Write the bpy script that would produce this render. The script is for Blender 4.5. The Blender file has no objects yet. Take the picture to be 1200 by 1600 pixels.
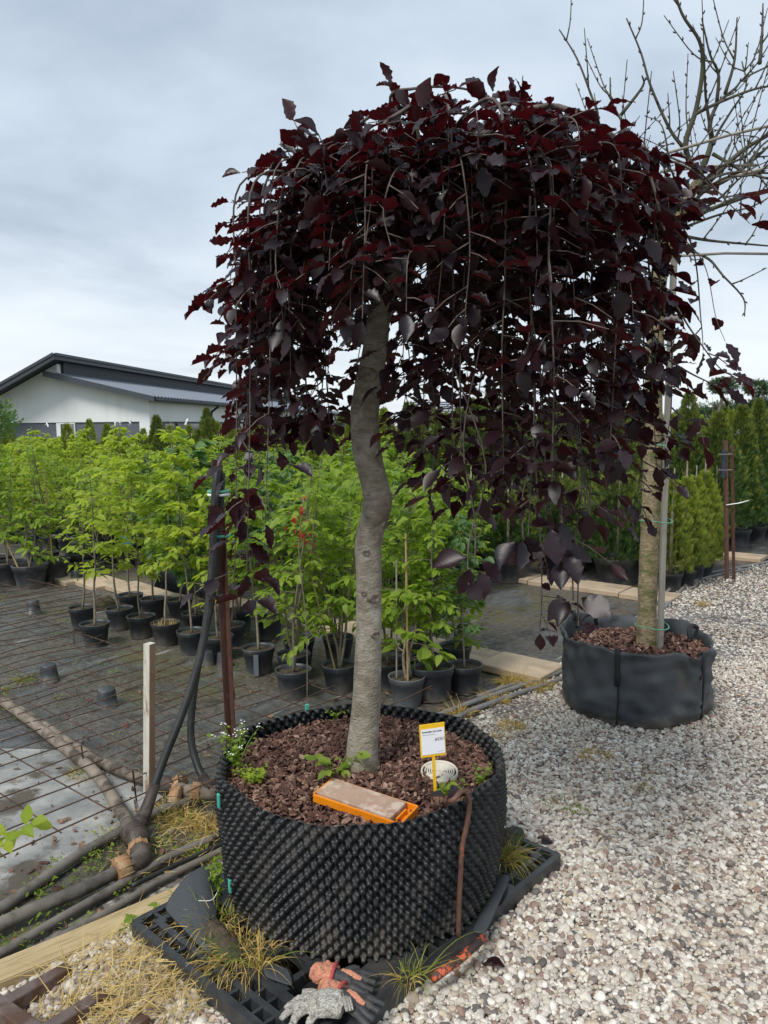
import bpy, bmesh, math, random
import numpy as np
from mathutils import Vector, Matrix, noise as mnoise
random.seed(7); RNG = np.random.default_rng(7)
S = bpy.context.scene
COL = S.collection
PI = math.pi

# ------------------------------------------------------------------ camera, sky, sun, exposure
pitch = math.atan(137.0 / 1200.0); roll = 0.011
fw = Vector((0, math.cos(pitch), -math.sin(pitch)))
up0 = Vector((0, math.sin(pitch), math.cos(pitch))); rt0 = Vector((1, 0, 0))
rt = rt0 * math.cos(roll) - up0 * math.sin(roll)
up = rt0 * math.sin(roll) + up0 * math.cos(roll)
cam_d = bpy.data.cameras.new('camera'); cam = bpy.data.objects.new('camera', cam_d); COL.objects.link(cam)
M4 = Matrix((rt, up, -fw)).transposed().to_4x4(); M4.translation = Vector((0, 0, 1.65))
cam.matrix_world = M4
cam_d.sensor_fit = 'VERTICAL'; cam_d.sensor_height = 36.0; cam_d.lens = 36.0 * 1200.0 / 1600.0
cam_d.clip_start = 0.05; cam_d.clip_end = 1500
S.camera = cam

W = bpy.data.worlds.new('World'); S.world = W; W.use_nodes = True
SUN_EL, SUN_AZ = math.radians(52), math.radians(215)        # azimuth from +Y clockwise: behind the camera, to the left
def build_world():
    nt = W.node_tree; nt.nodes.clear(); N = nt.nodes.new; Lk = nt.links.new
    out = N('ShaderNodeOutputWorld')
    sky = N('ShaderNodeTexSky'); sky.sky_type = 'NISHITA'; sky.sun_disc = False
    sky.sun_elevation = SUN_EL; sky.sun_rotation = SUN_AZ
    b1 = N('ShaderNodeBackground'); b1.inputs[1].default_value = 0.1; Lk(sky.outputs[0], b1.inputs[0])
    tc = N('ShaderNodeTexCoord'); sep = N('ShaderNodeSeparateXYZ'); Lk(tc.outputs['Generated'], sep.inputs[0])
    def math_(op, a, b=None, c=None):
        m = N('ShaderNodeMath'); m.operation = op
        for i, x in enumerate((a, b, c)):
            if x is None: continue
            if isinstance(x, (int, float)): m.inputs[i].default_value = x
            else: Lk(x, m.inputs[i])
        return m.outputs[0]
    z = math_('MAXIMUM', sep.outputs[2], 0.0)
    den = math_('ADD', z, 0.10)
    px = math_('DIVIDE', sep.outputs[0], den); py = math_('DIVIDE', sep.outputs[1], den)
    cv = N('ShaderNodeCombineXYZ'); Lk(px, cv.inputs[0]); Lk(py, cv.inputs[1])
    n1 = N('ShaderNodeTexNoise'); n1.inputs['Scale'].default_value = 0.62; n1.inputs['Detail'].default_value = 7; n1.inputs['Roughness'].default_value = 0.52
    n1.inputs['Distortion'].default_value = 0.25
    Lk(cv.outputs[0], n1.inputs['Vector'])
    rp = N('ShaderNodeValToRGB'); Lk(n1.outputs[0], rp.inputs[0])
    e = rp.color_ramp.elements
    e[0].position = 0.36; e[0].color = (0.30, 0.37, 0.46, 1)
    e[1].position = 0.66; e[1].color = (0.65, 0.72, 0.79, 1)
    m1 = rp.color_ramp.elements.new(0.5); m1.color = (0.485, 0.565, 0.655, 1)
    # brighter, whiter layer of cloud low over the horizon, all the way round
    hz = N('ShaderNodeMapRange'); hz.interpolation_type = 'SMOOTHSTEP'
    hz.inputs[1].default_value = 0.0; hz.inputs[2].default_value = 0.36; hz.inputs[3].default_value = 0.85; hz.inputs[4].default_value = 0.0
    Lk(z, hz.inputs[0])
    n2 = N('ShaderNodeTexNoise'); n2.inputs['Scale'].default_value = 0.55; n2.inputs['Detail'].default_value = 5
    Lk(cv.outputs[0], n2.inputs['Vector'])
    r2 = N('ShaderNodeMapRange'); r2.inputs[1].default_value = 0.33; r2.inputs[2].default_value = 0.62; r2.inputs[3].default_value = 0.35; r2.inputs[4].default_value = 1.0
    Lk(n2.outputs[0], r2.inputs[0])
    f = math_('MULTIPLY', hz.outputs[0], r2.outputs[0])
    mx = N('ShaderNodeMix'); mx.data_type = 'RGBA'; Lk(f, mx.inputs[0]); Lk(rp.outputs[0], mx.inputs[6]); mx.inputs[7].default_value = (0.75, 0.785, 0.815, 1)
    b2 = N('ShaderNodeBackground'); b2.inputs[1].default_value = 0.68; Lk(mx.outputs[2], b2.inputs[0])
    ms = N('ShaderNodeMixShader'); ms.inputs[0].default_value = 0.93
    Lk(b1.outputs[0], ms.inputs[1]); Lk(b2.outputs[0], ms.inputs[2]); Lk(ms.outputs[0], out.inputs[0])
build_world()
sun_d = bpy.data.lights.new('sun', 'SUN'); sun_d.energy = 1.5; sun_d.angle = math.radians(18); sun_d.color = (1.0, 0.96, 0.9)
sun = bpy.data.objects.new('sun', sun_d); COL.objects.link(sun)
sdir = Vector((math.sin(SUN_AZ) * math.cos(SUN_EL), math.cos(SUN_AZ) * math.cos(SUN_EL), math.sin(SUN_EL)))
sun.rotation_euler = (-sdir).to_track_quat('-Z', 'Y').to_euler(); sun.location = (0, 0, 30)
S.view_settings.view_transform = 'Standard'; S.view_settings.look = 'None'
S.view_settings.exposure = 0.93; S.view_settings.gamma = 1.0; S.view_settings.use_curve_mapping = False
S.cycles.max_bounces = 6; S.cycles.diffuse_bounces = 3; S.cycles.glossy_bounces = 2; S.cycles.transmission_bounces = 3; S.cycles.transparent_max_bounces = 4

# ------------------------------------------------------------------ layout frame of the nursery bed
BO = Vector((-1.187, 2.17, 0)); BU = Vector((0.644, 0.765, 0)); BV = Vector((-0.765, 0.644, 0))
def bed(u, v, z=0.0): return BO + BU * u + BV * v + Vector((0, 0, z))
def tobed(x, y):
    d = Vector((x, y, 0)) - BO; return d.dot(BU), d.dot(BV)

# ------------------------------------------------------------------ materials
def mat(name, c1, c2=None, rough=0.7, scale=8.0, detail=6, lo=0.35, hi=0.65, bump=0.0, bscale=None, spec=0.4, metal=0.0,
        c3=None, stretch=None, coord='Object', rnd=0.0, s3=None, lo3=.5, hi3=.6, rough2=None, gen=None):
    m = bpy.data.materials.new(name); m.use_nodes = True
    nt = m.node_tree; b = nt.nodes['Principled BSDF']; N = nt.nodes.new; Lk = nt.links.new
    b.inputs['Roughness'].default_value = rough; b.inputs['Metallic'].default_value = metal
    b.inputs['Specular IOR Level'].default_value = spec
    tc = N('ShaderNodeTexCoord'); src = tc.outputs[coord]
    if stretch:
        mp = N('ShaderNodeMapping'); mp.inputs['Scale'].default_value = stretch; Lk(src, mp.inputs[0]); src = mp.outputs[0]
    if c2 is None: c2 = tuple(x * 0.75 for x in c1)
    n = N('ShaderNodeTexNoise'); n.inputs['Scale'].default_value = scale; n.inputs['Detail'].default_value = detail; n.inputs['Roughness'].default_value = 0.6
    Lk(src, n.inputs['Vector'])
    r = N('ShaderNodeValToRGB'); Lk(n.outputs[0], r.inputs[0])
    r.color_ramp.elements[0].position = lo; r.color_ramp.elements[0].color = (*c1, 1)
    r.color_ramp.elements[1].position = hi; r.color_ramp.elements[1].color = (*c2, 1)
    colr = r.outputs[0]
    if c3 is not None:
        n3 = N('ShaderNodeTexNoise'); n3.inputs['Scale'].default_value = s3 or scale * 0.3; n3.inputs['Detail'].default_value = 8; n3.inputs['Roughness'].default_value = 0.65
        Lk(src, n3.inputs['Vector'])
        mr = N('ShaderNodeMapRange'); mr.inputs[1].default_value = lo3; mr.inputs[2].default_value = hi3; Lk(n3.outputs[0], mr.inputs[0])
        mx = N('ShaderNodeMix'); mx.data_type = 'RGBA'; Lk(mr.outputs[0], mx.inputs[0]); Lk(colr, mx.inputs[6]); mx.inputs[7].default_value = (*c3, 1)
        colr = mx.outputs[2]
        if rough2 is not None:
            rr = N('ShaderNodeMapRange'); rr.inputs[1].default_value = 0; rr.inputs[2].default_value = 1; rr.inputs[3].default_value = rough; rr.inputs[4].default_value = rough2
            Lk(mr.outputs[0], rr.inputs[0]); Lk(rr.outputs[0], b.inputs['Roughness'])
    if rnd:
        oi = N('ShaderNodeObjectInfo'); hs = N('ShaderNodeHueSaturation')
        mr = N('ShaderNodeMapRange'); mr.inputs[3].default_value = 1 - rnd; mr.inputs[4].default_value = 1 + rnd; Lk(oi.outputs['Random'], mr.inputs[0])
        Lk(mr.outputs[0], hs.inputs['Value']); Lk(colr, hs.inputs['Color']); colr = hs.outputs[0]
    Lk(colr, b.inputs['Base Color'])
    if bump:
        nb = N('ShaderNodeTexNoise'); nb.inputs['Scale'].default_value = bscale or scale * 3; nb.inputs['Detail'].default_value = 6; Lk(src, nb.inputs['Vector'])
        bp = N('ShaderNodeBump'); bp.inputs['Strength'].default_value = bump; bp.inputs['Distance'].default_value = 0.01
        Lk(nb.outputs[0], bp.inputs['Height']); Lk(bp.outputs[0], b.inputs['Normal'])
    return m

def leafmat(name, front, front2, back, back2, rough=0.42, trans=(0.1, 0.2, 0.02), tfac=0.25, spec=0.5, objrnd=True, veins=9.0, vstr=0.25):
    m = bpy.data.materials.new(name); m.use_nodes = True
    nt = m.node_tree; b = nt.nodes['Principled BSDF']; N = nt.nodes.new; Lk = nt.links.new; out = nt.nodes['Material Output']
    at = N('ShaderNodeAttribute'); at.attribute_name = 'rnd'
    add = N('ShaderNodeMath'); add.operation = 'ADD'; Lk(at.outputs['Fac'], add.inputs[0])
    if objrnd:
        oi = N('ShaderNodeObjectInfo'); Lk(oi.outputs['Random'], add.inputs[1])
    else: add.inputs[1].default_value = 0
    fr = N('ShaderNodeMath'); fr.operation = 'FRACT'; Lk(add.outputs[0], fr.inputs[0])
    def mixc(a, c, f):
        mx = N('ShaderNodeMix'); mx.data_type = 'RGBA'; Lk(f, mx.inputs[0])
        for i, x in ((6, a), (7, c)):
            if isinstance(x, tuple): mx.inputs[i].default_value = (*x, 1)
            else: Lk(x, mx.inputs[i])
        return mx.outputs[2]
    f1 = mixc(front, front2, fr.outputs[0]); k1 = mixc(back, back2, fr.outputs[0])
    ge = N('ShaderNodeNewGeometry')
    Lk(mixc(f1, k1, ge.outputs['Backfacing']), b.inputs['Base Color'])
    b.inputs['Roughness'].default_value = rough; b.inputs['Specular IOR Level'].default_value = spec
    if veins:
        uv = N('ShaderNodeUVMap'); uv.uv_map = 'UVMap'
        sp = N('ShaderNodeSeparateXYZ'); Lk(uv.outputs[0], sp.inputs[0])
        ax = N('ShaderNodeMath'); ax.operation = 'ABSOLUTE'; Lk(sp.outputs[0], ax.inputs[0])
        mm = N('ShaderNodeMath'); mm.operation = 'MULTIPLY_ADD'; Lk(ax.outputs[0], mm.inputs[0]); mm.inputs[1].default_value = -0.45; Lk(sp.outputs[1], mm.inputs[2])
        sn = N('ShaderNodeMath'); sn.operation = 'MULTIPLY'; Lk(mm.outputs[0], sn.inputs[0]); sn.inputs[1].default_value = veins * 2 * PI
        s2 = N('ShaderNodeMath'); s2.operation = 'SINE'; Lk(sn.outputs[0], s2.inputs[0])
        bp = N('ShaderNodeBump'); bp.inputs['Strength'].default_value = vstr; bp.inputs['Distance'].default_value = 0.004
        Lk(s2.outputs[0], bp.inputs['Height']); Lk(bp.outputs[0], b.inputs['Normal'])
    tr = N('ShaderNodeBsdfTranslucent'); tr.inputs[0].default_value = (*trans, 1)
    ms = N('ShaderNodeMixShader'); ms.inputs[0].default_value = tfac
    Lk(b.outputs[0], ms.inputs[1]); Lk(tr.outputs[0], ms.inputs[2]); Lk(ms.outputs[0], out.inputs[0])
    return m

M = {}
M['blackplastic'] = mat('black_plastic', (0.024, 0.026, 0.029), (0.042, 0.045, 0.048), rough=0.42, scale=14, bump=0.15, bscale=60, spec=0.5, c3=(0.075, 0.066, 0.058), s3=5, lo3=.56, hi3=.78, rough2=.75)
M['airpot'] = mat('air_pot_plastic', (0.0085, 0.0095, 0.011), (0.016, 0.017, 0.019), rough=0.40, scale=9, spec=0.5, c3=(0.060, 0.053, 0.046), s3=9, lo3=.50, hi3=.76, rough2=.72, bump=.3, bscale=160)
M['pot'] = mat('nursery_pot_plastic', (0.028, 0.032, 0.039), (0.055, 0.060, 0.068), rough=0.45, scale=7, spec=0.5, c3=(0.125, 0.113, 0.098), s3=7, lo3=.50, hi3=.75, rough2=.8, rnd=0.35)
M['palepot'] = mat('faded_pot_plastic', (0.13, 0.14, 0.145), (0.085, 0.09, 0.095), rough=0.6, scale=7)
M['soil'] = mat('potting_soil', (0.035, 0.026, 0.018), (0.10, 0.075, 0.05), rough=0.95, scale=60, bump=0.8, bscale=90, c3=(0.05, 0.07, 0.02), s3=12, lo3=.52, hi3=.6)
M['bark'] = mat('smooth_grey_bark', (0.205, 0.175, 0.132), (0.42, 0.375, 0.305), rough=0.85, scale=20, detail=12, lo=.33, hi=.68, bump=0.6, bscale=85, stretch=(1, 1, 1.7), c3=(0.15, 0.125, 0.085), s3=6, lo3=.5, hi3=.66)
M['knot'] = mat('bark_knot', (0.14, 0.112, 0.085), (0.30, 0.26, 0.205), rough=0.9, scale=60, bump=0.8, bscale=120)
M['twig'] = mat('beech_twig', (0.065, 0.048, 0.042), (0.165, 0.13, 0.115), rough=0.7, scale=25)
M['bark2'] = mat('olive_grey_bark', (0.17, 0.13, 0.07), (0.34, 0.275, 0.17), rough=0.9, scale=45, detail=9, bump=0.9, bscale=80, stretch=(1, 1, 1.6), c3=(0.12, 0.125, 0.045), s3=7)
M['twig2'] = mat('bare_twig', (0.050, 0.043, 0.035), (0.115, 0.095, 0.072), rough=0.8, scale=20, c3=(0.07, 0.075, 0.04), s3=6)
M['sapstem'] = mat('sapling_stem', (0.15, 0.12, 0.085), (0.27, 0.23, 0.175), rough=0.85, scale=30, rnd=0.3)
M['bamboo'] = mat('bamboo_cane', (0.42, 0.30, 0.14), (0.32, 0.22, 0.11), rough=0.6, scale=12)
M['greycane'] = mat('weathered_cane', (0.33, 0.30, 0.25), (0.24, 0.21, 0.17), rough=0.8, scale=12)
M['stakewood'] = mat('weathered_stake', (0.27, 0.25, 0.215), (0.19, 0.175, 0.15), rough=0.85, scale=9, stretch=(6, 6, 0.6), bump=0.3)
M['whitestake'] = mat('worn_painted_wood', (0.62, 0.60, 0.54), (0.50, 0.44, 0.34), rough=0.8, scale=14, stretch=(3, 3, 0.6), c3=(0.30, 0.2, 0.13), s3=9, lo3=.54, hi3=.6)
M['stakeside'] = mat('stake_side_wood', (0.30, 0.17, 0.11), (0.40, 0.27, 0.18), rough=0.85, scale=12, stretch=(3, 3, 0.5))
M['timber'] = mat('treated_pine', (0.50, 0.385, 0.22), (0.37, 0.27, 0.135), rough=0.75, scale=7, detail=5, stretch=(0.7, 9, 9), bump=0.25, bscale=20, c3=(0.25, 0.19, 0.1), s3=14, lo3=.56, hi3=.68)
M['rust'] = mat('rusty_steel_wire', (0.105, 0.058, 0.036), (0.055, 0.034, 0.025), rough=0.85, scale=18, c3=(0.13, 0.08, 0.055), s3=30, bump=0.3)
M['postpaint'] = mat('brown_primed_steel', (0.085, 0.040, 0.029), (0.115, 0.058, 0.042), rough=0.6, scale=20, c3=(0.16, 0.09, 0.06), s3=35, lo3=.58, hi3=.7)
M['framesteel'] = mat('brown_oxide_steel', (0.115, 0.080, 0.070), (0.17, 0.125, 0.11), rough=0.5, scale=15, spec=.6, c3=(0.10, 0.05, 0.03), s3=9, metal=.25)
M['hose'] = mat('black_rubber_hose', (0.016, 0.017, 0.017), (0.033, 0.033, 0.032), rough=0.5, scale=10, c3=(0.07, 0.065, 0.055), s3=8, lo3=.55, hi3=.75)
M['pipe'] = mat('dusty_brown_pipe', (0.175, 0.135, 0.10), (0.27, 0.225, 0.18), rough=0.75, scale=9, c3=(0.07, 0.055, 0.042), s3=5, bump=.2)
M['pipegrey'] = mat('grey_pipe', (0.13, 0.115, 0.098), (0.21, 0.185, 0.16), rough=0.75, scale=9, c3=(0.08, 0.066, 0.05), s3=5, bump=.25)
M['hosegrey'] = mat('pale_grey_hose', (0.22, 0.215, 0.21), (0.15, 0.14, 0.13), rough=0.65, scale=9)
M['fitting'] = mat('dark_pipe_fitting', (0.040, 0.028, 0.024), (0.08, 0.062, 0.052), rough=0.6, scale=18, c3=(0.13, 0.105, 0.085), s3=10)
M['tannut'] = mat('tan_coupling_nut', (0.40, 0.22, 0.105), (0.30, 0.17, 0.085), rough=0.7, scale=20, c3=(0.45, 0.32, 0.18), s3=14)
M['paver'] = mat('sandy_concrete_paver', (0.50, 0.385, 0.265), (0.40, 0.31, 0.22), rough=0.9, scale=9, bump=0.3, bscale=90, c3=(0.24, 0.19, 0.13), s3=2.6, lo3=.55, hi3=.72, rnd=0.08)
M['wall'] = mat('white_render', (0.82, 0.84, 0.82), (0.76, 0.78, 0.765), rough=0.9, scale=.8, detail=10, stretch=(1, 1, .4), bump=.2, bscale=30)
M['anthracite'] = mat('anthracite_metal', (0.058, 0.068, 0.080), (0.066, 0.076, 0.088), rough=0.5, scale=3)
M['clad'] = mat('dark_cladding', (0.028, 0.036, 0.048), (0.034, 0.042, 0.054), rough=0.6, scale=2)
M['rooftile'] = mat('grey_metal_roof', (0.175, 0.195, 0.23), (0.20, 0.22, 0.255), rough=0.4, scale=1.5)
M['greyband'] = mat('slate_grey_render', (0.115, 0.13, 0.15), (0.125, 0.14, 0.16), rough=0.8, scale=3)
M['glass'] = mat('window_glass', (0.03, 0.035, 0.04), (0.05, 0.055, 0.06), rough=0.08, scale=1.2, spec=.8)
M['curtain'] = mat('window_curtain', (0.35, 0.33, 0.29), (0.22, 0.2, 0.17), rough=0.9, scale=2, stretch=(8, 8, .3))
M['paleroof'] = mat('pale_tile_roof', (0.42, 0.44, 0.48), (0.34, 0.36, 0.4), rough=0.7, scale=5)
M['mulchbase'] = mat('mulch_base', (0.04, 0.022, 0.016), (0.10, 0.06, 0.045), rough=0.95, scale=70, bump=0.8)
M['fabric'] = mat('black_woven_fabric', (0.040, 0.045, 0.050), (0.065, 0.071, 0.078), rough=0.65, scale=300, bump=0.4, bscale=420, c3=(0.085, 0.08, 0.07), s3=4, lo3=.56, hi3=.8)
M['bag'] = mat('woven_bag_cloth', (0.034, 0.039, 0.044), (0.070, 0.078, 0.086), rough=0.55, scale=5, lo=.35, hi=.7, bump=0.35, bscale=300, c3=(0.14, 0.11, 0.075), s3=3.6, lo3=.57, hi3=.80, spec=.5)
M['strap'] = mat('bag_strap', (0.012, 0.012, 0.014), (0.022, 0.022, 0.025), rough=0.7, scale=200, bump=.3)
M['yellow'] = mat('yellow_plastic', (0.85, 0.50, 0.015), (0.78, 0.45, 0.012), rough=0.45, scale=10)
M['paper'] = mat('white_label_card', (0.82, 0.82, 0.84), (0.78, 0.78, 0.8), rough=0.6, scale=10)
M['ink'] = mat('black_ink', (0.02, 0.02, 0.022), rough=0.7)
M['greyink'] = mat('grey_ink', (0.38, 0.38, 0.40), rough=0.7)
M['orange'] = mat('orange_plastic', (0.85, 0.27, 0.008), (0.75, 0.22, 0.006), rough=0.4, scale=8, c3=(0.5, .2, .05), s3=20, lo3=.6, hi3=.75)
M['felt'] = mat('brown_dusty_block', (0.42, 0.29, 0.21), (0.33, 0.21, 0.15), rough=0.9, scale=12, c3=(0.52, 0.41, 0.33), s3=18, bump=.2)
M['ivory'] = mat('ivory_plastic', (0.74, 0.70, 0.60), (0.66, 0.61, 0.50), rough=0.5, scale=20)
M['orangepaint'] = mat('flaking_orange_rod', (0.62, 0.12, 0.045), (0.55, 0.10, 0.04), rough=0.6, scale=40, c3=(0.055, 0.032, 0.025), s3=38, lo3=.44, hi3=.5)
M['brownrod'] = mat('worn_brown_rod', (0.085, 0.042, 0.030), (0.15, 0.075, 0.05), rough=0.55, scale=30, c3=(0.50, 0.10, 0.04), s3=22, lo3=.6, hi3=.64)
M['glovewhite'] = mat('dirty_white_knit', (0.60, 0.57, 0.51), (0.42, 0.39, 0.33), rough=0.95, scale=30, bump=0.9, bscale=190, c3=(0.20, 0.175, 0.14), s3=42, lo3=.54, hi3=.66)
M['glovecoral'] = mat('coral_knit', (0.72, 0.32, 0.20), (0.62, 0.26, 0.16), rough=0.95, scale=30, bump=0.7, bscale=200, c3=(0.16, 0.12, 0.085), s3=24, lo3=.54, hi3=.64)
M['glovered'] = mat('red_cuff_band', (0.45, 0.08, 0.075), (0.35, 0.06, 0.06), rough=0.9, scale=60)
M['glovedark'] = mat('dark_rubber_coating', (0.030, 0.031, 0.033), (0.055, 0.055, 0.056), rough=0.6, scale=20, c3=(0.12, 0.1, 0.08), s3=20, lo3=.58, hi3=.75, bump=.3)
M['teal'] = mat('teal_clip', (0.08, 0.45, 0.33), rough=0.5)
M['greentie'] = mat('green_tie', (0.12, 0.40, 0.25), rough=0.5)
M['bluelabel'] = mat('blue_pot_label', (0.03, 0.28, 0.5), rough=0.5)
M['whitetag'] = mat('white_tag', (0.85, 0.85, 0.83), (0.8, 0.8, 0.78), rough=0.6)
M['drygrass'] = leafmat('dry_grass', (0.62, 0.43, 0.14), (0.45, 0.31, 0.10), (0.60, 0.42, 0.14), (0.4, 0.28, 0.09), rough=0.8, trans=(0.6, 0.4, 0.1), tfac=.2, spec=.2, veins=0)
M['greengrass'] = leafmat('green_grass', (0.17, 0.24, 0.035), (0.30, 0.30, 0.06), (0.17, 0.24, 0.035), (0.28, 0.3, 0.06), rough=0.6, trans=(0.25, 0.4, 0.03), tfac=.25, spec=.3, veins=0)
M['straw'] = leafmat('straw', (0.66, 0.50, 0.20), (0.45, 0.32, 0.12), (0.62, 0.45, 0.18), (0.4, 0.28, 0.1), rough=0.8, trans=(0.6, 0.4, 0.1), tfac=.15, spec=.2, veins=0)
M['beech'] = leafmat('copper_beech_leaf', (0.0075, 0.0054, 0.0088), (0.018, 0.0064, 0.0098), (0.016, 0.0050, 0.0080), (0.034, 0.0070, 0.0102), rough=0.43, trans=(0.22, 0.010, 0.016), tfac=.12, spec=.5, veins=9, vstr=.028)
M['hornbeam'] = leafmat('hornbeam_leaf', (0.12, 0.215, 0.026), (0.25, 0.335, 0.038), (0.15, 0.26, 0.05), (0.25, 0.35, 0.055), rough=0.45, trans=(0.5, 0.7, 0.06), tfac=.42, spec=.4, veins=7)
M['limeleaf'] = leafmat('lime_green_leaf', (0.22, 0.32, 0.028), (0.37, 0.42, 0.042), (0.25, 0.35, 0.05), (0.34, 0.42, 0.06), rough=0.45, trans=(0.62, 0.78, 0.06), tfac=.44, spec=.4, veins=7)
M['oakleaf'] = leafmat('blue_green_leaf', (0.075, 0.155, 0.052), (0.13, 0.23, 0.07), (0.11, 0.19, 0.08), (0.16, 0.25, 0.09), rough=0.45, trans=(0.25, 0.42, 0.08), tfac=.33, spec=.45, veins=6)
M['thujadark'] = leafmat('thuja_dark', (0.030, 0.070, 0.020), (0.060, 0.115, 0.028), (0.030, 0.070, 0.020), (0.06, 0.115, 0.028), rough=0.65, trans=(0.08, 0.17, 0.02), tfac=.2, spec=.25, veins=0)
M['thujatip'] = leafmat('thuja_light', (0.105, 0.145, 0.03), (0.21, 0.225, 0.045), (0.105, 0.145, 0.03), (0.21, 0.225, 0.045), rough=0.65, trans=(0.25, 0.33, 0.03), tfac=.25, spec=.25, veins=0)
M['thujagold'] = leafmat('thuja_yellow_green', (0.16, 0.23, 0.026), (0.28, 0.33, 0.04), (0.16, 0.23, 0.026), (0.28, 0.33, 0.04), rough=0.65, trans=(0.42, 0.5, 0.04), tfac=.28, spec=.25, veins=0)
M['pineneedle'] = leafmat('pine_needle', (0.050, 0.095, 0.045), (0.085, 0.13, 0.055), (0.05, 0.095, 0.045), (0.085, 0.13, 0.055), rough=0.7, trans=(0.1, 0.2, 0.06), tfac=.15, spec=.2, veins=0)
M['redleaf'] = leafmat('red_young_leaf', (0.45, 0.02, 0.02), (0.3, 0.015, 0.02), (0.4, 0.02, 0.02), (0.3, 0.02, 0.02), trans=(0.8, 0.05, 0.03), tfac=.35, veins=6)
M['deadleaf'] = leafmat('dead_leaf', (0.30, 0.19, 0.12), (0.15, 0.09, 0.06), (0.3, 0.2, 0.13), (0.16, 0.1, 0.06), rough=.8, trans=(.3, .15, .05), tfac=.1, spec=.2, veins=5)

def splash(m, z0, z1, colr):
    # dried mud splashed up from the foot of a thing
    nt = m.node_tree; b = nt.nodes['Principled BSDF']; N = nt.nodes.new; Lk = nt.links.new; old = b.inputs['Base Color'].links[0].from_socket
    tc = N('ShaderNodeTexCoord'); sp = N('ShaderNodeSeparateXYZ'); Lk(tc.outputs['Object'], sp.inputs[0])
    n = N('ShaderNodeTexNoise'); n.inputs['Scale'].default_value = 9; n.inputs['Detail'].default_value = 9; n.inputs['Roughness'].default_value = .7; Lk(tc.outputs['Object'], n.inputs['Vector'])
    a = N('ShaderNodeMapRange'); a.inputs[1].default_value = z0; a.inputs[2].default_value = z1; a.inputs[3].default_value = .30; a.inputs[4].default_value = -.08; Lk(sp.outputs[2], a.inputs[0])
    s_ = N('ShaderNodeMath'); s_.operation = 'ADD'; Lk(a.outputs[0], s_.inputs[0]); Lk(n.outputs[0], s_.inputs[1])
    r = N('ShaderNodeMapRange'); r.inputs[1].default_value = .58; r.inputs[2].default_value = .82; r.inputs[4].default_value = .75; Lk(s_.outputs[0], r.inputs[0])
    x = N('ShaderNodeMix'); x.data_type = 'RGBA'; Lk(r.outputs[0], x.inputs[0]); Lk(old, x.inputs[6]); x.inputs[7].default_value = (*colr, 1); Lk(x.outputs[2], b.inputs['Base Color'])
def overlay(m, scale, stretch, lo, hi, colr, amt=1.0, bump=0.0):
    nt = m.node_tree; b = nt.nodes['Principled BSDF']; N = nt.nodes.new; Lk = nt.links.new; old = b.inputs['Base Color'].links[0].from_socket
    tc = N('ShaderNodeTexCoord'); mp = N('ShaderNodeMapping'); mp.inputs['Scale'].default_value = stretch; Lk(tc.outputs['Object'], mp.inputs[0])
    n = N('ShaderNodeTexNoise'); n.inputs['Scale'].default_value = scale; n.inputs['Detail'].default_value = 5; Lk(mp.outputs[0], n.inputs['Vector'])
    r = N('ShaderNodeMapRange'); r.inputs[1].default_value = lo; r.inputs[2].default_value = hi; r.inputs[4].default_value = amt; Lk(n.outputs[0], r.inputs[0])
    x = N('ShaderNodeMix'); x.data_type = 'RGBA'; Lk(r.outputs[0], x.inputs[0]); Lk(old, x.inputs[6]); x.inputs[7].default_value = (*colr, 1); Lk(x.outputs[2], b.inputs['Base Color'])
def ribs(m, scale, strength):
    # knitted ribs
    nt = m.node_tree; b = nt.nodes['Principled BSDF']; N = nt.nodes.new; Lk = nt.links.new
    tc = N('ShaderNodeTexCoord'); w = N('ShaderNodeTexWave'); w.bands_direction = 'Y'; w.inputs['Scale'].default_value = scale; w.inputs['Distortion'].default_value = 1.5; w.inputs['Detail Scale'].default_value = 3; Lk(tc.outputs['Object'], w.inputs['Vector'])
    bp = N('ShaderNodeBump'); bp.inputs['Strength'].default_value = strength; bp.inputs['Distance'].default_value = .004; Lk(w.outputs['Fac'], bp.inputs['Height'])
    if b.inputs['Normal'].links: Lk(b.inputs['Normal'].links[0].from_socket, bp.inputs['Normal'])
    Lk(bp.outputs[0], b.inputs['Normal'])
overlay(M['bark'], 42, (1, 1, 4.5), .60, .68, (.105, .085, .06), .75); overlay(M['bark'], 13, (1, 1, .8), .60, .67, (.47, .46, .40), .6); overlay(M['bark'], 5, (1, 1, .5), .55, .72, (.21, .20, .12), .5)
overlay(M['wall'], 2.2, (1, 1, .12), .55, .75, (.60, .60, .56), .35)
ribs(M['glovewhite'], 75, .5); ribs(M['glovecoral'], 85, .4)
splash(M['airpot'], .0, .16, (.085, .072, .058)); splash(M['bag'], .0, .13, (.17, .14, .10)); splash(M['pot'], .0, .12, (.12, .105, .085)); splash(M['bark'], .0, .22, (.20, .165, .11))
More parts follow.
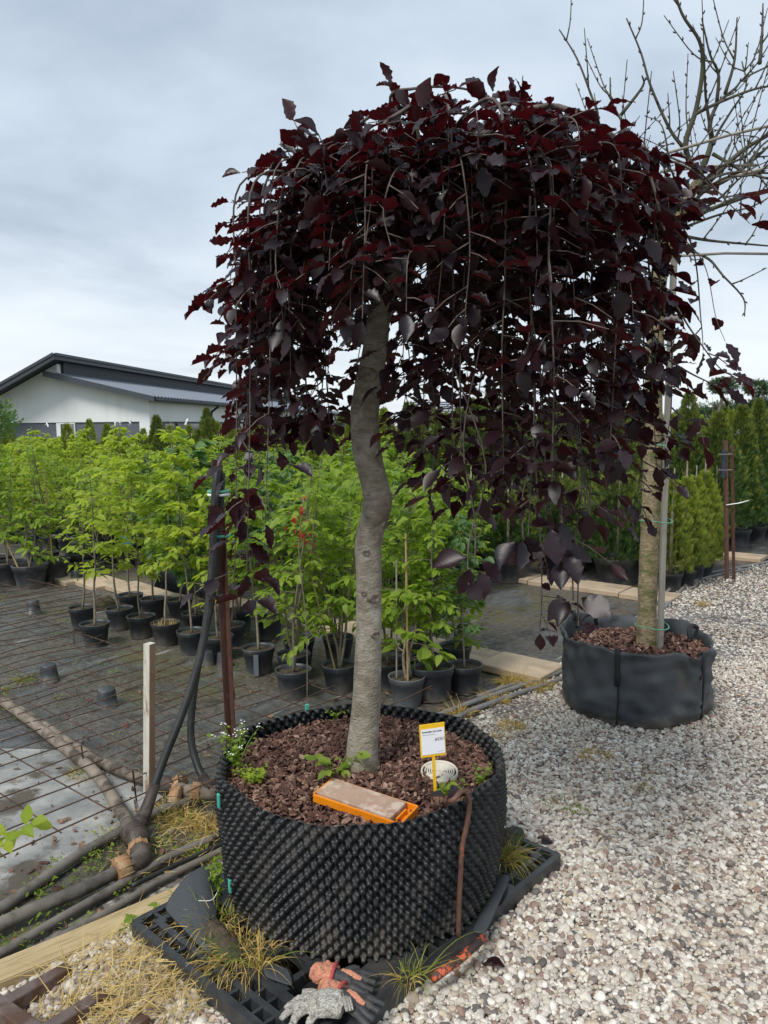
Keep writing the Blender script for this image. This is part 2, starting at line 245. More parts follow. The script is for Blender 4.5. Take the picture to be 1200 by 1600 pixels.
# ------------------------------------------------------------------ mesh helpers
def npmesh(name, V, F, mats, uvs=None, rnd=None, smooth=True, midx=None):
    """V (n,3); F list of index arrays, each (k, 3 or 4)."""
    me = bpy.data.meshes.new(name)
    V = np.asarray(V, dtype=np.float32); me.vertices.add(len(V)); me.vertices.foreach_set('co', V.ravel())
    Fs = [np.asarray(f, dtype=np.int32) for f in F if len(f)]
    tot = np.concatenate([np.full(len(f), f.shape[1], np.int32) for f in Fs]); li = np.concatenate([f.ravel() for f in Fs])
    me.loops.add(len(li)); me.loops.foreach_set('vertex_index', li)
    me.polygons.add(len(tot)); st = np.zeros(len(tot), np.int32); st[1:] = np.cumsum(tot)[:-1]
    me.polygons.foreach_set('loop_start', st)
    try: me.polygons.foreach_set('loop_total', tot)
    except Exception: pass
    if midx is not None: me.polygons.foreach_set('material_index', np.asarray(midx, np.int32))
    if uvs is not None:
        ul = me.uv_layers.new(name='UVMap'); ul.data.foreach_set('uv', np.asarray(uvs, np.float32)[li].ravel())
    if rnd is not None:
        a = me.attributes.new('rnd', 'FLOAT', 'POINT'); a.data.foreach_set('value', np.asarray(rnd, np.float32))
    me.update(calc_edges=True); me.validate()
    me.polygons.foreach_set('use_smooth', np.full(len(me.polygons), smooth))
    for m in (mats if isinstance(mats, (list, tuple)) else [mats]): me.materials.append(m)
    return me
def link(name, me, parent=None, loc=None):
    o = bpy.data.objects.new(name, me); COL.objects.link(o)
    if parent is not None: o.parent = parent
    if loc is not None: o.location = loc
    return o
def tag(o, label=None, cat=None, group=None, kind=None):
    if label: o['label'] = label
    if cat: o['category'] = cat
    if group: o['group'] = group
    if kind: o['kind'] = kind
    return o
def thing(name, label, cat, loc=(0, 0, 0), rz=0.0, group=None):
    o = bpy.data.objects.new(name, None); COL.objects.link(o); o.location = loc; o.rotation_euler = (0, 0, rz); o.empty_display_size = 0.1
    return tag(o, label, cat, group)
class MB:
    def __init__(s): s.v = []; s.f = []; s.m = []
    def add(s, v, f, mi=0):
        k = len(s.v); s.v += [tuple(x) for x in v]; s.f += [tuple(i + k for i in q) for q in f]; s.m += [mi] * len(f); return s
    def box(s, a, b, mi=0, mw=None, taper=None):
        x0, y0, z0 = a; x1, y1, z1 = b
        vs = [Vector(p) for p in ((x0, y0, z0), (x1, y0, z0), (x1, y1, z0), (x0, y1, z0), (x0, y0, z1), (x1, y0, z1), (x1, y1, z1), (x0, y1, z1))]
        if mw is not None: vs = [mw @ p for p in vs]
        return s.add(vs, [(0, 3, 2, 1), (4, 5, 6, 7), (0, 1, 5, 4), (1, 2, 6, 5), (2, 3, 7, 6), (3, 0, 4, 7)], mi)
    def tube(s, pts, r, n=8, mi=0, caps=True, sq=None):
        pts = [Vector(p) for p in pts]; k = len(pts)
        rs = r if isinstance(r, (list, tuple)) else [r] * k
        prev = None; rings = []
        for i, p in enumerate(pts):
            t = (pts[min(i + 1, k - 1)] - pts[max(i - 1, 0)])
            t = t.normalized() if t.length > 1e-9 else Vector((0, 0, 1))
            if prev is None:
                a = Vector((0, 0, 1)) if abs(t.z) < 0.9 else Vector((1, 0, 0)); x = t.cross(a).normalized()
            else:
                x = (prev - t * prev.dot(t)); x = x.normalized() if x.length > 1e-6 else t.orthogonal().normalized()
            prev = x; y = t.cross(x)
            rings.append([p + (x * math.cos(2 * PI * j / n + (PI / 4 if n == 4 else 0)) + y * math.sin(2 * PI * j / n + (PI / 4 if n == 4 else 0))) * rs[i] for j in range(n)])
        vs = [q for rg in rings for q in rg]; fs = []
        for i in range(k - 1):
            for j in range(n):
                fs.append((i * n + j, i * n + (j + 1) % n, (i + 1) * n + (j + 1) % n, (i + 1) * n + j))
        if caps: fs.append(tuple(range(n - 1, -1, -1))); fs.append(tuple((k - 1) * n + j for j in range(n)))
        return s.add(vs, fs, mi)
    def lathe(s, prof, n=24, c=(0, 0, 0), mi=0, close=False, mw=None, wob=0, sy=1.0):
        vs = []; fs = []
        for r, z in prof:
            for j in range(n):
                a = 2 * PI * j / n
                p = Vector((c[0] + r * math.cos(a), c[1] + r * math.sin(a) * sy, c[2] + z)); vs.append(mw @ p if mw is not None else p)
        for i in range(len(prof) - 1):
            for j in range(n): fs.append((i * n + j, i * n + (j + 1) % n, (i + 1) * n + (j + 1) % n, (i + 1) * n + j))
        return s.add(vs, fs, mi)
    def disc(s, r, z, n=24, c=(0, 0), mi=0, bump=0.0):
        vs = [(c[0], c[1], z + bump)] + [(c[0] + r * math.cos(2 * PI * j / n), c[1] + r * math.sin(2 * PI * j / n), z) for j in range(n)]
        return s.add(vs, [(0, 1 + j, 1 + (j + 1) % n) for j in range(n)], mi)
    def mesh(s, name, mats, smooth=False):
        me = bpy.data.meshes.new(name); me.from_pydata(s.v, [], s.f)
        for m in (mats if isinstance(mats, (list, tuple)) else [mats]): me.materials.append(m)
        me.polygons.foreach_set('material_index', s.m)
        me.polygons.foreach_set('use_smooth', [bool(smooth)] * len(me.polygons)); me.update(); return me
    def build(s, name, mats, parent=None, smooth=False, loc=None, bevel=0.0):
        o = link(name, s.mesh(name, mats, smooth), parent, loc)
        if bevel:
            b = o.modifiers.new('bevel', 'BEVEL'); b.width = bevel; b.segments = 2; b.limit_method = 'ANGLE'; b.angle_limit = math.radians(40)
        return o
def catmull(pts, n=6):
    P = [Vector(p) for p in pts]; out = []
    P = [P[0] * 2 - P[1]] + P + [P[-1] * 2 - P[-2]]
    for i in range(1, len(P) - 2):
        for k in range(n):
            t = k / n; a, b, c, d = P[i - 1], P[i], P[i + 1], P[i + 2]
            out.append(0.5 * ((2 * b) + (c - a) * t + (2 * a - 5 * b + 4 * c - d) * t * t + (3 * b - a - 3 * c + d) * t ** 3))
    out.append(P[-2]); return out
def lerp(a, b, t): return a + (b - a) * t

# ------------------------------------------------------------------ leaves
def tmpl_beech(curl=0.16, fold=0.22, wave=0.03, twist=0.0, rows=9):
    v = []; ys = [0.0] + [0.05 + 0.9 * (i / (rows - 1)) for i in range(rows)] + [1.0]
    def w(y): return 0.5 * (math.sin(PI * min(1, max(0, y)) ** 0.94) ** 1.05) * (1.0 if y < .8 else .9)
    def zz(x, y): return abs(x) * 2 * fold * (0.5) - curl * y * y + twist * x * (y - .3)
    v.append((0, 0, 0))
    for i, y in enumerate(ys[1:-1]):
        ww = w(y) * (1.05 if i % 2 else 0.95); s = 1 if i % 2 else -1
        v += [(-ww, y + .02, zz(ww, y) + s * wave), (0, y, zz(0, y)), (ww, y + .02, zz(ww, y) - s * wave * .6 + twist * ww * (y - .3))]
    v.append((0, 1.0, -curl)); t = len(v) - 1
    tri = [(0, 2, 1), (0, 3, 2)]; quad = []
    for i in range(rows - 1):
        a = 1 + 3 * i; b = a + 3; quad += [(a, a + 1, b + 1, b), (a + 1, a + 2, b + 2, b + 1)]
    a = 1 + 3 * (rows - 1); tri += [(a, a + 1, t), (a + 1, a + 2, t)]
    V = np.array(v); uv = np.stack([V[:, 0] * 2, V[:, 1]], 1)
    return V, np.array(tri), np.array(quad), uv
def tmpl_green(curl=0.12, fold=0.2):
    z = lambda x, y: abs(x) * fold - curl * y * y
    v = [(0, 0, 0)]
    for y, w in ((0.28, .36), (0.66, .33)): v += [(-w, y, z(w, y)), (0, y, z(0, y)), (w, y, z(w, y))]
    v.append((0, 1, -curl)); V = np.array(v)
    return V, np.array([(0, 2, 1), (0, 3, 2), (4, 5, 7), (5, 6, 7)]), np.array([(1, 2, 5, 4), (2, 3, 6, 5)]), np.stack([V[:, 0] * 2, V[:, 1]], 1)
def tmpl_spray():
    """flat thuja spray: an axis with short side fingers, each a narrow diamond"""
    v = []; q = []
    def dia(x0, y0, x1, y1, w):
        d = np.array([x1 - x0, y1 - y0]); L = np.hypot(*d); nn = np.array([-d[1], d[0]]) / L * w; mx, my = x0 + d[0] * .55, y0 + d[1] * .55
        k = len(v); v.extend([(x0, y0, 0), (mx + nn[0], my + nn[1], .02), (x1, y1, -.05 * L), (mx - nn[0], my - nn[1], .02)]); q.append((k, k + 3, k + 2, k + 1))
    dia(0, 0, 0, 1.0, .06)
    for y, s, l in ((.12, 1, .42), (.2, -1, .46), (.36, 1, .44), (.45, -1, .40), (.6, 1, .3), (.68, -1, .27)):
        dia(0, y, s * l * .8, y + l * .72, .065)
    V = np.array(v); return V, np.zeros((0, 3), int), np.array(q), np.stack([V[:, 0], V[:, 1]], 1)
def tmpl_blade(n=4):
    v = []; q = []
    for i in range(n + 1):
        t = i / n; w = .5 * (1 - t) ** .7 if i < n else 0.02; v += [(-w, t, 0), (w, t, 0)]
    for i in range(n): q.append((2 * i, 2 * i + 1, 2 * i + 3, 2 * i + 2))
    V = np.array(v, float); return V, np.zeros((0, 3), int), np.array(q), np.stack([V[:, 0], V[:, 1]], 1)
def frames(D, Nn):
    D = D / np.linalg.norm(D, axis=1, keepdims=True)
    Sd = np.cross(D, Nn); Sd /= np.maximum(np.linalg.norm(Sd, axis=1, keepdims=True), 1e-6)
    return D, Sd, np.cross(Sd, D)
def leafmesh(name, P, D, Nn, L, Wd, rnd, tmpls, mats, midx=None, bend=None):
    """joins many leaves in one mesh; tmpls a list, leaf i uses tmpls[i % len]"""
    P, D, Nn = np.asarray(P, float), np.asarray(D, float), np.asarray(Nn, float); L = np.asarray(L, float); Wd = np.asarray(Wd, float); rnd = np.asarray(rnd, float)
    D, Sd, N2 = frames(D, Nn); VV = []; TT = []; QQ = []; UU = []; RR = []; base = 0; mt = []; mq = []
    for k, (v, t, q, uv) in enumerate(tmpls):
        ix = np.arange(k, len(P), len(tmpls))
        if not len(ix): continue
        x = (v[:, 0][None, :] * Wd[ix][:, None])[..., None] * Sd[ix][:, None, :]
        y = (v[:, 1][None, :] * L[ix][:, None])[..., None] * D[ix][:, None, :]
        z = (v[:, 2][None, :] * L[ix][:, None])[..., None] * N2[ix][:, None, :]
        A = P[ix][:, None, :] + x + y + z
        if bend is not None: A[:, :, 2] -= (v[:, 1][None, :] ** 2) * (bend[ix] * L[ix])[:, None]
        n = len(v); off = base + np.arange(len(ix)) * n
        if len(t): TT.append((off[:, None, None] + t[None]).reshape(-1, 3)); mt.append(np.repeat(midx[ix] if midx is not None else np.zeros(len(ix), int), len(t)))
        if len(q): QQ.append((off[:, None, None] + q[None]).reshape(-1, 4)); mq.append(np.repeat(midx[ix] if midx is not None else np.zeros(len(ix), int), len(q)))
        VV.append(A.reshape(-1, 3)); UU.append(np.tile(uv, (len(ix), 1))); RR.append(np.repeat(rnd[ix], n)); base += n * len(ix)
    F = []; mi = []
    if TT: F.append(np.concatenate(TT)); mi.append(np.concatenate(mt))
    if QQ: F.append(np.concatenate(QQ)); mi.append(np.concatenate(mq))
    return npmesh(name, np.concatenate(VV), F, mats, np.concatenate(UU), np.concatenate(RR), True, np.concatenate(mi))
T_BEECH = [tmpl_beech(.14, .20, .028), tmpl_beech(.26, .34, .036, .3), tmpl_beech(.06, .12, .04, -.35), tmpl_beech(-.10, .30, .03, .2), tmpl_beech(.36, .18, .036, -.2), tmpl_beech(.05, .45, .034, .1), tmpl_beech(.2, .26, .045, -.4)]
T_GREEN = [tmpl_green(), tmpl_green(.3, .35), tmpl_green(.02, .3)]
T_SPRAY = [tmpl_spray()]
T_BLADE = [tmpl_blade(6)]

# ------------------------------------------------------------------ geometry-node scatter for gravel and mulch (uncountable stuff)
def pebble_source(name, seed, m, flat=(1, .8, .6), nz=.25, sub=2, chip=False):
    bm = bmesh.new(); bmesh.ops.create_icosphere(bm, subdivisions=sub, radius=0.5)
    off = Vector((seed * 3.1, seed * 1.7, seed))
    for v in bm.verts:
        d = 1 + nz * mnoise.noise(v.co * 2.3 + off)
        if chip: d += .35 * mnoise.noise(v.co * 4.1 + off)
        v.co = Vector((v.co.x * flat[0] * d, v.co.y * flat[1] * d, v.co.z * flat[2] * d))
    me = bpy.data.meshes.new(name); bm.to_mesh(me); bm.free(); me.materials.append(m)
    me.polygons.foreach_set('use_smooth', [not chip] * len(me.polygons)); return me
def scatter(name, pts, sizes, rots, sources):
    """a mesh of bare points; geometry nodes put one of the source shapes on each"""
    me = bpy.data.meshes.new(name); n = len(pts)
    me.vertices.add(n); me.vertices.foreach_set('co', np.asarray(pts, np.float32).ravel())
    a = me.attributes.new('size', 'FLOAT', 'POINT'); a.data.foreach_set('value', np.asarray(sizes, np.float32))
    a = me.attributes.new('turn', 'FLOAT_VECTOR', 'POINT'); a.data.foreach_set('vector', np.asarray(rots, np.float32).ravel())
    o = link(name, me)
    ng = bpy.data.node_groups.new(name + '_nodes', 'GeometryNodeTree')
    ng.interface.new_socket('Geometry', in_out='INPUT', socket_type='NodeSocketGeometry'); ng.interface.new_socket('Geometry', in_out='OUTPUT', socket_type='NodeSocketGeometry')
    N = ng.nodes.new; Lk = ng.links.new
    gi = N('NodeGroupInput'); go = N('NodeGroupOutput')
    jn = N('GeometryNodeJoinGeometry')
    for sm in sources:
        so = bpy.data.objects.new(name + '_shape', sm); oi = N('GeometryNodeObjectInfo'); oi.inputs['Object'].default_value = so; oi.inputs['As Instance'].default_value = True
        Lk(oi.outputs['Geometry'], jn.inputs[0])
    ip = N('GeometryNodeInstanceOnPoints'); ip.inputs['Pick Instance'].default_value = True
    Lk(gi.outputs[0], ip.inputs['Points']); Lk(jn.outputs[0], ip.inputs['Instance'])
    na = N('GeometryNodeInputNamedAttribute'); na.data_type = 'FLOAT'; na.inputs[0].default_value = 'size'
    nb = N('GeometryNodeInputNamedAttribute'); nb.data_type = 'FLOAT_VECTOR'; nb.inputs[0].default_value = 'turn'
    Lk(na.outputs[0], ip.inputs['Scale']); Lk(nb.outputs[0], ip.inputs['Rotation'])
    Lk(ip.outputs[0], go.inputs[0])
    md = o.modifiers.new('scatter', 'NODES'); md.node_group = ng
    return o
def rampmat(name, stops, rough=.8, nscale=30, namt=.25, spec=.3, bump=.2, patch=False):
    m = bpy.data.materials.new(name); m.use_nodes = True; nt = m.node_tree; b = nt.nodes['Principled BSDF']; N = nt.nodes.new; Lk = nt.links.new
    oi = N('ShaderNodeObjectInfo'); r = N('ShaderNodeValToRGB'); Lk(oi.outputs['Random'], r.inputs[0]); r.color_ramp.interpolation = 'LINEAR'
    while len(r.color_ramp.elements) > 1: r.color_ramp.elements.remove(r.color_ramp.elements[0])
    r.color_ramp.elements[0].position = stops[0][0]; r.color_ramp.elements[0].color = (*stops[0][1], 1)
    for p, c in stops[1:]: r.color_ramp.elements.new(p).color = (*c, 1)
    tc = N('ShaderNodeTexCoord'); n = N('ShaderNodeTexNoise'); n.inputs['Scale'].default_value = nscale; n.inputs['Detail'].default_value = 4; Lk(tc.outputs['Object'], n.inputs['Vector'])
    mr = N('ShaderNodeMapRange'); mr.inputs[1].default_value = .3; mr.inputs[2].default_value = .7; mr.inputs[3].default_value = 1 - namt; mr.inputs[4].default_value = 1 + namt; Lk(n.outputs[0], mr.inputs[0])
    hs = N('ShaderNodeHueSaturation'); Lk(mr.outputs[0], hs.inputs['Value']); Lk(r.outputs[0], hs.inputs['Color']); Lk(hs.outputs[0], b.inputs['Base Color'])
    b.inputs['Roughness'].default_value = rough; b.inputs['Specular IOR Level'].default_value = spec
    if patch:                                                     # dusty and damp patches that run across many stones
        np_ = N('ShaderNodeTexNoise'); np_.inputs['Scale'].default_value = 1.3; np_.inputs['Detail'].default_value = 6; Lk(oi.outputs['Location'], np_.inputs['Vector'])
        m2 = N('ShaderNodeMapRange'); m2.inputs[1].default_value = .45; m2.inputs[2].default_value = .72; m2.inputs[3].default_value = 0; m2.inputs[4].default_value = .30; Lk(np_.outputs[0], m2.inputs[0])
        mx = N('ShaderNodeMix'); mx.data_type = 'RGBA'; Lk(m2.outputs[0], mx.inputs[0]); Lk(hs.outputs[0], mx.inputs[6]); mx.inputs[7].default_value = (.30, .235, .175, 1); Lk(mx.outputs[2], b.inputs['Base Color'])
    if bump:
        bp = N('ShaderNodeBump'); bp.inputs['Strength'].default_value = bump; bp.inputs['Distance'].default_value = .005; Lk(n.outputs[0], bp.inputs['Height']); Lk(bp.outputs[0], b.inputs['Normal'])
    return m

# ================================================================== THE SETTING
def bedmat():
    m = bpy.data.materials.new('muddy_weed_fabric'); m.use_nodes = True; nt = m.node_tree; b = nt.nodes['Principled BSDF']; N = nt.nodes.new; Lk = nt.links.new
    tc = N('ShaderNodeTexCoord'); mp = N('ShaderNodeMapping'); mp.inputs['Rotation'].default_value = (0, 0, -math.radians(49.9)); Lk(tc.outputs['Object'], mp.inputs[0])
    def noise(scale, det=8, st=(1, 1, 1), rough=.62, off=0):
        q = N('ShaderNodeMapping'); q.inputs['Scale'].default_value = st; q.inputs['Location'].default_value = (off, off * .7, 0); Lk(mp.outputs[0], q.inputs[0])
        n = N('ShaderNodeTexNoise'); n.inputs['Scale'].default_value = scale; n.inputs['Detail'].default_value = det; n.inputs['Roughness'].default_value = rough; Lk(q.outputs[0], n.inputs['Vector']); return n.outputs[0]
    def rng(x, a, c, lo=0, hi=1):
        r = N('ShaderNodeMapRange'); r.inputs[1].default_value = a; r.inputs[2].default_value = c; r.inputs[3].default_value = lo; r.inputs[4].default_value = hi; Lk(x, r.inputs[0]); return r.outputs[0]
    def mix(f, a, c):
        x = N('ShaderNodeMix'); x.data_type = 'RGBA'; Lk(f, x.inputs[0])
        for i, y in ((6, a), (7, c)):
            if isinstance(y, tuple): x.inputs[i].default_value = (*y, 1)
            else: Lk(y, x.inputs[i])
        return x.outputs[2]
    fine = noise(28, 8)
    mud = mix(rng(fine, .35, .65), (0.060, 0.052, 0.043), (0.155, 0.136, 0.112))
    fab = mix(rng(noise(5, 9, (1, 2.5, 1)), .38, .64), (0.062, 0.064, 0.064), (0.135, 0.135, 0.132))
    base = mix(rng(noise(1.6, 9, off=3), .48, .56), mud, fab)
    base = mix(rng(noise(4.5, 9, off=14), .56, .64, 0, .8), base, (0.040, 0.034, 0.027))         # wet clods
    base = mix(rng(noise(1.2, 7, off=9), .54, .66, 0, .75), base, (0.12, 0.108, 0.036))          # algae
    pale = mix(rng(noise(2.2, 6, (.45, 5, 1), off=5), .62, .68, 0, .8), base, (0.36, 0.365, 0.345))   # worn pale strips of cloth
    pale = mix(rng(noise(60, 3), .70, .74, 0, .8), pale, (0.30, 0.25, 0.19))                        # crumbs
    Lk(pale, b.inputs['Base Color'])
    Lk(rng(noise(1.1, 5, off=2), .42, .62, .10, .62), b.inputs['Roughness']); b.inputs['Specular IOR Level'].default_value = .5
    bp = N('ShaderNodeBump'); bp.inputs['Strength'].default_value = .9; bp.inputs['Distance'].default_value = .02; Lk(fine, bp.inputs['Height']); Lk(bp.outputs[0], b.inputs['Normal'])
    return m
M['bed'] = bedmat()
def gravelmat():
    m = bpy.data.materials.new('gravel_ground'); m.use_nodes = True; nt = m.node_tree; b = nt.nodes['Principled BSDF']; N = nt.nodes.new; Lk = nt.links.new
    tc = N('ShaderNodeTexCoord'); v = N('ShaderNodeTexVoronoi'); v.inputs['Scale'].default_value = 36; Lk(tc.outputs['Object'], v.inputs['Vector'])
    sp = N('ShaderNodeSeparateColor'); Lk(v.outputs['Color'], sp.inputs[0])
    r = N('ShaderNodeValToRGB'); Lk(sp.outputs[0], r.inputs[0])
    r.color_ramp.elements[0].color = (0.15, 0.12, 0.10, 1); r.color_ramp.elements[1].color = (0.62, 0.57, 0.52, 1); r.color_ramp.elements.new(.4).color = (0.40, 0.35, 0.31, 1)
    mr = N('ShaderNodeMapRange'); mr.inputs[1].default_value = .0; mr.inputs[2].default_value = .5; mr.inputs[3].default_value = 1.0; mr.inputs[4].default_value = .35; Lk(v.outputs['Distance'], mr.inputs[0])
    hs = N('ShaderNodeHueSaturation'); Lk(mr.outputs[0], hs.inputs['Value']); Lk(r.outputs[0], hs.inputs['Color']); Lk(hs.outputs[0], b.inputs['Base Color']); b.inputs['Roughness'].default_value = .85
    bp = N('ShaderNodeBump'); bp.invert = True; bp.inputs['Strength'].default_value = .8; bp.inputs['Distance'].default_value = .01; Lk(v.outputs['Distance'], bp.inputs['Height']); Lk(bp.outputs[0], b.inputs['Normal'])
    return m
M['gravelground'] = gravelmat()
M['ground'] = mat('far_soil_and_grass', (0.06, 0.085, 0.03), (0.10, 0.085, 0.05), rough=.95, scale=.5)
MB().add([(-600, -300, -.03), (600, -300, -.03), (600, 900, -.03), (-600, 900, -.03)], [(0, 1, 2, 3)]).build('ground', M['ground'])['kind'] = 'structure'

def bed_z(u, v):
    p = Vector((u, v, 0)); return 0.012 * mnoise.noise(p * 1.3) + 0.010 * mnoise.noise(p * 5.0 + Vector((9, 2, 0))) + 0.008 * mnoise.noise(p * 11)
def grid_sheet(us, vs, zf, name, m):
    nu, nv = len(us), len(vs); V = [bed(u, v, zf(u, v)) for u in us for v in vs]
    F = np.array([(i * nv + j, (i + 1) * nv + j, (i + 1) * nv + j + 1, i * nv + j + 1) for i in range(nu - 1) for j in range(nv - 1)])
    return tag(link(name, npmesh(name, V, [F], m)), kind='structure')
us = list(np.arange(-2, 4.0, .04)) + list(np.arange(4.0, 16, .4)); vs = list(np.arange(.02, 6, .04)) + list(np.arange(6, 7, .1)) + list(np.arange(7, 16, .5))
grid_sheet(us, vs, lambda u, v: bed_z(u, v) * min(1, max(0, (v - .02) * 4)), 'nursery_bed', M['bed'])
# gravel yard in front and to the right of the bed
MB().add([bed(-4, .14, .004), bed(-4, -14, .004), bed(60, -14, .004), bed(60, .05, .004), bed(9, -.3, .004), bed(8.2, .1, .004), bed(7, .3, .004), bed(4.5, .02, .004), bed(2.2, .0, .004), bed(.9, .05, .004)],
         [(0, 1, 2, 3, 4, 5, 6, 7, 8, 9)]).build('gravel_yard', M['gravelground'])['kind'] = 'structure'

# gravel: real stones
PEB = rampmat('pebble_stone', [(0, (.095, .088, .085)), (.05, (.18, .16, .15)), (.13, (.27, .175, .14)), (.20, (.37, .28, .23)), (.29, (.47, .415, .35)), (.36, (.54, .44, .325)), (.46, (.46, .42, .365)), (.62, (.57, .52, .445)), (.82, (.66, .61, .53)), (1, (.79, .75, .67))], rough=.75, nscale=3.5, namt=.22, bump=.5, patch=True)
srcs = [pebble_source('pebble_shape_%d' % i, i, PEB, f, n) for i, (f, n) in enumerate((((1, .8, .6), .22), ((1, .7, .7), .3), ((1, .9, .55), .22), ((1, .62, .5), .35), ((1, .85, .72), .3), ((1, .6, .6), .25)))]
PCX, PCY = -0.09, 2.36; PA = math.radians(47.5); pc, ps = math.cos(PA), math.sin(PA)
def on_pallet(x, y, m=0.0):
    a = (x - PCX) * pc + (y - PCY) * ps; b = -(x - PCX) * ps + (y - PCY) * pc
    return abs(a) < .6 + m and abs(b) < .4 + m
BAGX, BAGY = 1.455, 4.33
def mound(x, y):
    # gravel is banked up against the pallet on its gravel side
    a = (x - PCX) * pc + (y - PCY) * ps; b = -(x - PCX) * ps + (y - PCY) * pc
    d = math.hypot(max(0, abs(a) - .6), max(0, abs(b) - .4)); t = max(0, 1 - d / .55); h = .085 * t * t * (3 - 2 * t)
    v = tobed(x, y)[1]; return h * min(1, max(0, (-.12 - v) / .15))
def gravel_edge(u): return np.interp(u, [-2, .6, 2.2, 4.5, 7, 8.2, 9, 14], [.0, -.17, -.02, .0, .28, .08, -.28, -1.0])
def make_gravel():
    P = []; Sz = []
    def layer(n, y0, y1, zl, sz):
        k = 0
        while k < n:
            y = y0 * (y1 / y0) ** random.random() if y1 > 5 else random.uniform(y0, y1)
            x = random.uniform(-.62, .62) * y
            dx_, dy_ = x + 1.187, y - 2.17; u = dx_ * .644 + dy_ * .765; v = -dx_ * .765 + dy_ * .644; k += 1
            e = float(gravel_edge(u)) + random.gauss(0, .05)
            if v > e: continue
            if on_pallet(x, y, -.01) or (x - BAGX) ** 2 + (y - BAGY) ** 2 < .37 ** 2: continue
            s = sz * random.lognormvariate(0, .33); P.append((x, y, (mound(x, y) if y < 3.8 else 0) + zl + random.uniform(-.003, .006) + .018 * mnoise.noise(Vector((x * 1.5, y * 1.5, 0))))); Sz.append(min(s, .042))
    layer(46000, 1.45, 3.2, .004, .0148); layer(42000, 1.45, 3.2, .009, .0170)
    layer(66000, 3.2, 5.5, .004, .0148); layer(48000, 3.2, 5.5, .009, .0165)
    layer(100000, 5.5, 14, .007, .018); layer(2200, 1.45, 3.2, .012, .025)
    n = len(P); R = np.stack([RNG.normal(0, .35, n), RNG.normal(0, .35, n), RNG.uniform(0, 2 * PI, n)], 1)
    o = scatter('gravel', P, Sz, R, srcs); tag(o, kind='stuff')
make_gravel()
def gravel_bank():
    V = []; idx = {}; F = []; xs = np.arange(-1.6, 1.8, .06); ys = np.arange(.9, 3.8, .06)
    for i, x in enumerate(xs):
        for j, y in enumerate(ys): idx[i, j] = len(V); V.append((x, y, mound(x, y) + .006))
    for i in range(len(xs) - 1):
        for j in range(len(ys) - 1):
            if mound(xs[i] + .03, ys[j] + .03) > .002 and not on_pallet(xs[i] + .03, ys[j] + .03, -.05): F.append((idx[i, j], idx[i + 1, j], idx[i + 1, j + 1], idx[i, j + 1]))
    link('gravel_bank', npmesh('gravel_bank', V, [np.array(F)], M['gravelground']))['kind'] = 'structure'
gravel_bank()

# paver paths between the beds: every slab a part
pm = MB(); 
def paver_mesh(w, l):
    bm = bmesh.new(); bmesh.ops.create_cube(bm, size=1)
    for v in bm.verts: v.co = Vector((v.co.x * w, v.co.y * l, v.co.z * .05))
    bmesh.ops.bevel(bm, geom=bm.edges[:], offset=.006, segments=1, affect='EDGES')
    me = bpy.data.meshes.new('paver'); bm.to_mesh(me); bm.free(); me.materials.append(M['paver']); return me
PAV = paver_mesh(.345, .478)
BED_RZ = math.atan2(BU.y, BU.x)
for row, (u0, v0, n, bendv) in enumerate(((3.50, -.03, 20, 3.0), (6.14, .11, 17, 99), (8.82, .02, 14, 99))):
    root = bpy.data.objects.new('paver_path', None); COL.objects.link(root); root['kind'] = 'structure'
    for k in range(n):
        v = v0 + .24 + k * .487; u = u0 - max(0, v - bendv) * .12
        p = link('paver', PAV, root, bed(u, v, .022 + random.uniform(-.006, .006)))
        p.rotation_euler = (random.gauss(0, .008), random.gauss(0, .008), BED_RZ + random.gauss(0, .012) + (-.1 if v > bendv else 0))

# pale worn ground cloth under the near mesh
def tarpmat():
    m = mat('worn_pale_ground_cloth', (0.40, 0.395, 0.37), (0.19, 0.195, 0.19), rough=.8, scale=4, detail=12, stretch=(1, 1, 1), lo=.36, hi=.66, bump=.5, bscale=30, c3=(0.10, 0.085, 0.065), s3=3.2, lo3=.52, hi3=.60, rough2=.85)
    return m
tp = [(-.6, .52), (.16, .30), (.40, .33), (.60, .40), (.78, .47), (.97, .56), (1.0, .80), (.97, 1.1), (.93, 1.45), (.66, 1.78), (.3, 1.72), (-.2, 1.9), (-.8, 1.8)]
tb = MB(); n = len(tp); c0 = (.25, 1.05)
rings = []
for f in (0.0, .35, .7, .93, 1.0):
    for i in range(n * 3):
        a, b = tp[i // 3], tp[(i // 3 + 1) % n]; t = (i % 3) / 3; u = lerp(lerp(a[0], b[0], t), c0[0], 1 - f); v = lerp(lerp(a[1], b[1], t), c0[1], 1 - f)
        if f == 1: u += random.gauss(0, .012); v += random.gauss(0, .012)
        tb.v.append(tuple(bed(u, v, bed_z(u, v) + .009 + (.004 * mnoise.noise(Vector((u * 7, v * 7, 4))) if f < 1 else -.004)))); tb.m = tb.m
k = n * 3
for r in range(4):
    for i in range(k): tb.f.append((r * k + i, (r + 1) * k + i, (r + 1) * k + (i + 1) % k, r * k + (i + 1) % k)); tb.m.append(0)
tag(tb.build('ground_cloth', tarpmat(), smooth=True), 'pale worn woven ground cloth, mud stained, under the rusty steel mesh by the pipes', 'ground cloth')

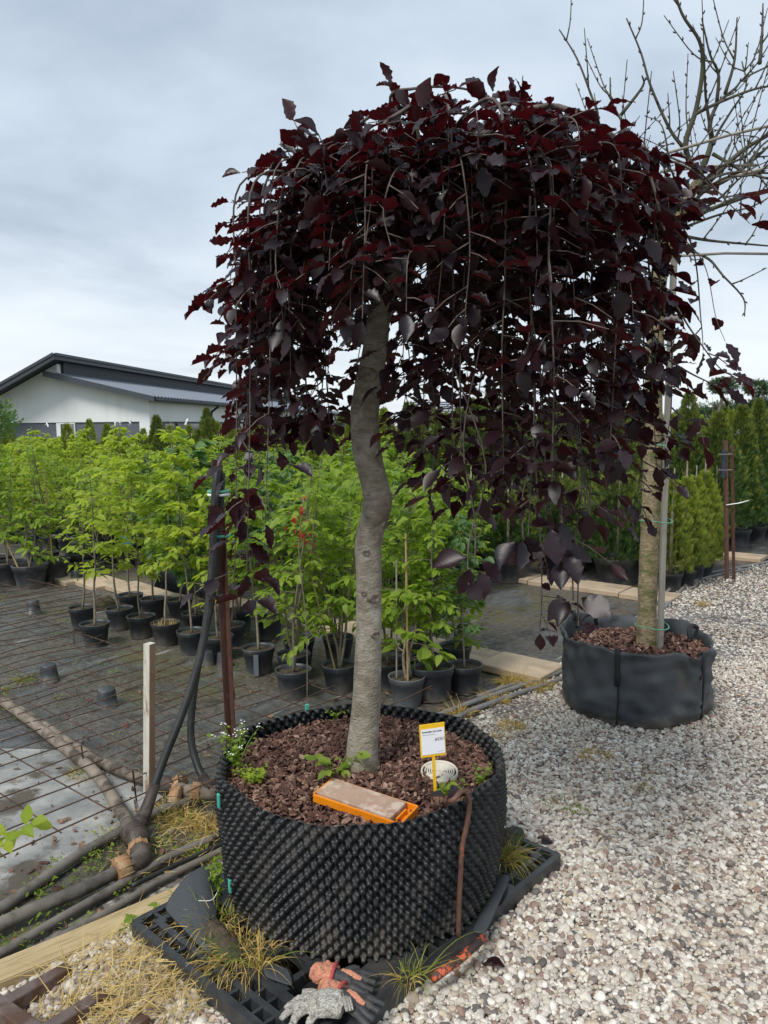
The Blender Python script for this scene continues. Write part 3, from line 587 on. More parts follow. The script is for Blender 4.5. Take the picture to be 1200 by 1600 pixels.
# ------------------------------------------------------------------ building with white gable
def building():
    K = Vector((-9.049, 30.0, 0)); e1 = Vector((.085, .9964, 0)); e2 = Vector((-.9964, .085, 0))
    root = thing('building', 'white rendered building with two grey metal roofs at different heights behind the hedges', 'building', K)
    def Q(s, t, z): return e2 * s + e1 * t + Vector((0, 0, z))
    LEN = 62.0
    def quadprism(name, prof, t0, t1, m, parent=root, smooth=False):
        mb = MB(); n = len(prof)
        mb.v = [tuple(Q(s, t0, z)) for s, z in prof] + [tuple(Q(s, t1, z)) for s, z in prof]
        mb.f = [tuple(range(n - 1, -1, -1)), tuple(range(n, 2 * n))] + [(i, (i + 1) % n, n + (i + 1) % n, n + i) for i in range(n)]; mb.m = [0] * len(mb.f)
        return mb.build(name, m, parent, smooth)
    # walls: gable end (above the grey band) and long side
    quadprism('wall', [(0, 1.86), (0, 2.80), (3.62, 3.66), (3.62, 4.12), (6.0, 2.93), (6.0, 1.86)], 0, .3, M['wall'])
    quadprism('wall', [(0, 1.86), (0, 2.82), (.28, 2.86), (.28, 1.86)], .302, LEN, M['wall'])
    band = quadprism('wall_band', [(.42, -.6), (.42, 1.858), (5.98, 1.858), (5.98, -.6)], .05, .28, M['greyband'])
    quadprism('corner_post', [(-.004, -.6), (-.004, 1.858), (.41, 1.858), (.41, -.6)], -.004, .30, M['wall'])
    quadprism('wall', [(.12, -.6), (.12, 1.858), (.30, 1.858), (.30, -.6)], .305, LEN, M['greyband'])
    for t0, t1 in ((.5, 2.9), (3.2, 6.4), (9, 14), (18, 24), (30, 38)):
        w = quadprism('window', [(.06, .25), (.06, 1.84), (.118, 1.84), (.118, .25)], t0, t1, M['anthracite'])
        q = max(2, int((t1 - t0) / 1.1))
        for k in range(q):
            a = t0 + .07 + k * (t1 - t0 - .07) / q; b = t0 + (k + 1) * (t1 - t0 - .07) / q
            quadprism('pane', [(.05, .33), (.05, 1.77), (.058, 1.77), (.058, .33)], a, b, M['glass'] if k % 2 else M['curtain'], w)
    # gable window with curtain and white reveal
    w = quadprism('window', [(3.02, .25), (3.02, 1.84), (3.78, 1.84), (3.78, .25)], .0, .048, M['wall'])
    quadprism('pane', [(3.06, .3), (3.06, 1.80), (3.50, 1.80), (3.50, .3)], -.012, -.002, M['curtain'], w)
    quadprism('pane', [(3.52, .3), (3.52, 1.80), (3.60, 1.80), (3.60, .3)], -.012, -.002, M['glass'], w)
    quadprism('vent', [(1.75, 1.05), (1.75, 1.3), (1.92, 1.3), (1.92, 1.05)], .0, .048, M['clad'])
    # clerestory strip between the roofs
    quadprism('clerestory', [(3.50, 3.60), (3.50, 4.22), (3.60, 4.22), (3.60, 3.60)], .31, LEN, M['clad'])
    # high roof
    hr = quadprism('upper_roof', [(3.30, 4.33), (3.33, 4.43), (6.75, 2.68), (6.70, 2.59)], -.9, LEN + .5, M['clad'])
    quadprism('fascia', [(3.21, 4.22), (3.21, 4.44), (3.29, 4.44), (3.29, 4.22)], -.9, LEN + .5, M['anthracite'], hr)
    quadprism('gutter', [(3.13, 4.36), (3.13, 4.46), (3.205, 4.46), (3.205, 4.36)], -.9, LEN + .5, M['anthracite'], hr)
    mb = MB(); prof = [(3.21, 4.20), (3.21, 4.43), (6.78, 2.62), (6.72, 2.41)]
    mb.v = [tuple(Q(s, t, z)) for t in (-1.02, -.905) for s, z in prof]; mb.f = [(3, 2, 1, 0), (4, 5, 6, 7)] + [(i, (i + 1) % 4, 4 + (i + 1) % 4, 4 + i) for i in range(4)]; mb.m = [0] * 6
    mb.build('verge_board', M['anthracite'], hr)
    mb = MB(); prof = [(3.19, 4.36), (3.21, 4.46), (6.80, 2.66), (6.78, 2.56)]
    mb.v = [tuple(Q(s, t, z)) for t in (-1.06, -1.022) for s, z in prof]; mb.f = [(3, 2, 1, 0), (4, 5, 6, 7)] + [(i, (i + 1) % 4, 4 + (i + 1) % 4, 4 + i) for i in range(4)]; mb.m = [0] * 6
    mb.build('verge_trim', M['anthracite'], hr)
    # low roof: pressed metal tiles, real waves and steps
    T = np.concatenate([np.arange(-.42, 40, .06)]); nS = 40; V = []; s0, z0, s1, z1 = 3.49, 3.70, -.36, 2.755
    for t in T:
        for j in range(nS + 1):
            f = j / nS; step = .022 * (1 - ((f * 13) % 1.0)); w = .028 * math.sin(2 * PI * t / .36)
            V.append(Q(lerp(s0, s1, f), t, lerp(z0, z1, f) + .03 + step + w))
    n1 = nS + 1; F = np.array([(i * n1 + j, i * n1 + j + 1, (i + 1) * n1 + j + 1, (i + 1) * n1 + j) for i in range(len(T) - 1) for j in range(nS)])
    lr = link('lower_roof', npmesh('lower_roof', V, [F], M['rooftile']), root)
    quadprism('lower_roof_deck', [(3.49, 3.56), (3.49, 3.67), (-.36, 2.72), (-.36, 2.62)], -.42, LEN, M['anthracite'], lr)
    mb = MB(); prof = [(3.92, 3.62), (3.92, 3.84), (-.42, 2.80), (-.42, 2.60)]
    mb.v = [tuple(Q(s, t, z)) for t in (-.54, -.425) for s, z in prof]; mb.f = [(3, 2, 1, 0), (4, 5, 6, 7)] + [(i, (i + 1) % 4, 4 + (i + 1) % 4, 4 + i) for i in range(4)]; mb.m = [0] * 6
    mb.build('verge_board', M['anthracite'], lr)
    quadprism('gutter', [(-.52, 2.66), (-.50, 2.78), (-.38, 2.78), (-.38, 2.66)], -.42, LEN, M['clad'], lr)
    dp = MB().tube([Q(-.44, 7.6, 2.66), Q(-.44, 7.6, 2.58), Q(-.12, 7.6, 2.36), Q(-.08, 7.6, 2.2), Q(-.08, 7.6, -.5)], .055, 10); dp.build('downpipe', M['clad'], root, smooth=True)
building()
def far_house():
    r = thing('house', 'far house with a pale tiled roof seen small through the copper leaves', 'house', (3.55, 44, 0), .1)
    MB().box((-1.6, -3, -.5), (2.0, 3, 1.2)).build('wall', M['wall'], r)
    rf = MB(); rf.v = [(-1.9, -3.6, 1.1), (2.3, -3.6, 1.1), (2.3, 0, 2.9), (-1.9, 0, 2.9), (2.3, 3.6, 1.1), (-1.9, 3.6, 1.1)]; rf.f = [(0, 1, 2, 3), (3, 2, 4, 5), (0, 3, 5), (1, 4, 2)]; rf.m = [0] * 4
    ro = rf.build('roof', M['paleroof'], r)
    st = MB()
    for k in range(14):
        f = (k + .5) / 14; st.box((-1.9, -3.62 + 3.6 * f - .05, 1.13 + 1.8 * f), (2.3, -3.62 + 3.6 * f + .12, 1.16 + 1.8 * f))
    st.build('tile_courses', M['paleroof'], ro)
far_house()

# ================================================================== POTTED PLANTS
def pot_mesh(r=.105, h=.175, m='pot'):
    mb = MB(); rb = r * .78
    mb.lathe([(0.001, 0), (rb, 0), (rb, .006), (lerp(rb, r, .78), h * .76), (r * 1.0, h * .77), (r * 1.06, h * .97), (r * 1.07, h), (r * 1.0, h), (r * .97, h * .9), (r * .96, h * .82)], 28)
    return mb.mesh('pot', M[m], smooth=False)
def soil_mesh(r, z):
    mb = MB(); n = 24
    for q, f in enumerate((0, .5, .97)):
        for j in range(n): mb.v.append((r * f * math.cos(2 * PI * j / n), r * f * math.sin(2 * PI * j / n), z + .008 * mnoise.noise(Vector((j * .7, q * 3, z * 40))) + (.006 if f < .5 else 0)))
    for q in range(2):
        for j in range(n): mb.f.append((q * n + j, q * n + (j + 1) % n, (q + 1) * n + (j + 1) % n, (q + 1) * n + j)); mb.m.append(0)
    return mb.mesh('soil', M['soil'], smooth=True)
POTS = {}
def pot_parts(root, r, h, m='pot'):
    k = (r, h, m)
    if k not in POTS:
        pmh = pot_mesh(r, h, m)
        for p in pmh.polygons: p.use_smooth = True
        POTS[k] = (pmh, soil_mesh(r * .955, h * .86))
    p = link('pot', POTS[k][0], root); link('soil', POTS[k][1], p); return p
def sapling_meshes(seed, h, bare, spread, nleaf, leaf='hornbeam', lsize=.055, lean=.0, nst=1, droop=.3, dens_top=1.0, thin=1.0):
    lsize *= 1.22; spread *= 1.12; nleaf = int(nleaf * .92)
    rnd = random.Random(seed); stem = MB(); P = []; D = []; Nn = []; L = []; Wd = []; R = []
    tips = []
    for s in range(nst):
        a = rnd.uniform(0, 2 * PI); ln = lean + (rnd.uniform(.04, .14) if nst > 1 else 0)
        hh = h * (1 if s == 0 else rnd.uniform(.7, .95)); pts = []
        x = y = 0; k = 9
        for i in range(k + 1):
            f = i / k; pts.append((x, y, f * hh)); x += math.cos(a) * ln * hh / k + rnd.gauss(0, .010); y += math.sin(a) * ln * hh / k + rnd.gauss(0, .010)
        sp = catmull(pts, 3); stem.tube(sp, [lerp(.0095, .0018, i / (len(sp) - 1)) for i in range(len(sp))], 6)
        nb = max(5, int((hh - bare) / .042 / nst ** .3))
        for b in range(nb):
            f = lerp(bare / hh, .99, (b + rnd.random()) / nb); q = sp[min(len(sp) - 1, int(f * (len(sp) - 1)))]
            az = b * 2.4 + rnd.uniform(-.5, .5); bl = spread * (1.0 - .62 * max(0, (f - .35) / .65) ** 1.5) * rnd.uniform(.45, 1.05)
            el = rnd.uniform(.15, .8); d = Vector((math.cos(az) * math.cos(el), math.sin(az) * math.cos(el), math.sin(el)))
            bp = [q + d * bl * t + Vector((0, 0, -droop * bl * t * t)) for t in (0, .25, .5, .75, 1)]
            stem.tube(bp, [.0032, .0026, .002, .0015, .0008], 4, caps=False); tips.append((bp, bl))
    per = max(3, int(nleaf / max(1, len(tips))))
    for bp, bl in tips:
        for i in range(per):
            t = lerp(.2, 1.05, (i + rnd.random()) / per); seg = min(3, int(t * 4)); fr = t * 4 - seg; q = bp[seg].lerp(bp[seg + 1], min(fr, 1.2)); d = (bp[seg + 1] - bp[seg]).normalized()
            sd = d.cross(Vector((0, 0, 1))).normalized() * (1 if i % 2 else -1); dd = (d * .55 + sd * rnd.uniform(.3, 1.1) + Vector((rnd.gauss(0, .2), rnd.gauss(0, .2), rnd.uniform(-.65, .1)))).normalized()
            P.append(q + dd * .012 + Vector((rnd.gauss(0, .012), rnd.gauss(0, .012), rnd.gauss(0, .012)))); D.append(dd); nn = Vector((rnd.gauss(0, .38), rnd.gauss(0, .38), 1)); Nn.append(nn)
            l = lsize * rnd.uniform(.65, 1.25) * (1.0 if t < .9 else .8); L.append(l); Wd.append(l * rnd.uniform(.62, .8)); R.append(rnd.random() * .7 + .3 * (q.z / h))
    return stem.mesh('stem', M['sapstem'], True), leafmesh('leaves', P, D, Nn, L, Wd, R, T_GREEN, M[leaf])
SAP = {}
SAPDEF = {   # kind: h, bare, spread, nleaf, leaf, lsize, lean, nst, droop
    'bush': (1.45, .28, .34, 760, 'hornbeam', .060, .02, 2, .3), 'bush2': (1.35, .22, .36, 820, 'hornbeam', .056, .05, 3, .35), 'lime': (1.55, .40, .32, 640, 'limeleaf', .058, .04, 1, .3),
    'lime2': (1.68, .52, .30, 560, 'limeleaf', .062, .05, 1, .25), 'oak': (1.35, .30, .32, 520, 'oakleaf', .078, .04, 1, .25), 'bareleg': (1.30, .46, .28, 380, 'hornbeam', .060, .06, 1, .2),
    'wild': (1.42, .36, .34, 430, 'hornbeam', .055, .05, 3, .3), 'low': (.62, .10, .26, 190, 'hornbeam', .062, .08, 2, .3), 'thin': (1.15, .34, .22, 150, 'limeleaf', .060, .07, 1, .2)}
def sapling(kind, loc, label, group=None, scale=1.0, rz=None, r=.105, h=.175, pm='pot', potless=False, lean=None):
    if kind not in SAP: SAP[kind] = sapling_meshes(sum(map(ord, kind)), *SAPDEF[kind])
    root = thing('potted_sapling', label, 'sapling', loc, random.uniform(0, 2 * PI) if rz is None else rz, group)
    pot_parts(root, r, h, pm)
    st = link('stem', SAP[kind][0], root, (0, 0, h * .8)); st.scale = (scale,) * 3
    lv = link('leaves', SAP[kind][1], root, (0, 0, h * .8)); lv.scale = (scale,) * 3; lv['kind'] = 'stuff'
    if lean: st.rotation_euler = lv.rotation_euler = lean
    return root
G1 = 'potted saplings set out on the nursery bed in front of the paver path'
FRONT = [ # x, y, kind, scale, rz, extra, label
 (-2.514, 6.244, 'thin', .95, 1.0, {}, 'left rear sapling of the front rows, black pot beside the round grey lump'),
 (-2.209, 5.710, 'thin', 1.12, 2.2, {}, 'tall bare-stemmed sapling in the leftmost front black pot, standing forward of the others'),
 (-2.186, 6.190, 'thin', 1.0, 4.0, {}, 'sapling with low lime leaves, second pot from the left in the rear row'),
 (-1.926, 5.930, 'lime', .88, 0.3, {}, 'lime green sapling in black pot left of the pot filled with dry stubble'),
 (-1.671, 5.707, 'bareleg', .95, 3.1, {'stubble': 1}, 'sapling in black pot whose soil is covered with pale dry stubble'),
 (-1.411, 5.467, 'lime2', .92, 1.2, {}, 'sapling in black pot just left of the black hose, near the wooden stake'),
 (-1.188, 5.320, 'thin', .9, 5.0, {'jars': 1}, 'small sapling in the pot right behind the hose with two tiny pots before it'),
 (-1.162, 5.640, 'bush', .92, 2.0, {}, 'leafy sapling in black pot behind the brown steel post'),
 (-0.853, 5.024, 'bareleg', 1.0, 0.8, {'strip': 1}, 'single-stemmed sapling in black pot with a grey strip stuck on its front'),
 (-0.565, 4.549, 'wild', .95, 2.8, {}, 'crooked pale-stemmed sapling in the faded black pot closest to the steel mesh'),
 (-0.600, 4.870, 'bush', .9, 1.1, {}, 'sapling in the middle pot of the three pots nested one behind the other'),
 (-0.287, 4.640, 'bush2', 1.0, 3.7, {'cane': 1}, 'sapling tied to a slanting cane in the black pot left of the grey trunk'),
 (-0.332, 5.259, 'bush', 1.0, 5.1, {}, 'bushy sapling in the pot behind the one with the slanting cane'),
 (-0.600, 5.200, 'low', 1.0, 4.4, {}, 'low leafy sapling in the rear pot of the three nested pots'),
 (0.124, 4.398, 'low', 1.15, .4, {'pale': 1, 'bamboo': 1}, 'low bright green sapling with tall bamboo canes in the pale grey pot'),
 (0.286, 4.480, 'bush', .80, 2.5, {'big': 1}, 'leafy sapling in the large tilted black pot right of the pale grey pot'),
 (0.488, 4.606, 'oak', .72, .9, {}, 'short sapling with drooping leaves in the rightmost black pot near the pavers'),
 (0.016, 4.680, 'bush', .95, 1.9, {}, 'bushy sapling in the pot hidden half behind the grey trunk'),
 (0.207, 5.097, 'bush2', .95, 3.0, {}, 'bushy sapling at the back right of the bed beside the pavers'),
 (0.259, 4.780, 'wild', .85, 4.1, {}, 'several-stemmed sapling in the pot behind the large tilted pot'),
 (0.470, 5.020, 'low', 1.0, 5.2, {'big': 0}, 'low sapling with grey-green leaves in the pot behind the rightmost one'),
 (-1.180, 6.089, 'bush', 1.0, 0.0, {}, 'leafy sapling in the rear pot right of the brown steel post'),
 (-0.906, 5.853, 'oak', 1.0, 1.6, {}, 'blue-green leaved sapling in the rear pot before the paver path'),
 (-1.514, 6.007, 'oak', 1.08, 2.7, {}, 'blue-green leaved sapling behind the black hose in the rear row'),
 (-1.768, 6.487, 'lime', .95, 3.9, {}, 'lime green sapling beside the tipped-over stack of black pots'),
 (-2.016, 6.542, 'bareleg', 1.0, 4.8, {}, 'thin sapling standing just left of the tipped-over stack of black pots'),
 (-2.267, 6.713, 'lime', 1.0, 5.9, {'blue': 1}, 'sapling with a small blue label hanging on its stem')]
for x, y, kd, sc, rz, ex, lab in FRONT:
    big = ex.get('big'); r, h = (.125, .20) if big else (.105, .175)
    o = sapling(kd, (x, y, 0), lab, G1, sc, rz, r, h, 'palepot' if ex.get('pale') else 'pot')
    if big: o.rotation_euler = (0.05, .07, rz)
    sk = next(c for c in o.children if c.name.startswith('pot'))
    if ex.get('stubble'):
        n = 90; a = RNG.uniform(0, 2 * PI, n); q = np.sqrt(RNG.uniform(0, 1, n)) * .09
        link('stubble', leafmesh('stubble', np.stack([q * np.cos(a), q * np.sin(a), np.full(n, .15)], 1), np.stack([RNG.normal(0, .25, n), RNG.normal(0, .25, n), np.ones(n)], 1), RNG.normal(0, 1, (n, 3)), RNG.uniform(.02, .055, n), np.full(n, .006), RNG.random(n), T_BLADE, M['straw']), o)['kind'] = 'stuff'
    if ex.get('strip'): MB().box((-.016, -.118, .01), (.016, -.105, .15)).build('strip', M['greyband'], o).rotation_euler = (0, 0, -rz)
    if ex.get('cane'):
        c = MB().tube([(-.02, -.03, .12), (-.16, -.05, .75)], .006, 6).build('cane', M['bamboo'], o); c.rotation_euler = (0, 0, -rz)
    if ex.get('bamboo'):
        c = MB().tube([(.005, -.03, .1), (.0, .0, 1.02)], .0065, 6).build('cane', M['bamboo'], o); c.rotation_euler = (0, 0, -rz)
        c = MB().tube([(-.06, .03, .1), (-.055, .02, .86)], .005, 6).build('cane', M['greycane'], o); c.rotation_euler = (0, 0, -rz)
    if ex.get('blue'): MB().box((-.035, -.02, .62), (.035, -.014, .70)).build('label_tag', M['bluelabel'], o).rotation_euler = (0, 0, -rz)
# two tiny pots in front of the sapling behind the hose
for i, (x, y) in enumerate(((-1.24, 5.17), (-1.11, 5.13))):
    mb = MB(); mb.lathe([(.001, .105), (.040, .105), (.043, .10), (.055, .01), (.058, 0)], 18)
    tag(mb.build('small_pot', M['pot'], None, True, (x, y, 0)), ['tiny dark upturned pot, the left one before the sapling pot behind the hose', 'tiny grey upturned pot beside the brown post, right one of the two'][i], 'small pot', 'small upturned pots lying on the bed')
# upturned small pots on the bed
for i, (x, y, s, lab) in enumerate(((-2.21, 4.887, 1.0, 'small black upturned pot alone on the mud by the left edge of the photo'), (-1.657, 4.399, 1.0, 'small grey upturned pot on the mud between pipe and wooden stake'),
                                    (-3.138, 6.705, 1.05, 'small dark upturned pot far back on the pale strip of cloth'), (-3.32, 8.15, 1.1, 'small dark pot farthest back on the bed beside the path'))):
    u, v = tobed(x, y); mb = MB(); mb.lathe([(.001, .118), (.046, .118), (.049, .112), (.053, .075), (.055, .07), (.061, .02), (.066, .018), (.067, 0)], 20)
    o = mb.build('small_pot', M['pot'], None, True, (x, y, bed_z(u, v))); o.scale = (s,) * 3; o.rotation_euler = (random.gauss(0, .05), random.gauss(0, .05), i)
    tag(o, lab, 'small pot', 'small upturned pots lying on the bed')
mb = MB(); mb.lathe([(.001, .10), (.05, .095), (.085, .07), (.10, .03), (.10, 0)], 20)
for i, v in enumerate(mb.v): mb.v[i] = (v[0] * 1.1, v[1], v[2] * (1 + .3 * mnoise.noise(Vector(v) * 18)))
tag(mb.build('root_ball', M['soil'], None, True, (-2.60, 6.95, 0)), 'round grey-brown lump of dried roots behind the left sapling pots', 'root ball')
# tipped-over stack of nested pots, and one loose
def pot_stack(loc, n, label, rz):
    r = thing('pot_stack', label, 'pot stack', loc, rz, 'tipped-over stacks of empty black pots'); me = pot_mesh(.10, .19, 'pot')
    for k in range(n):
        p = link('pot', me, r, (0, 0, 0)); p.rotation_euler = (0, math.radians(64), 0); p.location = (-.16 + .032 * k, 0, .10 + .012 * k)
pot_stack((-1.93, 7.05, .03), 6, 'stack of nested empty black pots lying tipped over before the paver path', math.radians(190))
pot_stack((-1.66, 6.95, .0), 2, 'shorter tipped pile of two black pots right beside the longer nested stack', math.radians(160))
# far left group with bigger pots
GL = 'saplings in large black pots at the far left of the bed'
for x, y, kd, sc, lab, cane in ((-4.013, 8.081, 'bush2', 1.02, 'sapling in a large black pot at the far left with a long slanting bamboo cane', 1), (-3.70, 7.90, 'low', 1.2, 'low broad-leaved plant in a large black pot at the front of the far left group', 0),
                                (-3.60, 8.23, 'wild', 1.0, 'thin sapling tied to an upright cane at the right of the far left group', 2), (-3.92, 8.70, 'lime', .95, 'lime green sapling behind the large pots of the far left group', 0), (-4.35, 8.50, 'bush', 1.05, 'dense green sapling at the back of the far left group', 0), (-3.45, 8.65, 'low', 1.1, 'low green sapling at the path end of the far left group', 0)):
    o = sapling(kd, (x, y, 0), lab, GL, sc, None, .17, .24)
    o.rotation_euler = (0, 0, 0)
    if cane == 1: MB().tube([(.30, -.25, .0), (-.20, -.1, 1.15)], .009, 6).build('cane', M['bamboo'], o)
    if cane == 2: MB().tube([(.02, -.05, .1), (-.02, -.02, 1.2)], .008, 6).build('cane', M['bamboo'], o)
def zone(x, y):
    q = x / y
    for lim, t in ((-.40, 'at the left edge'), (-.31, 'below the gable'), (-.22, 'below the low roof'), (-.13, 'beside the steel post'), (-.05, 'left of the trunk'), (.07, 'behind the trunk'), (.20, 'behind the copper curtain'), (.34, 'left of the bare tree'), (.42, 'right of the bare tree')):
        if q < lim: return t
    return 'at the right edge'
KD = {'bush': 'bushy green', 'bush2': 'many-stemmed green', 'lime': 'lime green', 'lime2': 'tall lime green', 'oak': 'blue-green', 'wild': 'loose green', 'tall': 'dark', 'tall2': 'slim dark', 'tall3': 'broad dark', 'gold': 'yellow-green', 'gold2': 'slim yellow-green'}
ROWN = ['first', 'second', 'third', 'fourth', 'fifth']
# rows beyond the path
rr = random.Random(3)
k = 0
for ri, u in enumerate((4.05, 4.45, 4.9, 5.35)):
    v = 1.75 + rr.random() * .2 if u < 4.3 else 1.55 + rr.random() * .3
    while v < 10.5:
        kd = rr.choice(['bush', 'bush2', 'lime', 'oak', 'bush2', 'lime2', 'wild', 'lime'])
        if v > 5.8 and kd in ('oak',): kd = 'lime'
        if v < 3.4: kd = rr.choice(['bush', 'bush2', 'oak'])
        sc = rr.uniform(.74, 1.0) * (1.04 if u > 4.6 else 1.0) * (1 if v > 2.2 else .85) * (.90 if v > 3.6 else 1)
        p = bed(u + rr.gauss(0, .05), v, 0)
        sapling(kd, p, '%s sapling in the %s row beyond the pavers, %s' % (KD[kd], ROWN[ri], zone(p.x, p.y)), 'saplings in dense rows beyond the paver path', sc, rr.uniform(0, 6.28), .125, .20)
        v += rr.uniform(.33, .44); k += 1

# ================================================================== EVERGREENS
def thuja_mesh(seed, h, r, n, base_m, tip_m, power=.75, zlo=.06, sz=.085):
    rn = np.random.default_rng(seed); z = zlo + (1 - zlo) * rn.power(1.25, n) ** 1.0; z = 1 - (1 - zlo) * rn.beta(1.15, .95, n)
    z = zlo + (1 - zlo) * rn.random(n) ** .9
    a = rn.uniform(0, 2 * PI, n)
    lob = 1 + .16 * np.sin(3 * a + 5 * z + seed) + .12 * np.sin(5 * a - 9 * z + 2 * seed)
    env = np.minimum(1, (1.02 - z) ** power * 1.25) * np.minimum(1, .72 + z * 2.2) * lob
    q = env * r * (1 - .55 * rn.random(n) ** 1.8)
    P = np.stack([q * np.cos(a), q * np.sin(a), z * h], 1)
    out = np.stack([np.cos(a), np.sin(a), np.zeros(n)], 1)
    D = out * rn.uniform(.15, .85, (n, 1)) + np.array([0, 0, 1.0]) * rn.uniform(.5, 1.1, (n, 1)) + rn.normal(0, .2, (n, 3))
    tang = np.stack([-np.sin(a), np.cos(a), np.zeros(n)], 1); Nn = tang * rn.choice([-1, 1], (n, 1)) + out * rn.normal(0, .6, (n, 1)) + rn.normal(0, .25, (n, 3))
    L = sz * rn.uniform(.7, 1.35, n) * (1.05 - .35 * z)
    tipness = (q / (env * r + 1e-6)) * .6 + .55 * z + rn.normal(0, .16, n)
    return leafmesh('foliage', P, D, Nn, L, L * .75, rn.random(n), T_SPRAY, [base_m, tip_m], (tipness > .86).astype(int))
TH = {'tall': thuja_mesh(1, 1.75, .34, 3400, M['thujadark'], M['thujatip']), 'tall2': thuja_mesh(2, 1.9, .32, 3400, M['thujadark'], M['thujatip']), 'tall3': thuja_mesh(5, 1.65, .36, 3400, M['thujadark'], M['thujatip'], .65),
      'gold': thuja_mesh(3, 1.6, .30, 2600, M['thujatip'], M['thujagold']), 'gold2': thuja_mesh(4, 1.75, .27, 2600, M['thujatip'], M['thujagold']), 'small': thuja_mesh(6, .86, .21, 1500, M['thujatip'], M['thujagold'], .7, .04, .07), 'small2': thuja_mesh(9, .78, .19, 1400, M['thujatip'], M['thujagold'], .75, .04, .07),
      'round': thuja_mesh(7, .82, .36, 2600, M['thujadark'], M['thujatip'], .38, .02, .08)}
TRUNK = MB().tube([(0, 0, 0), (0, 0, .5), (.01, 0, 1.0)], [.022, .016, .006], 6).mesh('trunk', M['sapstem'], True)
TAGM = MB().box((-.012, -.002, 0), (.012, .002, .09)).box((.0, -.03, .05), (.02, .03, .054)).mesh('tag', M['whitetag'])
def thuja(kind, loc, label, group, s=1.0, sw=1.0, r=.15, h=.22, tagz=None, pot=True):
    root = thing('thuja', label, 'thuja', loc, random.uniform(0, 6.28), group)
    if pot: pot_parts(root, r, h)
    t = link('trunk', TRUNK, root, (0, 0, h * .7 if pot else 0)); t.scale = (1, 1, s)
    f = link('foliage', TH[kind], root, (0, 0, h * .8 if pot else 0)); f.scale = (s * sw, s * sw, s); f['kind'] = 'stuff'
    if tagz:
        g = link('tag', TAGM, root, (random.uniform(-.1, .1), random.uniform(-.12, .0), h * .8 + tagz)); g.rotation_euler = (random.uniform(-.5, .5), random.uniform(-.9, .9), random.uniform(0, 3)); g.scale = (1.2,) * 3
    return root
# right-hand hedge of tall thujas: front row, then rows behind
LR = [(4.62, 9.95, 'tall', 0.93, 'tall potted thuja, front of the right row, just beside the twin brown posts'), (5.0, 10.3, 'tall2', 0.90, 'tall dark thuja in a black pot, second from the front in the right row'), (5.44, 10.75, 'tall3', 0.98, 'tall thuja in a black pot at the right edge of the photo'),
      (4.15, 9.55, 'tall3', 0.93, 'tall thuja standing right behind the small yellow-green thujas'), (3.70, 9.35, 'tall2', .93, 'tall thuja behind the small yellow-green thujas, next to the bare tree stake'), (3.15, 9.6, 'tall', .95, 'tall dark thuja seen just behind the trunk of the bare tree')]
for x, y, kd, s, lab in LR: thuja(kd, (x, y, 0), lab, 'tall thujas in black pots at the right', s, 1.0, .165, .24, 1.35 * s if random.random() < .6 else None)
rr = random.Random(11)
for row, v0 in ((0, .75), (1, 1.35), (2, 1.95), (3, 2.6)):
    for k in range(9):
        u = 10.0 + k * .62 + rr.uniform(-.1, .1); p = bed(u + row * .25, v0 + .55 + rr.uniform(-.1, .1))
        kd = rr.choice(['tall', 'tall2', 'tall3', 'gold2']); thuja(kd, p, '%s thuja, %s crowded row behind the front thujas, %s' % (KD[kd], ROWN[row], zone(p.x, p.y)), 'thujas crowded behind the front row at the right', rr.uniform(.78, .92), .95, .15, .22, 1.3 if rr.random() < .5 else None)
# small yellow-green thujas in a row
for i, (x, y, kd, s, lab) in enumerate(((2.81, 7.43, 'small', 1.08, 'small yellow-green thuja nearest the bare tree, in a black pot'), (3.02, 7.62, 'small2', 1.18, 'small yellow-green thuja, second from the bare tree'), (3.20, 7.85, 'small', 1.08, 'small yellow-green thuja, third from the bare tree'),
                                       (3.38, 8.05, 'small2', 1.22, 'small yellow-green thuja, second from the twin brown posts'), (3.50, 8.30, 'small', 1.0, 'small yellow-green thuja nearest the twin brown posts'))):
    thuja(kd, (x, y, 0), lab, 'small yellow-green thujas in black pots', s, .95, .115, .17)
# broad dark evergreens left of the bare tree
for x, y, kd, s, lab in ((2.40, 7.80, 'round', 1.08, 'broad dark evergreen in a large black pot left of the bare tree trunk'), (1.95, 8.35, 'round', 1.0, 'broad dark evergreen behind the second row of pavers, half hidden by copper leaves'), (1.30, 7.98, 'round', .85, 'dark bushy evergreen in a pot at the left end of the second row of pavers'), (.95, 8.4, 'round', 1.0, 'dark bushy evergreen hidden furthest left behind the hanging copper leaves')):
    thuja(kd, (x, y, 0), lab, 'broad dark evergreens in black pots', s, 1.0, .24, .27)
rr = random.Random(5)
for ri, u in enumerate((7.2, 7.9, 8.6, 9.4)):
    v = 1.35 + (u - 7) * .1
    while v < 4.6:
        kd = rr.choice(['tall', 'tall2', 'tall3']); p = bed(u + rr.gauss(0, .06), v); thuja(kd, p, '%s thuja, %s row behind the broad evergreens, %s' % (KD[kd], ROWN[ri], zone(p.x, p.y)), 'dark thujas in rows behind the copper tree', rr.uniform(.85, 1.0), 1.05, .15, .22); v += rr.uniform(.5, .62)
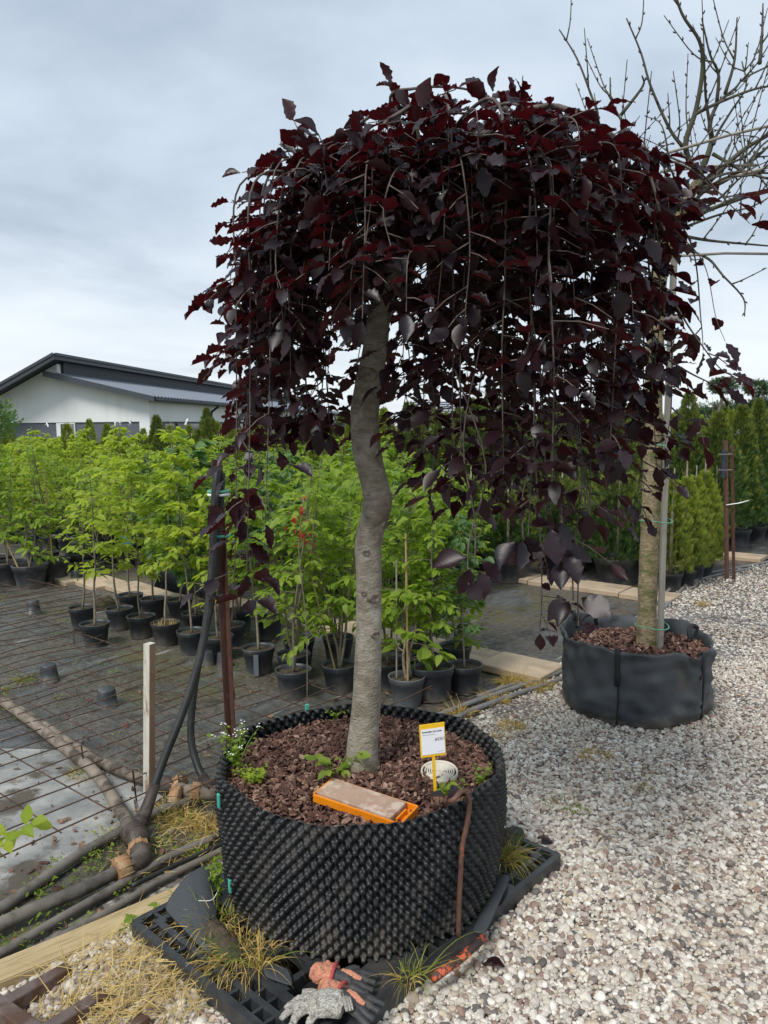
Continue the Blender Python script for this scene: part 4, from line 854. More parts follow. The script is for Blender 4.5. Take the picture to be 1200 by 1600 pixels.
# left background: rows of yellow-green and dark thujas
for ri, u in enumerate((6.35, 7.0, 7.7, 8.5, 9.4)):
    v = 4.4
    while v < 13.5:
        kd = rr.choice(['gold', 'gold2', 'gold', 'tall', 'tall3']) if u < 8 else rr.choice(['tall', 'tall2', 'gold2', 'tall3'])
        p = bed(u + rr.gauss(0, .08), v); thuja(kd, p, '%s thuja, %s row before the white building, %s' % (KD[kd], ROWN[ri], zone(p.x, p.y)), 'thujas in rows in front of the white building', rr.uniform(.68, .85) if rr.random() < .9 else .95, .95, .15, .22, 1.5 if rr.random() < .25 else None, pot=True); v += rr.uniform(.5, .68)
# ragged taller thujas near the building
for i in range(13):
    x = -13.5 + i * 1.2 + rr.uniform(-.2, .2); y = 19 + rr.uniform(-1.5, 2.0)
    kd = rr.choice(['gold', 'gold2', 'gold2']); thuja(kd, (x, y, -.35), '%s taller thuja close to the building, %s' % (KD[kd], zone(x, y)), 'taller thujas close to the building', rr.uniform(.92, 1.22), rr.uniform(.75, 1.1), .15, .22)
for i in range(30):
    x = -1.0 + i * .7 + rr.uniform(-.2, .2); y = 17 + rr.uniform(-1.5, 3.0) + max(0, i - 16) * .25
    kd = rr.choice(['tall', 'gold2', 'tall2', 'tall3']); thuja(kd, (x, y, -.1), 'far %s thuja on the horizon, %s' % (KD[kd], zone(x, y)), 'far thujas along the horizon', rr.uniform(.72, .88), rr.uniform(.9, 1.15), .15, .22)

def clump_tree(name, label, cat, loc, trunk, clumps, m, n, group=None, sz=.16, seed=1, tm='sapstem'):
    root = thing(name, label, cat, loc, 0, group); rn = np.random.default_rng(seed)
    mb = MB()
    for t in trunk: mb.tube(catmull(t[0], 4), [lerp(t[1], t[2], i / (4 * (len(t[0]) - 1))) for i in range(4 * (len(t[0]) - 1) + 1)], 8)
    mb.build('trunk', M[tm], root, True)
    for (cx, cy, cz, rx, ry, rz_) in clumps:
        k = int(n * rx * ry * 4); a = rn.uniform(0, 2 * PI, k); cz2 = rn.uniform(-1, 1, k); q = np.sqrt(1 - cz2 ** 2); f = rn.uniform(.55, 1.05, k) * (1 + .2 * np.sin(3 * a + cx * 7) * q)
        o = np.stack([q * np.cos(a), q * np.sin(a), cz2], 1); P = o * f[:, None] * np.array([rx, ry, rz_]) + np.array([cx, cy, cz])
        D = o + np.array([0, 0, .5]) + rn.normal(0, .4, (k, 3)); L = sz * rn.uniform(.6, 1.3, k)
        c = link('crown', leafmesh('crown', P, D, rn.normal(0, 1, (k, 3)), L, L * .8, rn.random(k), T_SPRAY if m == 'pineneedle' else T_GREEN, M[m]), root); c['kind'] = 'stuff'
PC = 'cloud-pruned pines on the horizon at the right'
clump_tree('pine_tree', 'cloud-pruned pine with flat foliage pads on the horizon above the right thujas', 'pine', (8.9, 19.3, -.12), [([(0, 0, 0), (.1, 0, 1.0), (-.1, 0, 1.6), (.2, 0, 2.1)], .09, .04), ([(-.1, 0, 1.5), (-.5, 0, 1.9), (-.45, 0, 2.4)], .05, .03), ([(.15, 0, 1.9), (.45, 0, 2.2), (.4, 0, 2.4)], .05, .03), ([(-.1, 0, 1.4), (-.9, 0, 1.55)], .05, .03)],
           [(-.45, 0, 2.62, .34, .3, .15), (.42, 0, 2.55, .34, .3, .14), (-.95, 0, 1.80, .40, .34, .22), (-.25, 0, 1.82, .3, .3, .2), (.55, 0, 2.02, .45, .4, .26)], 'pineneedle', 1700, PC, .12, 1)
clump_tree('pine_tree', 'second cloud-pruned pine cut by the right edge of the photo', 'pine', (10.35, 19.6, -.1), [([(0, 0, 0), (0, 0, 1.2), (.2, 0, 2.4)], .09, .04), ([(0, 0, 1.5), (-.4, 0, 1.7)], .04, .03)], [(.15, 0, 2.7, .45, .4, .26), (-.5, 0, 1.85, .5, .4, .28), (.5, 0, 1.9, .5, .4, .3)], 'pineneedle', 1700, PC, .12, 2)
clump_tree('pine_tree', 'low dense pine filling the gap behind the cloud-pruned pine', 'pine', (9.7, 22, 0), [([(0, 0, 0), (0, 0, .8), (.1, 0, 1.5)], .09, .05)], [(0, 0, 1.75, .9, .6, .4), (-1.1, .2, 1.6, .5, .5, .35)], 'pineneedle', 900, PC, .13, 3)
clump_tree('round_tree', 'small round-headed tree before the left end of the white building', 'tree', (-8.35, 16.5, 0), [([(0, 0, 0), (0, 0, 1.0), (0, 0, 1.6)], .05, .03)], [(0, 0, 1.85, .46, .46, .48)], 'oakleaf', 1500, None, .075, 4)
for i, (x, y, hh) in enumerate(((8.05, 18.5, 2.3), (8.3, 19.0, 2.5), (7.75, 18.3, 2.1))):
    mb = MB()
    for k in range(7): mb.tube([(0, 0, 0), (random.gauss(0, .1), random.gauss(0, .1), hh * .6), (random.gauss(0, .2), random.gauss(0, .2), hh * random.uniform(.85, 1))], [.012, .007, .003], 4)
    t = thing('bare_shrub', 'thin bare-twigged shrub sticking up at the left of the cloud-pruned pine', 'shrub', (x, y, 0), 0, 'bare shrubs beside the pines'); mb.build('stem', M['twig2'], t, True)

# ================================================================== SECOND TREE: bare, in a woven bag
def woven_bag():
    root = thing('tree_bag', 'round black woven grow bag with straps holding the bare tree', 'grow bag', (BAGX, BAGY, 0))
    n = 96; V = []; prof = [(.0, .0), (.36, .0), (.388, .02), (.398, .06), (.40, .13), (.392, .2), (.395, .3), (.398, .38), (.402, .435)]
    def rad(a, z): return 1 + .024 * math.sin(2 * a + 1) + .020 * math.cos(4 * a + .6) + .022 * mnoise.noise(Vector((math.cos(a) * 2.4, math.sin(a) * 2.4, z * 5))) + .010 * mnoise.noise(Vector((math.cos(a) * 7, math.sin(a) * 7, z * 9)))
    def topz(a): return .016 * math.sin(3 * a + .5) + .035 * mnoise.noise(Vector((math.cos(a) * 2, math.sin(a) * 2, 7))) + .03 * math.cos(a - 2.4) + .012 * mnoise.noise(Vector((math.cos(a) * 5, math.sin(a) * 5, 3)))
    rows = []
    for r, z in prof: rows.append([(r, z, 1)] * 1)
    pr = []
    for i in range(len(prof) - 1):
        for k in range(3): pr.append(tuple(lerp(prof[i][q], prof[i + 1][q], k / 3) for q in (0, 1)))
    pr.append(prof[-1]); ins = [(.396, .432), (.39, .40), (.385, .36), (.38, .31)]
    for r, z in pr + ins:
        for j in range(n):
            a = 2 * PI * j / n; f = rad(a, min(z, .43)) * (1.0 if r > .1 else 1); zz = z + topz(a) * (max(0, z) / .435) ** 1.5
            crease = (.026 * mnoise.noise(Vector((a * 3.5, z * 20, 2))) + .016 * mnoise.noise(Vector((a * 9, z * 13 + a * 6, 5))) + .010 * abs(mnoise.noise(Vector((a * 16, z * 30, 8))))) * (1 if z > .03 and r > .3 else 0)
            V.append(((r + crease) * f * math.cos(a), (r + crease) * f * math.sin(a), zz))
    F = np.array([(i * n + j, i * n + (j + 1) % n, (i + 1) * n + (j + 1) % n, (i + 1) * n + j) for i in range(len(pr) + len(ins) - 1) for j in range(n)])
    link('cloth', npmesh('cloth', V, [F], M['bag']), root)
    so = MB()
    for q, f in enumerate((0, .3, .6, .99)):
        for j in range(32): so.v.append((.385 * f * math.cos(2 * PI * j / 32),   .385 * f * math.sin(2 * PI * j / 32), .345 + .02 * (1 - f) + .012 * mnoise.noise(Vector((j, q * 3, 5)))))
    for q in range(3):
        for j in range(32): so.f.append((q * 32 + j, q * 32 + (j + 1) % 32, (q + 1) * 32 + (j + 1) % 32, (q + 1) * 32 + j)); so.m.append(0)
    so.build('soil', M['mulchbase'], root, True)
    # seams and straps down the outside, handles looping over the rim
    for a in (-2.13, -.82, .9, 2.5):
        pts = [((.402 + .004) * rad(a, z) * math.cos(a + .02 * math.sin(z * 9)), (.402 + .004) * rad(a, z) * math.sin(a + .02 * math.sin(z * 9)), z) for z in np.linspace(.03, .30, 8)]
        MB().tube(pts, .006, 6).build('seam', M['strap'], root, True)
        mb = MB(); w = .045
        zs = [.24, .30, .36, .42, .452, .455, .43, .40]; rs = [.412, .414, .414, .414, .408, .396, .385, .382]
        for z, r in zip(zs, rs):
            f = rad(a, min(z, .43)); zz = z + topz(a) * min(1, z / .435) ** 1.5
            for s in (-1, 1): mb.v.append(((r * f) * math.cos(a + s * w / .8 / 2 * 1.2), (r * f) * math.sin(a + s * w / .8 / 2 * 1.2), zz))
        for i in range(7): mb.f.append((2 * i, 2 * i + 1, 2 * i + 3, 2 * i + 2)); mb.m.append(0)
        o = mb.build('strap', M['strap'], root, True); sm = o.modifiers.new('thick', 'SOLIDIFY'); sm.thickness = .004
    # standing handle loop at the back left
    MB().tube(catmull([(-.30, .20, .42), (-.27, .19, .475), (-.22, .23, .49), (-.17, .28, .47), (-.15, .30, .41)], 4), .012, 6).build('handle', M['strap'], root, True)
    MB().tube(catmull([(.30, -.02, .40), (.30, .0, .445), (.34, .06, .46), (.385, .10, .44)], 4), .014, 6).build('handle', M['strap'], root, True)
woven_bag()
BR = [[(1.704, 4.3, 2.94), (1.62, 4.3, 3.095), (1.659, 4.3, 3.267), (1.663, 4.3, 3.451), (1.624, 4.3, 3.579), (1.526, 4.3, 3.694), (1.461, 4.3, 3.843), (1.43, 4.3, 3.95)],
 [(1.62, 4.3, 3.105), (1.549, 4.3, 3.194), (1.44, 4.3, 3.408), (1.378, 4.3, 3.581), (1.299, 4.3, 3.75)], [(1.537, 4.3, 2.776), (1.343, 4.3, 2.944), (1.255, 4.3, 3.043), (1.199, 4.3, 3.23), (1.197, 4.3, 3.337), (1.178, 4.3, 3.456), (1.089, 4.3, 3.658), (1.012, 4.3, 3.838)],
 [(1.33, 4.3, 3.075), (1.328, 4.3, 3.15), (1.295, 4.3, 3.239), (1.231, 4.3, 3.327), (1.218, 4.3, 3.455)], [(1.284, 4.3, 3.271), (1.372, 4.3, 3.399), (1.368, 4.3, 3.44)],
 [(1.705, 4.3, 2.923), (1.776, 4.3, 3.136), (1.779, 4.3, 3.243), (1.836, 4.3, 3.362), (1.924, 4.3, 3.448), (2.012, 4.3, 3.511), (2.22, 4.3, 3.614)], [(1.835, 4.3, 3.372), (1.876, 4.3, 3.544), (1.884, 4.3, 3.754)],
 [(1.793, 4.3, 3.33), (1.781, 4.3, 3.459), (1.723, 4.3, 3.556), (1.667, 4.3, 3.715)], [(1.669, 4.3, 3.267), (1.793, 4.3, 3.321), (1.951, 4.3, 3.371), (2.062, 4.3, 3.386), (2.264, 4.3, 3.422)], [(1.772, 4.3, 3.159), (1.717, 4.3, 3.363), (1.7, 4.3, 3.549)],
 [(1.779, 4.3, 3.07), (1.934, 4.3, 2.947), (2.085, 4.3, 2.88), (2.298, 4.3, 2.768)], [(1.707, 4.3, 2.874), (1.876, 4.3, 2.948), (2.052, 4.3, 3.091), (2.238, 4.3, 3.261)], [(1.56, 4.3, 2.709), (1.7, 4.3, 2.764), (1.916, 4.3, 2.815), (2.086, 4.3, 2.87), (2.287, 4.3, 2.967)],
 [(1.604, 4.3, 2.652), (1.809, 4.3, 2.636), (2.097, 4.3, 2.62), (2.305, 4.3, 2.634)], [(1.563, 4.3, 2.609), (1.638, 4.3, 2.567), (1.754, 4.3, 2.512), (1.817, 4.3, 2.427), (1.923, 4.3, 2.297), (1.92, 4.3, 2.197)],
 [(1.74, 4.3, 2.906), (1.905, 4.3, 3.069), (2.073, 4.3, 3.149), (2.269, 4.3, 3.325)], [(1.741, 4.3, 2.873), (1.942, 4.3, 3.003), (2.074, 4.3, 3.133), (2.276, 4.3, 3.196)], [(1.784, 4.3, 3.119), (1.832, 4.3, 3.2), (1.929, 4.3, 3.329), (2.024, 4.3, 3.489), (2.033, 4.3, 3.648)], [(2.012, 4.3, 3.521), (2.025, 4.3, 3.68), (2.031, 4.3, 3.837)]]
def bare_tree():
    root = thing('bare_tree', 'bare grafted tree with mossy twigs growing in the black woven bag', 'tree', (1.5, 4.3, .38)); C = Vector((1.5, 4.3, .38)); rn = random.Random(4)
    tr = [(1.5, 4.3, .36), (1.5, 4.3, .78), (1.503, 4.3, 1.323), (1.502, 4.3, 1.855), (1.504, 4.3, 2.27), (1.527, 4.3, 2.542), (1.591, 4.3, 2.725), (1.705, 4.3, 2.93)]
    sp = catmull(tr, 12); n = 14; V = []; F = []
    for i, p in enumerate(sp):
        f = i / (len(sp) - 1); r = np.interp(f, [0, .05, .3, .7, .85, 1], [.064, .053, .048, .042, .037, .030])
        ring = 1 + .10 * math.exp(-((p.z * 5.1) % 1 - .5) ** 2 * 60)
        for j in range(n):
            a = 2 * PI * j / n; q = r * ring * (1 + .07 * mnoise.noise(Vector((math.cos(a) * 2, math.sin(a) * 2, p.z * 9)))); V.append((p.x - C.x + q * math.cos(a), p.y - C.y + q * math.sin(a), p.z - C.z))
    F = np.array([(i * n + j, i * n + (j + 1) % n, (i + 1) * n + (j + 1) % n, (i + 1) * n + j) for i in range(len(sp) - 1) for j in range(n)])
    link('trunk', npmesh('trunk', V, [F], M['bark2']), root)
    def shoot(mb, pts, r0, r1, buds=True):
        pts = [Vector(p) + Vector((rn.gauss(0, .006), 0, rn.gauss(0, .006))) if 0 < i < len(pts) - 1 else Vector(p) for i, p in enumerate(pts)]
        s = catmull(pts, 5); s = [p - C for p in s]; k = len(s) - 1; mb.tube(s, [lerp(r0, r1, (i / k) ** .8) for i in range(k + 1)], 6)
        if buds:
            L = 0
            for i in range(1, k):
                L += (s[i] - s[i - 1]).length
                if L > .05:
                    L = 0; t = (s[i + 1] - s[i - 1]).normalized(); sd = t.orthogonal().normalized(); sd = Matrix.Rotation(rn.uniform(0, 6.28), 3, t) @ sd
                    b = s[i] + sd * lerp(r0, r1, i / k) * .6; mb.tube([b, b + (sd + t) * .008, b + (sd * .6 + t) * .016], [.0045, .004, .001], 5)
        return s
    rr_ = random.Random(8)
    for bi, b in enumerate(BR):
        ln = sum((Vector(b[i + 1]) - Vector(b[i])).length for i in range(len(b) - 1)); dy = rr_.uniform(-.45, .45) * min(1, ln)
        q = [(x, y + dy * i / (len(b) - 1), z) for i, (x, y, z) in enumerate(b)]
        mb = MB(); r0 = .018 if bi in (0, 5, 2, 11, 12, 15) else .0105
        s = shoot(mb, q, r0, .0035)
        for k in range(int(ln * 5)):                            # side twigs
            i = rr_.randrange(2, len(s) - 1); t = (s[i] - s[i - 1]).normalized(); sd = Matrix.Rotation(rr_.uniform(0, 6.28), 3, t) @ t.orthogonal().normalized(); l = rr_.uniform(.08, .32)
            p0 = s[i] + C; pts = [p0, p0 + (sd * .6 + t * .6 + Vector((0, 0, .3))) * l * .5, p0 + (sd * .8 + t + Vector((0, 0, .8))) * l * .85]
            shoot(mb, pts, .0050, .0022)
        mb.build('branch', M['twig2'], root, True)
    for k in range(15):                                            # more limbs round the head, some running toward and away from the camera
        a = k * 2.39996 + rr_.uniform(-.2, .2); l = rr_.uniform(.55, .95); p0 = Vector((1.56 + .1 * rr_.random(), 4.3, rr_.uniform(2.6, 2.85))); d = Vector((math.cos(a), math.sin(a), 0))
        if d.x < -.55: l *= .5
        pts = [p0, p0 + d * l * .35 + Vector((0, 0, .10)), p0 + d * l * .7 + Vector((0, 0, .12 + rr_.uniform(-.1, .15))), p0 + d * l + Vector((0, 0, rr_.uniform(-.15, .45)))]
        mb = MB(); s = shoot(mb, pts, .0095, .0028)
        for q in range(3):
            i = rr_.randrange(5, len(s) - 1); b0 = s[i] + C; shoot(mb, [b0, b0 + Vector((rr_.gauss(0, .08), rr_.gauss(0, .08), rr_.uniform(.08, .2))), b0 + Vector((rr_.gauss(0, .12), rr_.gauss(0, .12), rr_.uniform(.2, .5)))], .005, .002)
        mb.build('branch', M['twig2'], root, True)
bare_tree()
o = MB().tube([(1.548, 4.215, .34), (1.548, 4.215, 1.15), (1.552, 4.215, 1.99), (1.562, 4.215, 2.62)], .0195, 4).build('stake', M['stakewood'], None)
tag(o, 'grey square wooden stake tied beside the trunk of the bare tree', 'stake')
for z, m in ((.50, 'greentie'), (1.10, 'greentie'), (1.52, 'greentie'), (2.05, 'greentie')):
    mb = MB(); pts = [Vector((1.515 + .092 * math.cos(a), 4.265 + .102 * math.sin(a), z + .006 * math.sin(a * 2))) for a in np.linspace(0, 2 * PI, 20)]; mb.tube(pts, .0032, 5, caps=False)
    tag(mb.build('tree_tie', M[m], None, True), {.50: 'green tie binding trunk and stake just above the woven bag', 1.10: 'green tie at mid-height round the bare tree and its stake', 1.52: 'green tie round the bare tree at eye level', 1.09: 'white cord just under the mid-height green tie', 2.05: 'topmost green tie round the bare tree under its crown'}[z], 'tree tie')
for i, (a, b) in enumerate((((1.511, 4.25, 3.057), (2.18, 4.25, 3.217)), ((1.47, 4.2, 2.95), (2.021, 4.3, 3.009)), ((1.527, 4.15, 2.508), (2.212, 4.45, 2.577)), ((1.551, 4.4, 2.861), (2.226, 4.0, 2.978)))):
    tag(MB().tube([a, tuple((a[k] + b[k]) / 2 + (.01 if k == 2 else 0) for k in range(3)), b], .0075, 6).build('bamboo_cane', M['greycane'], None, True),
        ['straight cane tied uppermost across the bare tree crown', 'short cane tied across the middle of the bare tree crown', 'lowest straight cane tied level under the bare tree crown', 'cane tied across the bare tree crown running toward the camera'][i], 'cane', 'canes tied across the bare tree crown')

# ================================================================== POSTS, MESH, PIPES
def angle_post(name, label, p0, p1, w=.035, rz=0.0, holes=False):
    root = thing(name, label, 'post', p0); d = Vector(p1) - Vector(p0); mb = MB(); t = .005; c, s = math.cos(rz), math.sin(rz)
    sec = [(0, 0), (w, 0), (w, t), (t, t), (t, w), (0, w)]
    mb.v = [(x * c - y * s + d.x * k, x * s + y * c + d.y * k, d.z * k) for k in (0, 1) for x, y in sec]; mb.f = [(5, 4, 3, 2, 1, 0), (6, 7, 8, 9, 10, 11)] + [(i, (i + 1) % 6, 6 + (i + 1) % 6, 6 + i) for i in range(6)]; mb.m = [0] * 8
    mb.build('bar', M['postpaint'], root); return root
BPX, BPY = -.735, 3.47
r = angle_post('steel_post', 'brown steel angle post behind the round planter with black hoses hung on it', (BPX + .012, BPY, -.05), (BPX - .012, BPY, 1.50), .036, math.radians(-135))
for z, m in ((1.36, 'greentie'), (1.345, 'whitetag'), (1.16, 'teal')):
    mb = MB(); mb.tube([(-.02 + .045 * math.cos(a), -.03 + .05 * math.sin(a), z + .05) for a in np.linspace(0, 2 * PI, 16)], .006, 5, caps=False); mb.build('tie', M[m], r, True)
hl = catmull([(-.735, 3.42, 1.47), (-.743, 3.39, 1.388), (-.755, 3.36, 1.2), (-.759, 3.34, 1.05), (-.789, 3.25, .728), (-.852, 3.15, .479), (-.928, 3.05, .27), (-.968, 2.97, .135), (-.988, 2.93, .075)], 6)
hroot = thing('rubber_hose', 'thick black rubber hose falling from the steel post to the pipe fitting at the left', 'hose', (-.988, 2.93, .05)); off = Vector((-.988, 2.93, .05))
MB().tube([p - off for p in hl], .0175, 12).build('tube', M['hose'], hroot, True)
MB().tube([hl[-10] - off, hl[-7] - off, hl[-4] - off, hl[-1] - off], [.021, .024, .027, .030], 12).build('hose_end', M['fitting'], hroot, True)
hl2 = catmull([(-.725, 3.44, 1.44), (-.737, 3.42, 1.268), (-.765, 3.42, 1.05), (-.789, 3.42, .859), (-.845, 3.41, .62), (-.879, 3.4, .446), (-.891, 3.36, .25), (-.847, 3.3, .125), (-.774, 3.22, .055)], 6)
hroot = thing('rubber_hose', 'second black rubber hose curving from the steel post down behind the round planter', 'hose', (-.774, 3.22, .04)); off = Vector((-.774, 3.22, .04))
MB().tube([p - off for p in hl2], .017, 12).build('tube', M['hose'], hroot, True)
MB().tube([hl2[-5] - off, hl2[-3] - off, hl2[-1] - off], [.022, .024, .027], 12).build('hose_end', M['fitting'], hroot, True)
r = angle_post('steel_post', 'front one of the twin brown steel posts by the pale hoses at the right', (3.535, 7.84, -.05), (3.47, 7.86, 1.45), .04, math.radians(-120))
mb = MB(); mb.box((-.085, -.02, 1.12), (-.04, .02, 1.40)); mb.build('junction_box', M['clad'], r, bevel=.006)
MB().tube([(-.03, -.02, .84), (.09, -.04, .86), (.20, -.02, .885)], .006, 5).build('wire', M['whitetag'], r, True)
for z in (1.2, 1.36): MB().tube([(-.05 + .07 * math.cos(a), -.005 + .05 * math.sin(a), z) for a in np.linspace(0, 2 * PI, 16)], .004, 5, caps=False).build('tie', M['hosegrey'], r, True)
angle_post('steel_post', 'rear one of the twin brown steel posts by the pale hoses at the right', (3.62, 7.86, -.05), (3.55, 7.88, 1.40), .035, math.radians(-60))
# wooden stake standing in the mesh
r = thing('wooden_stake', 'weathered whitish wooden stake standing upright at the edge of the steel mesh', 'stake', (-1.075, 3.295, 0)); mb = MB()
a = .018
vs = [(x + (.05 if z > .5 else 0), y, z) for z in (-.05, .71) for x, y in ((-a, -a), (a, -a), (a, a), (-a, a))]
mb.add(vs, [(0, 3, 2, 1), (4, 5, 6, 7), (0, 1, 5, 4), (2, 3, 7, 6), (3, 0, 4, 7)], 0); mb.add(vs, [(1, 2, 6, 5)], 1)
o = mb.build('shaft', [M['whitestake'], M['stakeside']], r); o.rotation_euler = (0, 0, -.5)

# rusty steel mesh: every wire a part
def wire_mesh2(ph):
    mb = MB(); mb.tube([(t, .010 * math.sin(t * PI * 1.7 + ph) * t * (1 - t) * 3, .030 * math.sin(t * 5.2 + ph) * t * (1 - t) * 2) for t in np.linspace(0, 1, 11)], .0032, 6); return mb.mesh('wire', M['rust'], True)
WIRES = [wire_mesh2(p) for p in (0, 1.3, 2.7, 4.1, 5.2)]
def wire(root, p0, p1, th=1.0):
    d = p1 - p0; o = link('wire', rw.choice(WIRES), root, p0); o.rotation_euler = d.to_track_quat('X', 'Z').to_euler(); o.scale = (d.length, th, th)
rw = random.Random(2)
r1 = thing('steel_mesh', 'near sheet of rusty reinforcing mesh lying over the pale ground cloth and pipes', 'steel mesh', (0, 0, 0), 0, None)
mz = lambda u, v: .145 - .01 * max(0, v - .4) + .012 * math.sin(u * 2 + v)
for k in range(30):
    v = .385 + .15 * k; wire(r1, bed(-1.9, v + rw.gauss(0, .012), mz(-1.9, v)), bed(.84 + rw.gauss(0, .01), v + rw.gauss(0, .004), mz(.84, v) + .004))
for u in [.60 - .205 * k for k in range(12)]: wire(r1, bed(u, .37, mz(u, .37) - .006), bed(u + rw.gauss(0, .01), 4.8, mz(u, 4.8) - .006))
for u, v in ((.85, .62), (.86, 1.08), (.1, 1.5), (.86, 2.0)):        # bent-down ends that hold the sheet up
    MB().tube([bed(u - .04, v, mz(u, v)), bed(u, v, mz(u, v)), bed(u + .01, v, .01)], .0036, 6).build('leg', M['rust'], r1, True)
MB().tube([bed(.85, .62, .018), bed(.76, .45, .03)], .0036, 6).build('leg', M['rust'], r1, True)
r2 = thing('steel_mesh', 'far sheet of rusty reinforcing mesh covering the muddy bed in front of the sapling pots', 'steel mesh', (0, 0, 0), 0, None)
mz2 = lambda u, v: .115 + .012 * math.sin(u * 2.3 + v * 1.3)
for k in range(44):
    v = .31 + .15 * k; ue = 3.05 if v < .4 else (2.32 if v < .95 else 1.98); 
    if v > 3.6: ue = 2.75
    if v > 5.2: ue = 2.45
    wire(r2, bed(.90 + rw.gauss(0, .01), v + rw.gauss(0, .010), mz2(.9, v)), bed(ue + rw.gauss(0, .02), v + rw.gauss(0, .012), mz2(ue, v)))
for u in [1.02 + .235 * k for k in range(5)]: wire(r2, bed(u, .27, mz2(u, .27) - .006), bed(u + rw.gauss(0, .012), 6.9, mz2(u, 6.9) - .006))
for u in (2.20, 2.44, 2.68): wire(r2, bed(u, 3.6, .11), bed(u, 6.8, .11))
wire(r2, bed(2.2, .27, .11), bed(2.22, .95, .11)); wire(r2, bed(2.6, .27, .11), bed(2.62, .45, .11))
for u, v in ((1.0, .5), (1.96, 1.3), (1.0, 2.4), (1.95, 3.2), (1.0, 4.4)): MB().tube([bed(u, v, mz2(u, v)), bed(u, v, .005)], .0034, 6).build('leg', M['rust'], r2, True)

def pipe(name, label, pts, r, m, group=None, cat='pipe', n=12, sub=5):
    P = catmull([Vector((x, y, z)) for x, y, z in pts], sub); o = thing(name, label, cat, P[0], 0, group)
    MB().tube([p - P[0] for p in P], r, n).build('tube', M[m], o, True); return o, P[0]
o, off = pipe('water_pipe', 'thick brown water pipe running under the steel mesh to the dark tee fitting', [(-2.75, 4.93, .04), (-2.312, 4.445, .042), (-1.882, 3.996, .045), (-1.575, 3.665, .045), (-1.355, 3.415, .05), (-1.114, 3.057, .05), (-1.02, 2.90, .055)], .0265, 'pipe')
MB().tube([Vector(p) - off for p in ((-1.045, 2.945, .054), (-1.03, 2.92, .055), (-.995, 2.865, .055), (-.96, 2.81, .055), (-.95, 2.79, .055))], [.036, .043, .046, .043, .034], 14).build('tee_fitting', M['fitting'], o, True)
MB().tube([Vector(p) - off for p in ((-1.0, 2.90, .06), (-.992, 2.93, .075), (-.985, 2.945, .085))], [.036, .034, .030], 12).build('branch_socket', M['fitting'], o, True)
MB().tube([Vector(p) - off for p in ((-.99, 2.855, .055), (-.985, 2.845, .055))], [.050, .050], 14).build('ring', M['fitting'], o, True)
MB().tube([Vector(p) - off for p in ((-1.018, 2.90, .055), (-1.01, 2.885, .055))], [.049, .049], 14).build('ring', M['fitting'], o, True)
MB().tube([Vector(p) - off for p in ((-.965, 2.80, .055), (-.945, 2.765, .055), (-.93, 2.735, .055))], .028, 12).build('tube', M['pipe'], o, True)
MB().tube([Vector(p) - off for p in catmull(((-.945, 2.755, .055), (-.925, 2.72, .055), (-.915, 2.69, .055), (-.925, 2.665, .054), (-.945, 2.645, .053)), 4)], .038, 12).build('elbow', M['fitting'], o, True)
def nut(parent, p0, p1, r, off):
    mb = MB(); a, b = Vector(p0) - off, Vector(p1) - off; mb.tube([a, a.lerp(b, .1), a.lerp(b, .9), b], [r * .78, r, r * 1.06, r * .82], 16)
    d = (b - a).normalized(); x = d.orthogonal().normalized()
    for k in range(10):
        q = Matrix.Rotation(k / 10 * 2 * PI, 3, d) @ x * r; mb.tube([a + q, b + q], .004, 4)
    mb.build('coupling_nut', M['tannut'], parent, True)
nut(o, (-.955, 2.775, .055), (-.938, 2.742, .055), .039, off)
nut(o, (-.945, 2.648, .053), (-.985, 2.612, .052), .045, off)
o2, off2 = pipe('water_pipe', 'grey-brown pipe leaving the elbow fitting toward the bottom left corner', [(-.98, 2.618, .05), (-1.069, 2.525, .045), (-1.182, 2.427, .042), (-1.30, 2.31, .04)], .0235, 'pipegrey')
o3, off3 = pipe('water_pipe', 'long brown pipe lying behind the thick one, ending in tan couplings by the planter', [(-2.67, 4.79, .035), (-2.328, 4.478, .035), (-1.922, 4.087, .036), (-1.419, 3.588, .04), (-1.134, 3.378, .042), (-1.0, 3.31, .045), (-.93, 3.275, .045)], .025, 'pipe')
MB().tube([Vector(p) - off3 for p in ((-1.03, 3.325, .045), (-.99, 3.305, .045), (-.94, 3.28, .045))], [.034, .038, .036], 12).build('sleeve', M['fitting'], o3, True)
nut(o3, (-.955, 3.30, .048), (-.915, 3.28, .048), .040, off3)
nut(o3, (-.945, 3.20, .046), (-.90, 3.195, .046), .042, off3); nut(o3, (-.86, 3.23, .046), (-.815, 3.225, .046), .042, off3)
MB().tube([Vector(p) - off3 for p in ((-.93, 3.26, .046), (-.90, 3.235, .046), (-.85, 3.228, .046), (-.80, 3.222, .046), (-.74, 3.22, .046))], .033, 12).build('tube', M['pipe'], o3, True)
pipe('water_pipe', 'brown pipe half sunk in weeds left of the dark tee fitting', [(-1.40, 2.35, .03), (-1.319, 2.44, .03), (-1.253, 2.585, .032), (-1.18, 2.747, .035), (-1.071, 2.929, .035), (-.98, 3.08, .03), (-.86, 3.2, .02)], .020, 'pipegrey')
pipe('water_pipe', 'grey pipe running along the bed edge toward the round planter', [(-1.33, 2.06, .03), (-1.208, 2.216, .03), (-1.083, 2.395, .03), (-.936, 2.598, .03), (-.838, 2.74, .028), (-.698, 2.873, .028), (-.60, 3.0, .03)], .0155, 'pipegrey')
pipe('water_pipe', 'thin grey pipe lying right beside the pine board', [(-1.16, 2.17, .026), (-1.06, 2.29, .026), (-.925, 2.448, .026), (-.82, 2.60, .026), (-.64, 2.79, .026), (-.5, 2.93, .026)], .0135, 'pipegrey')
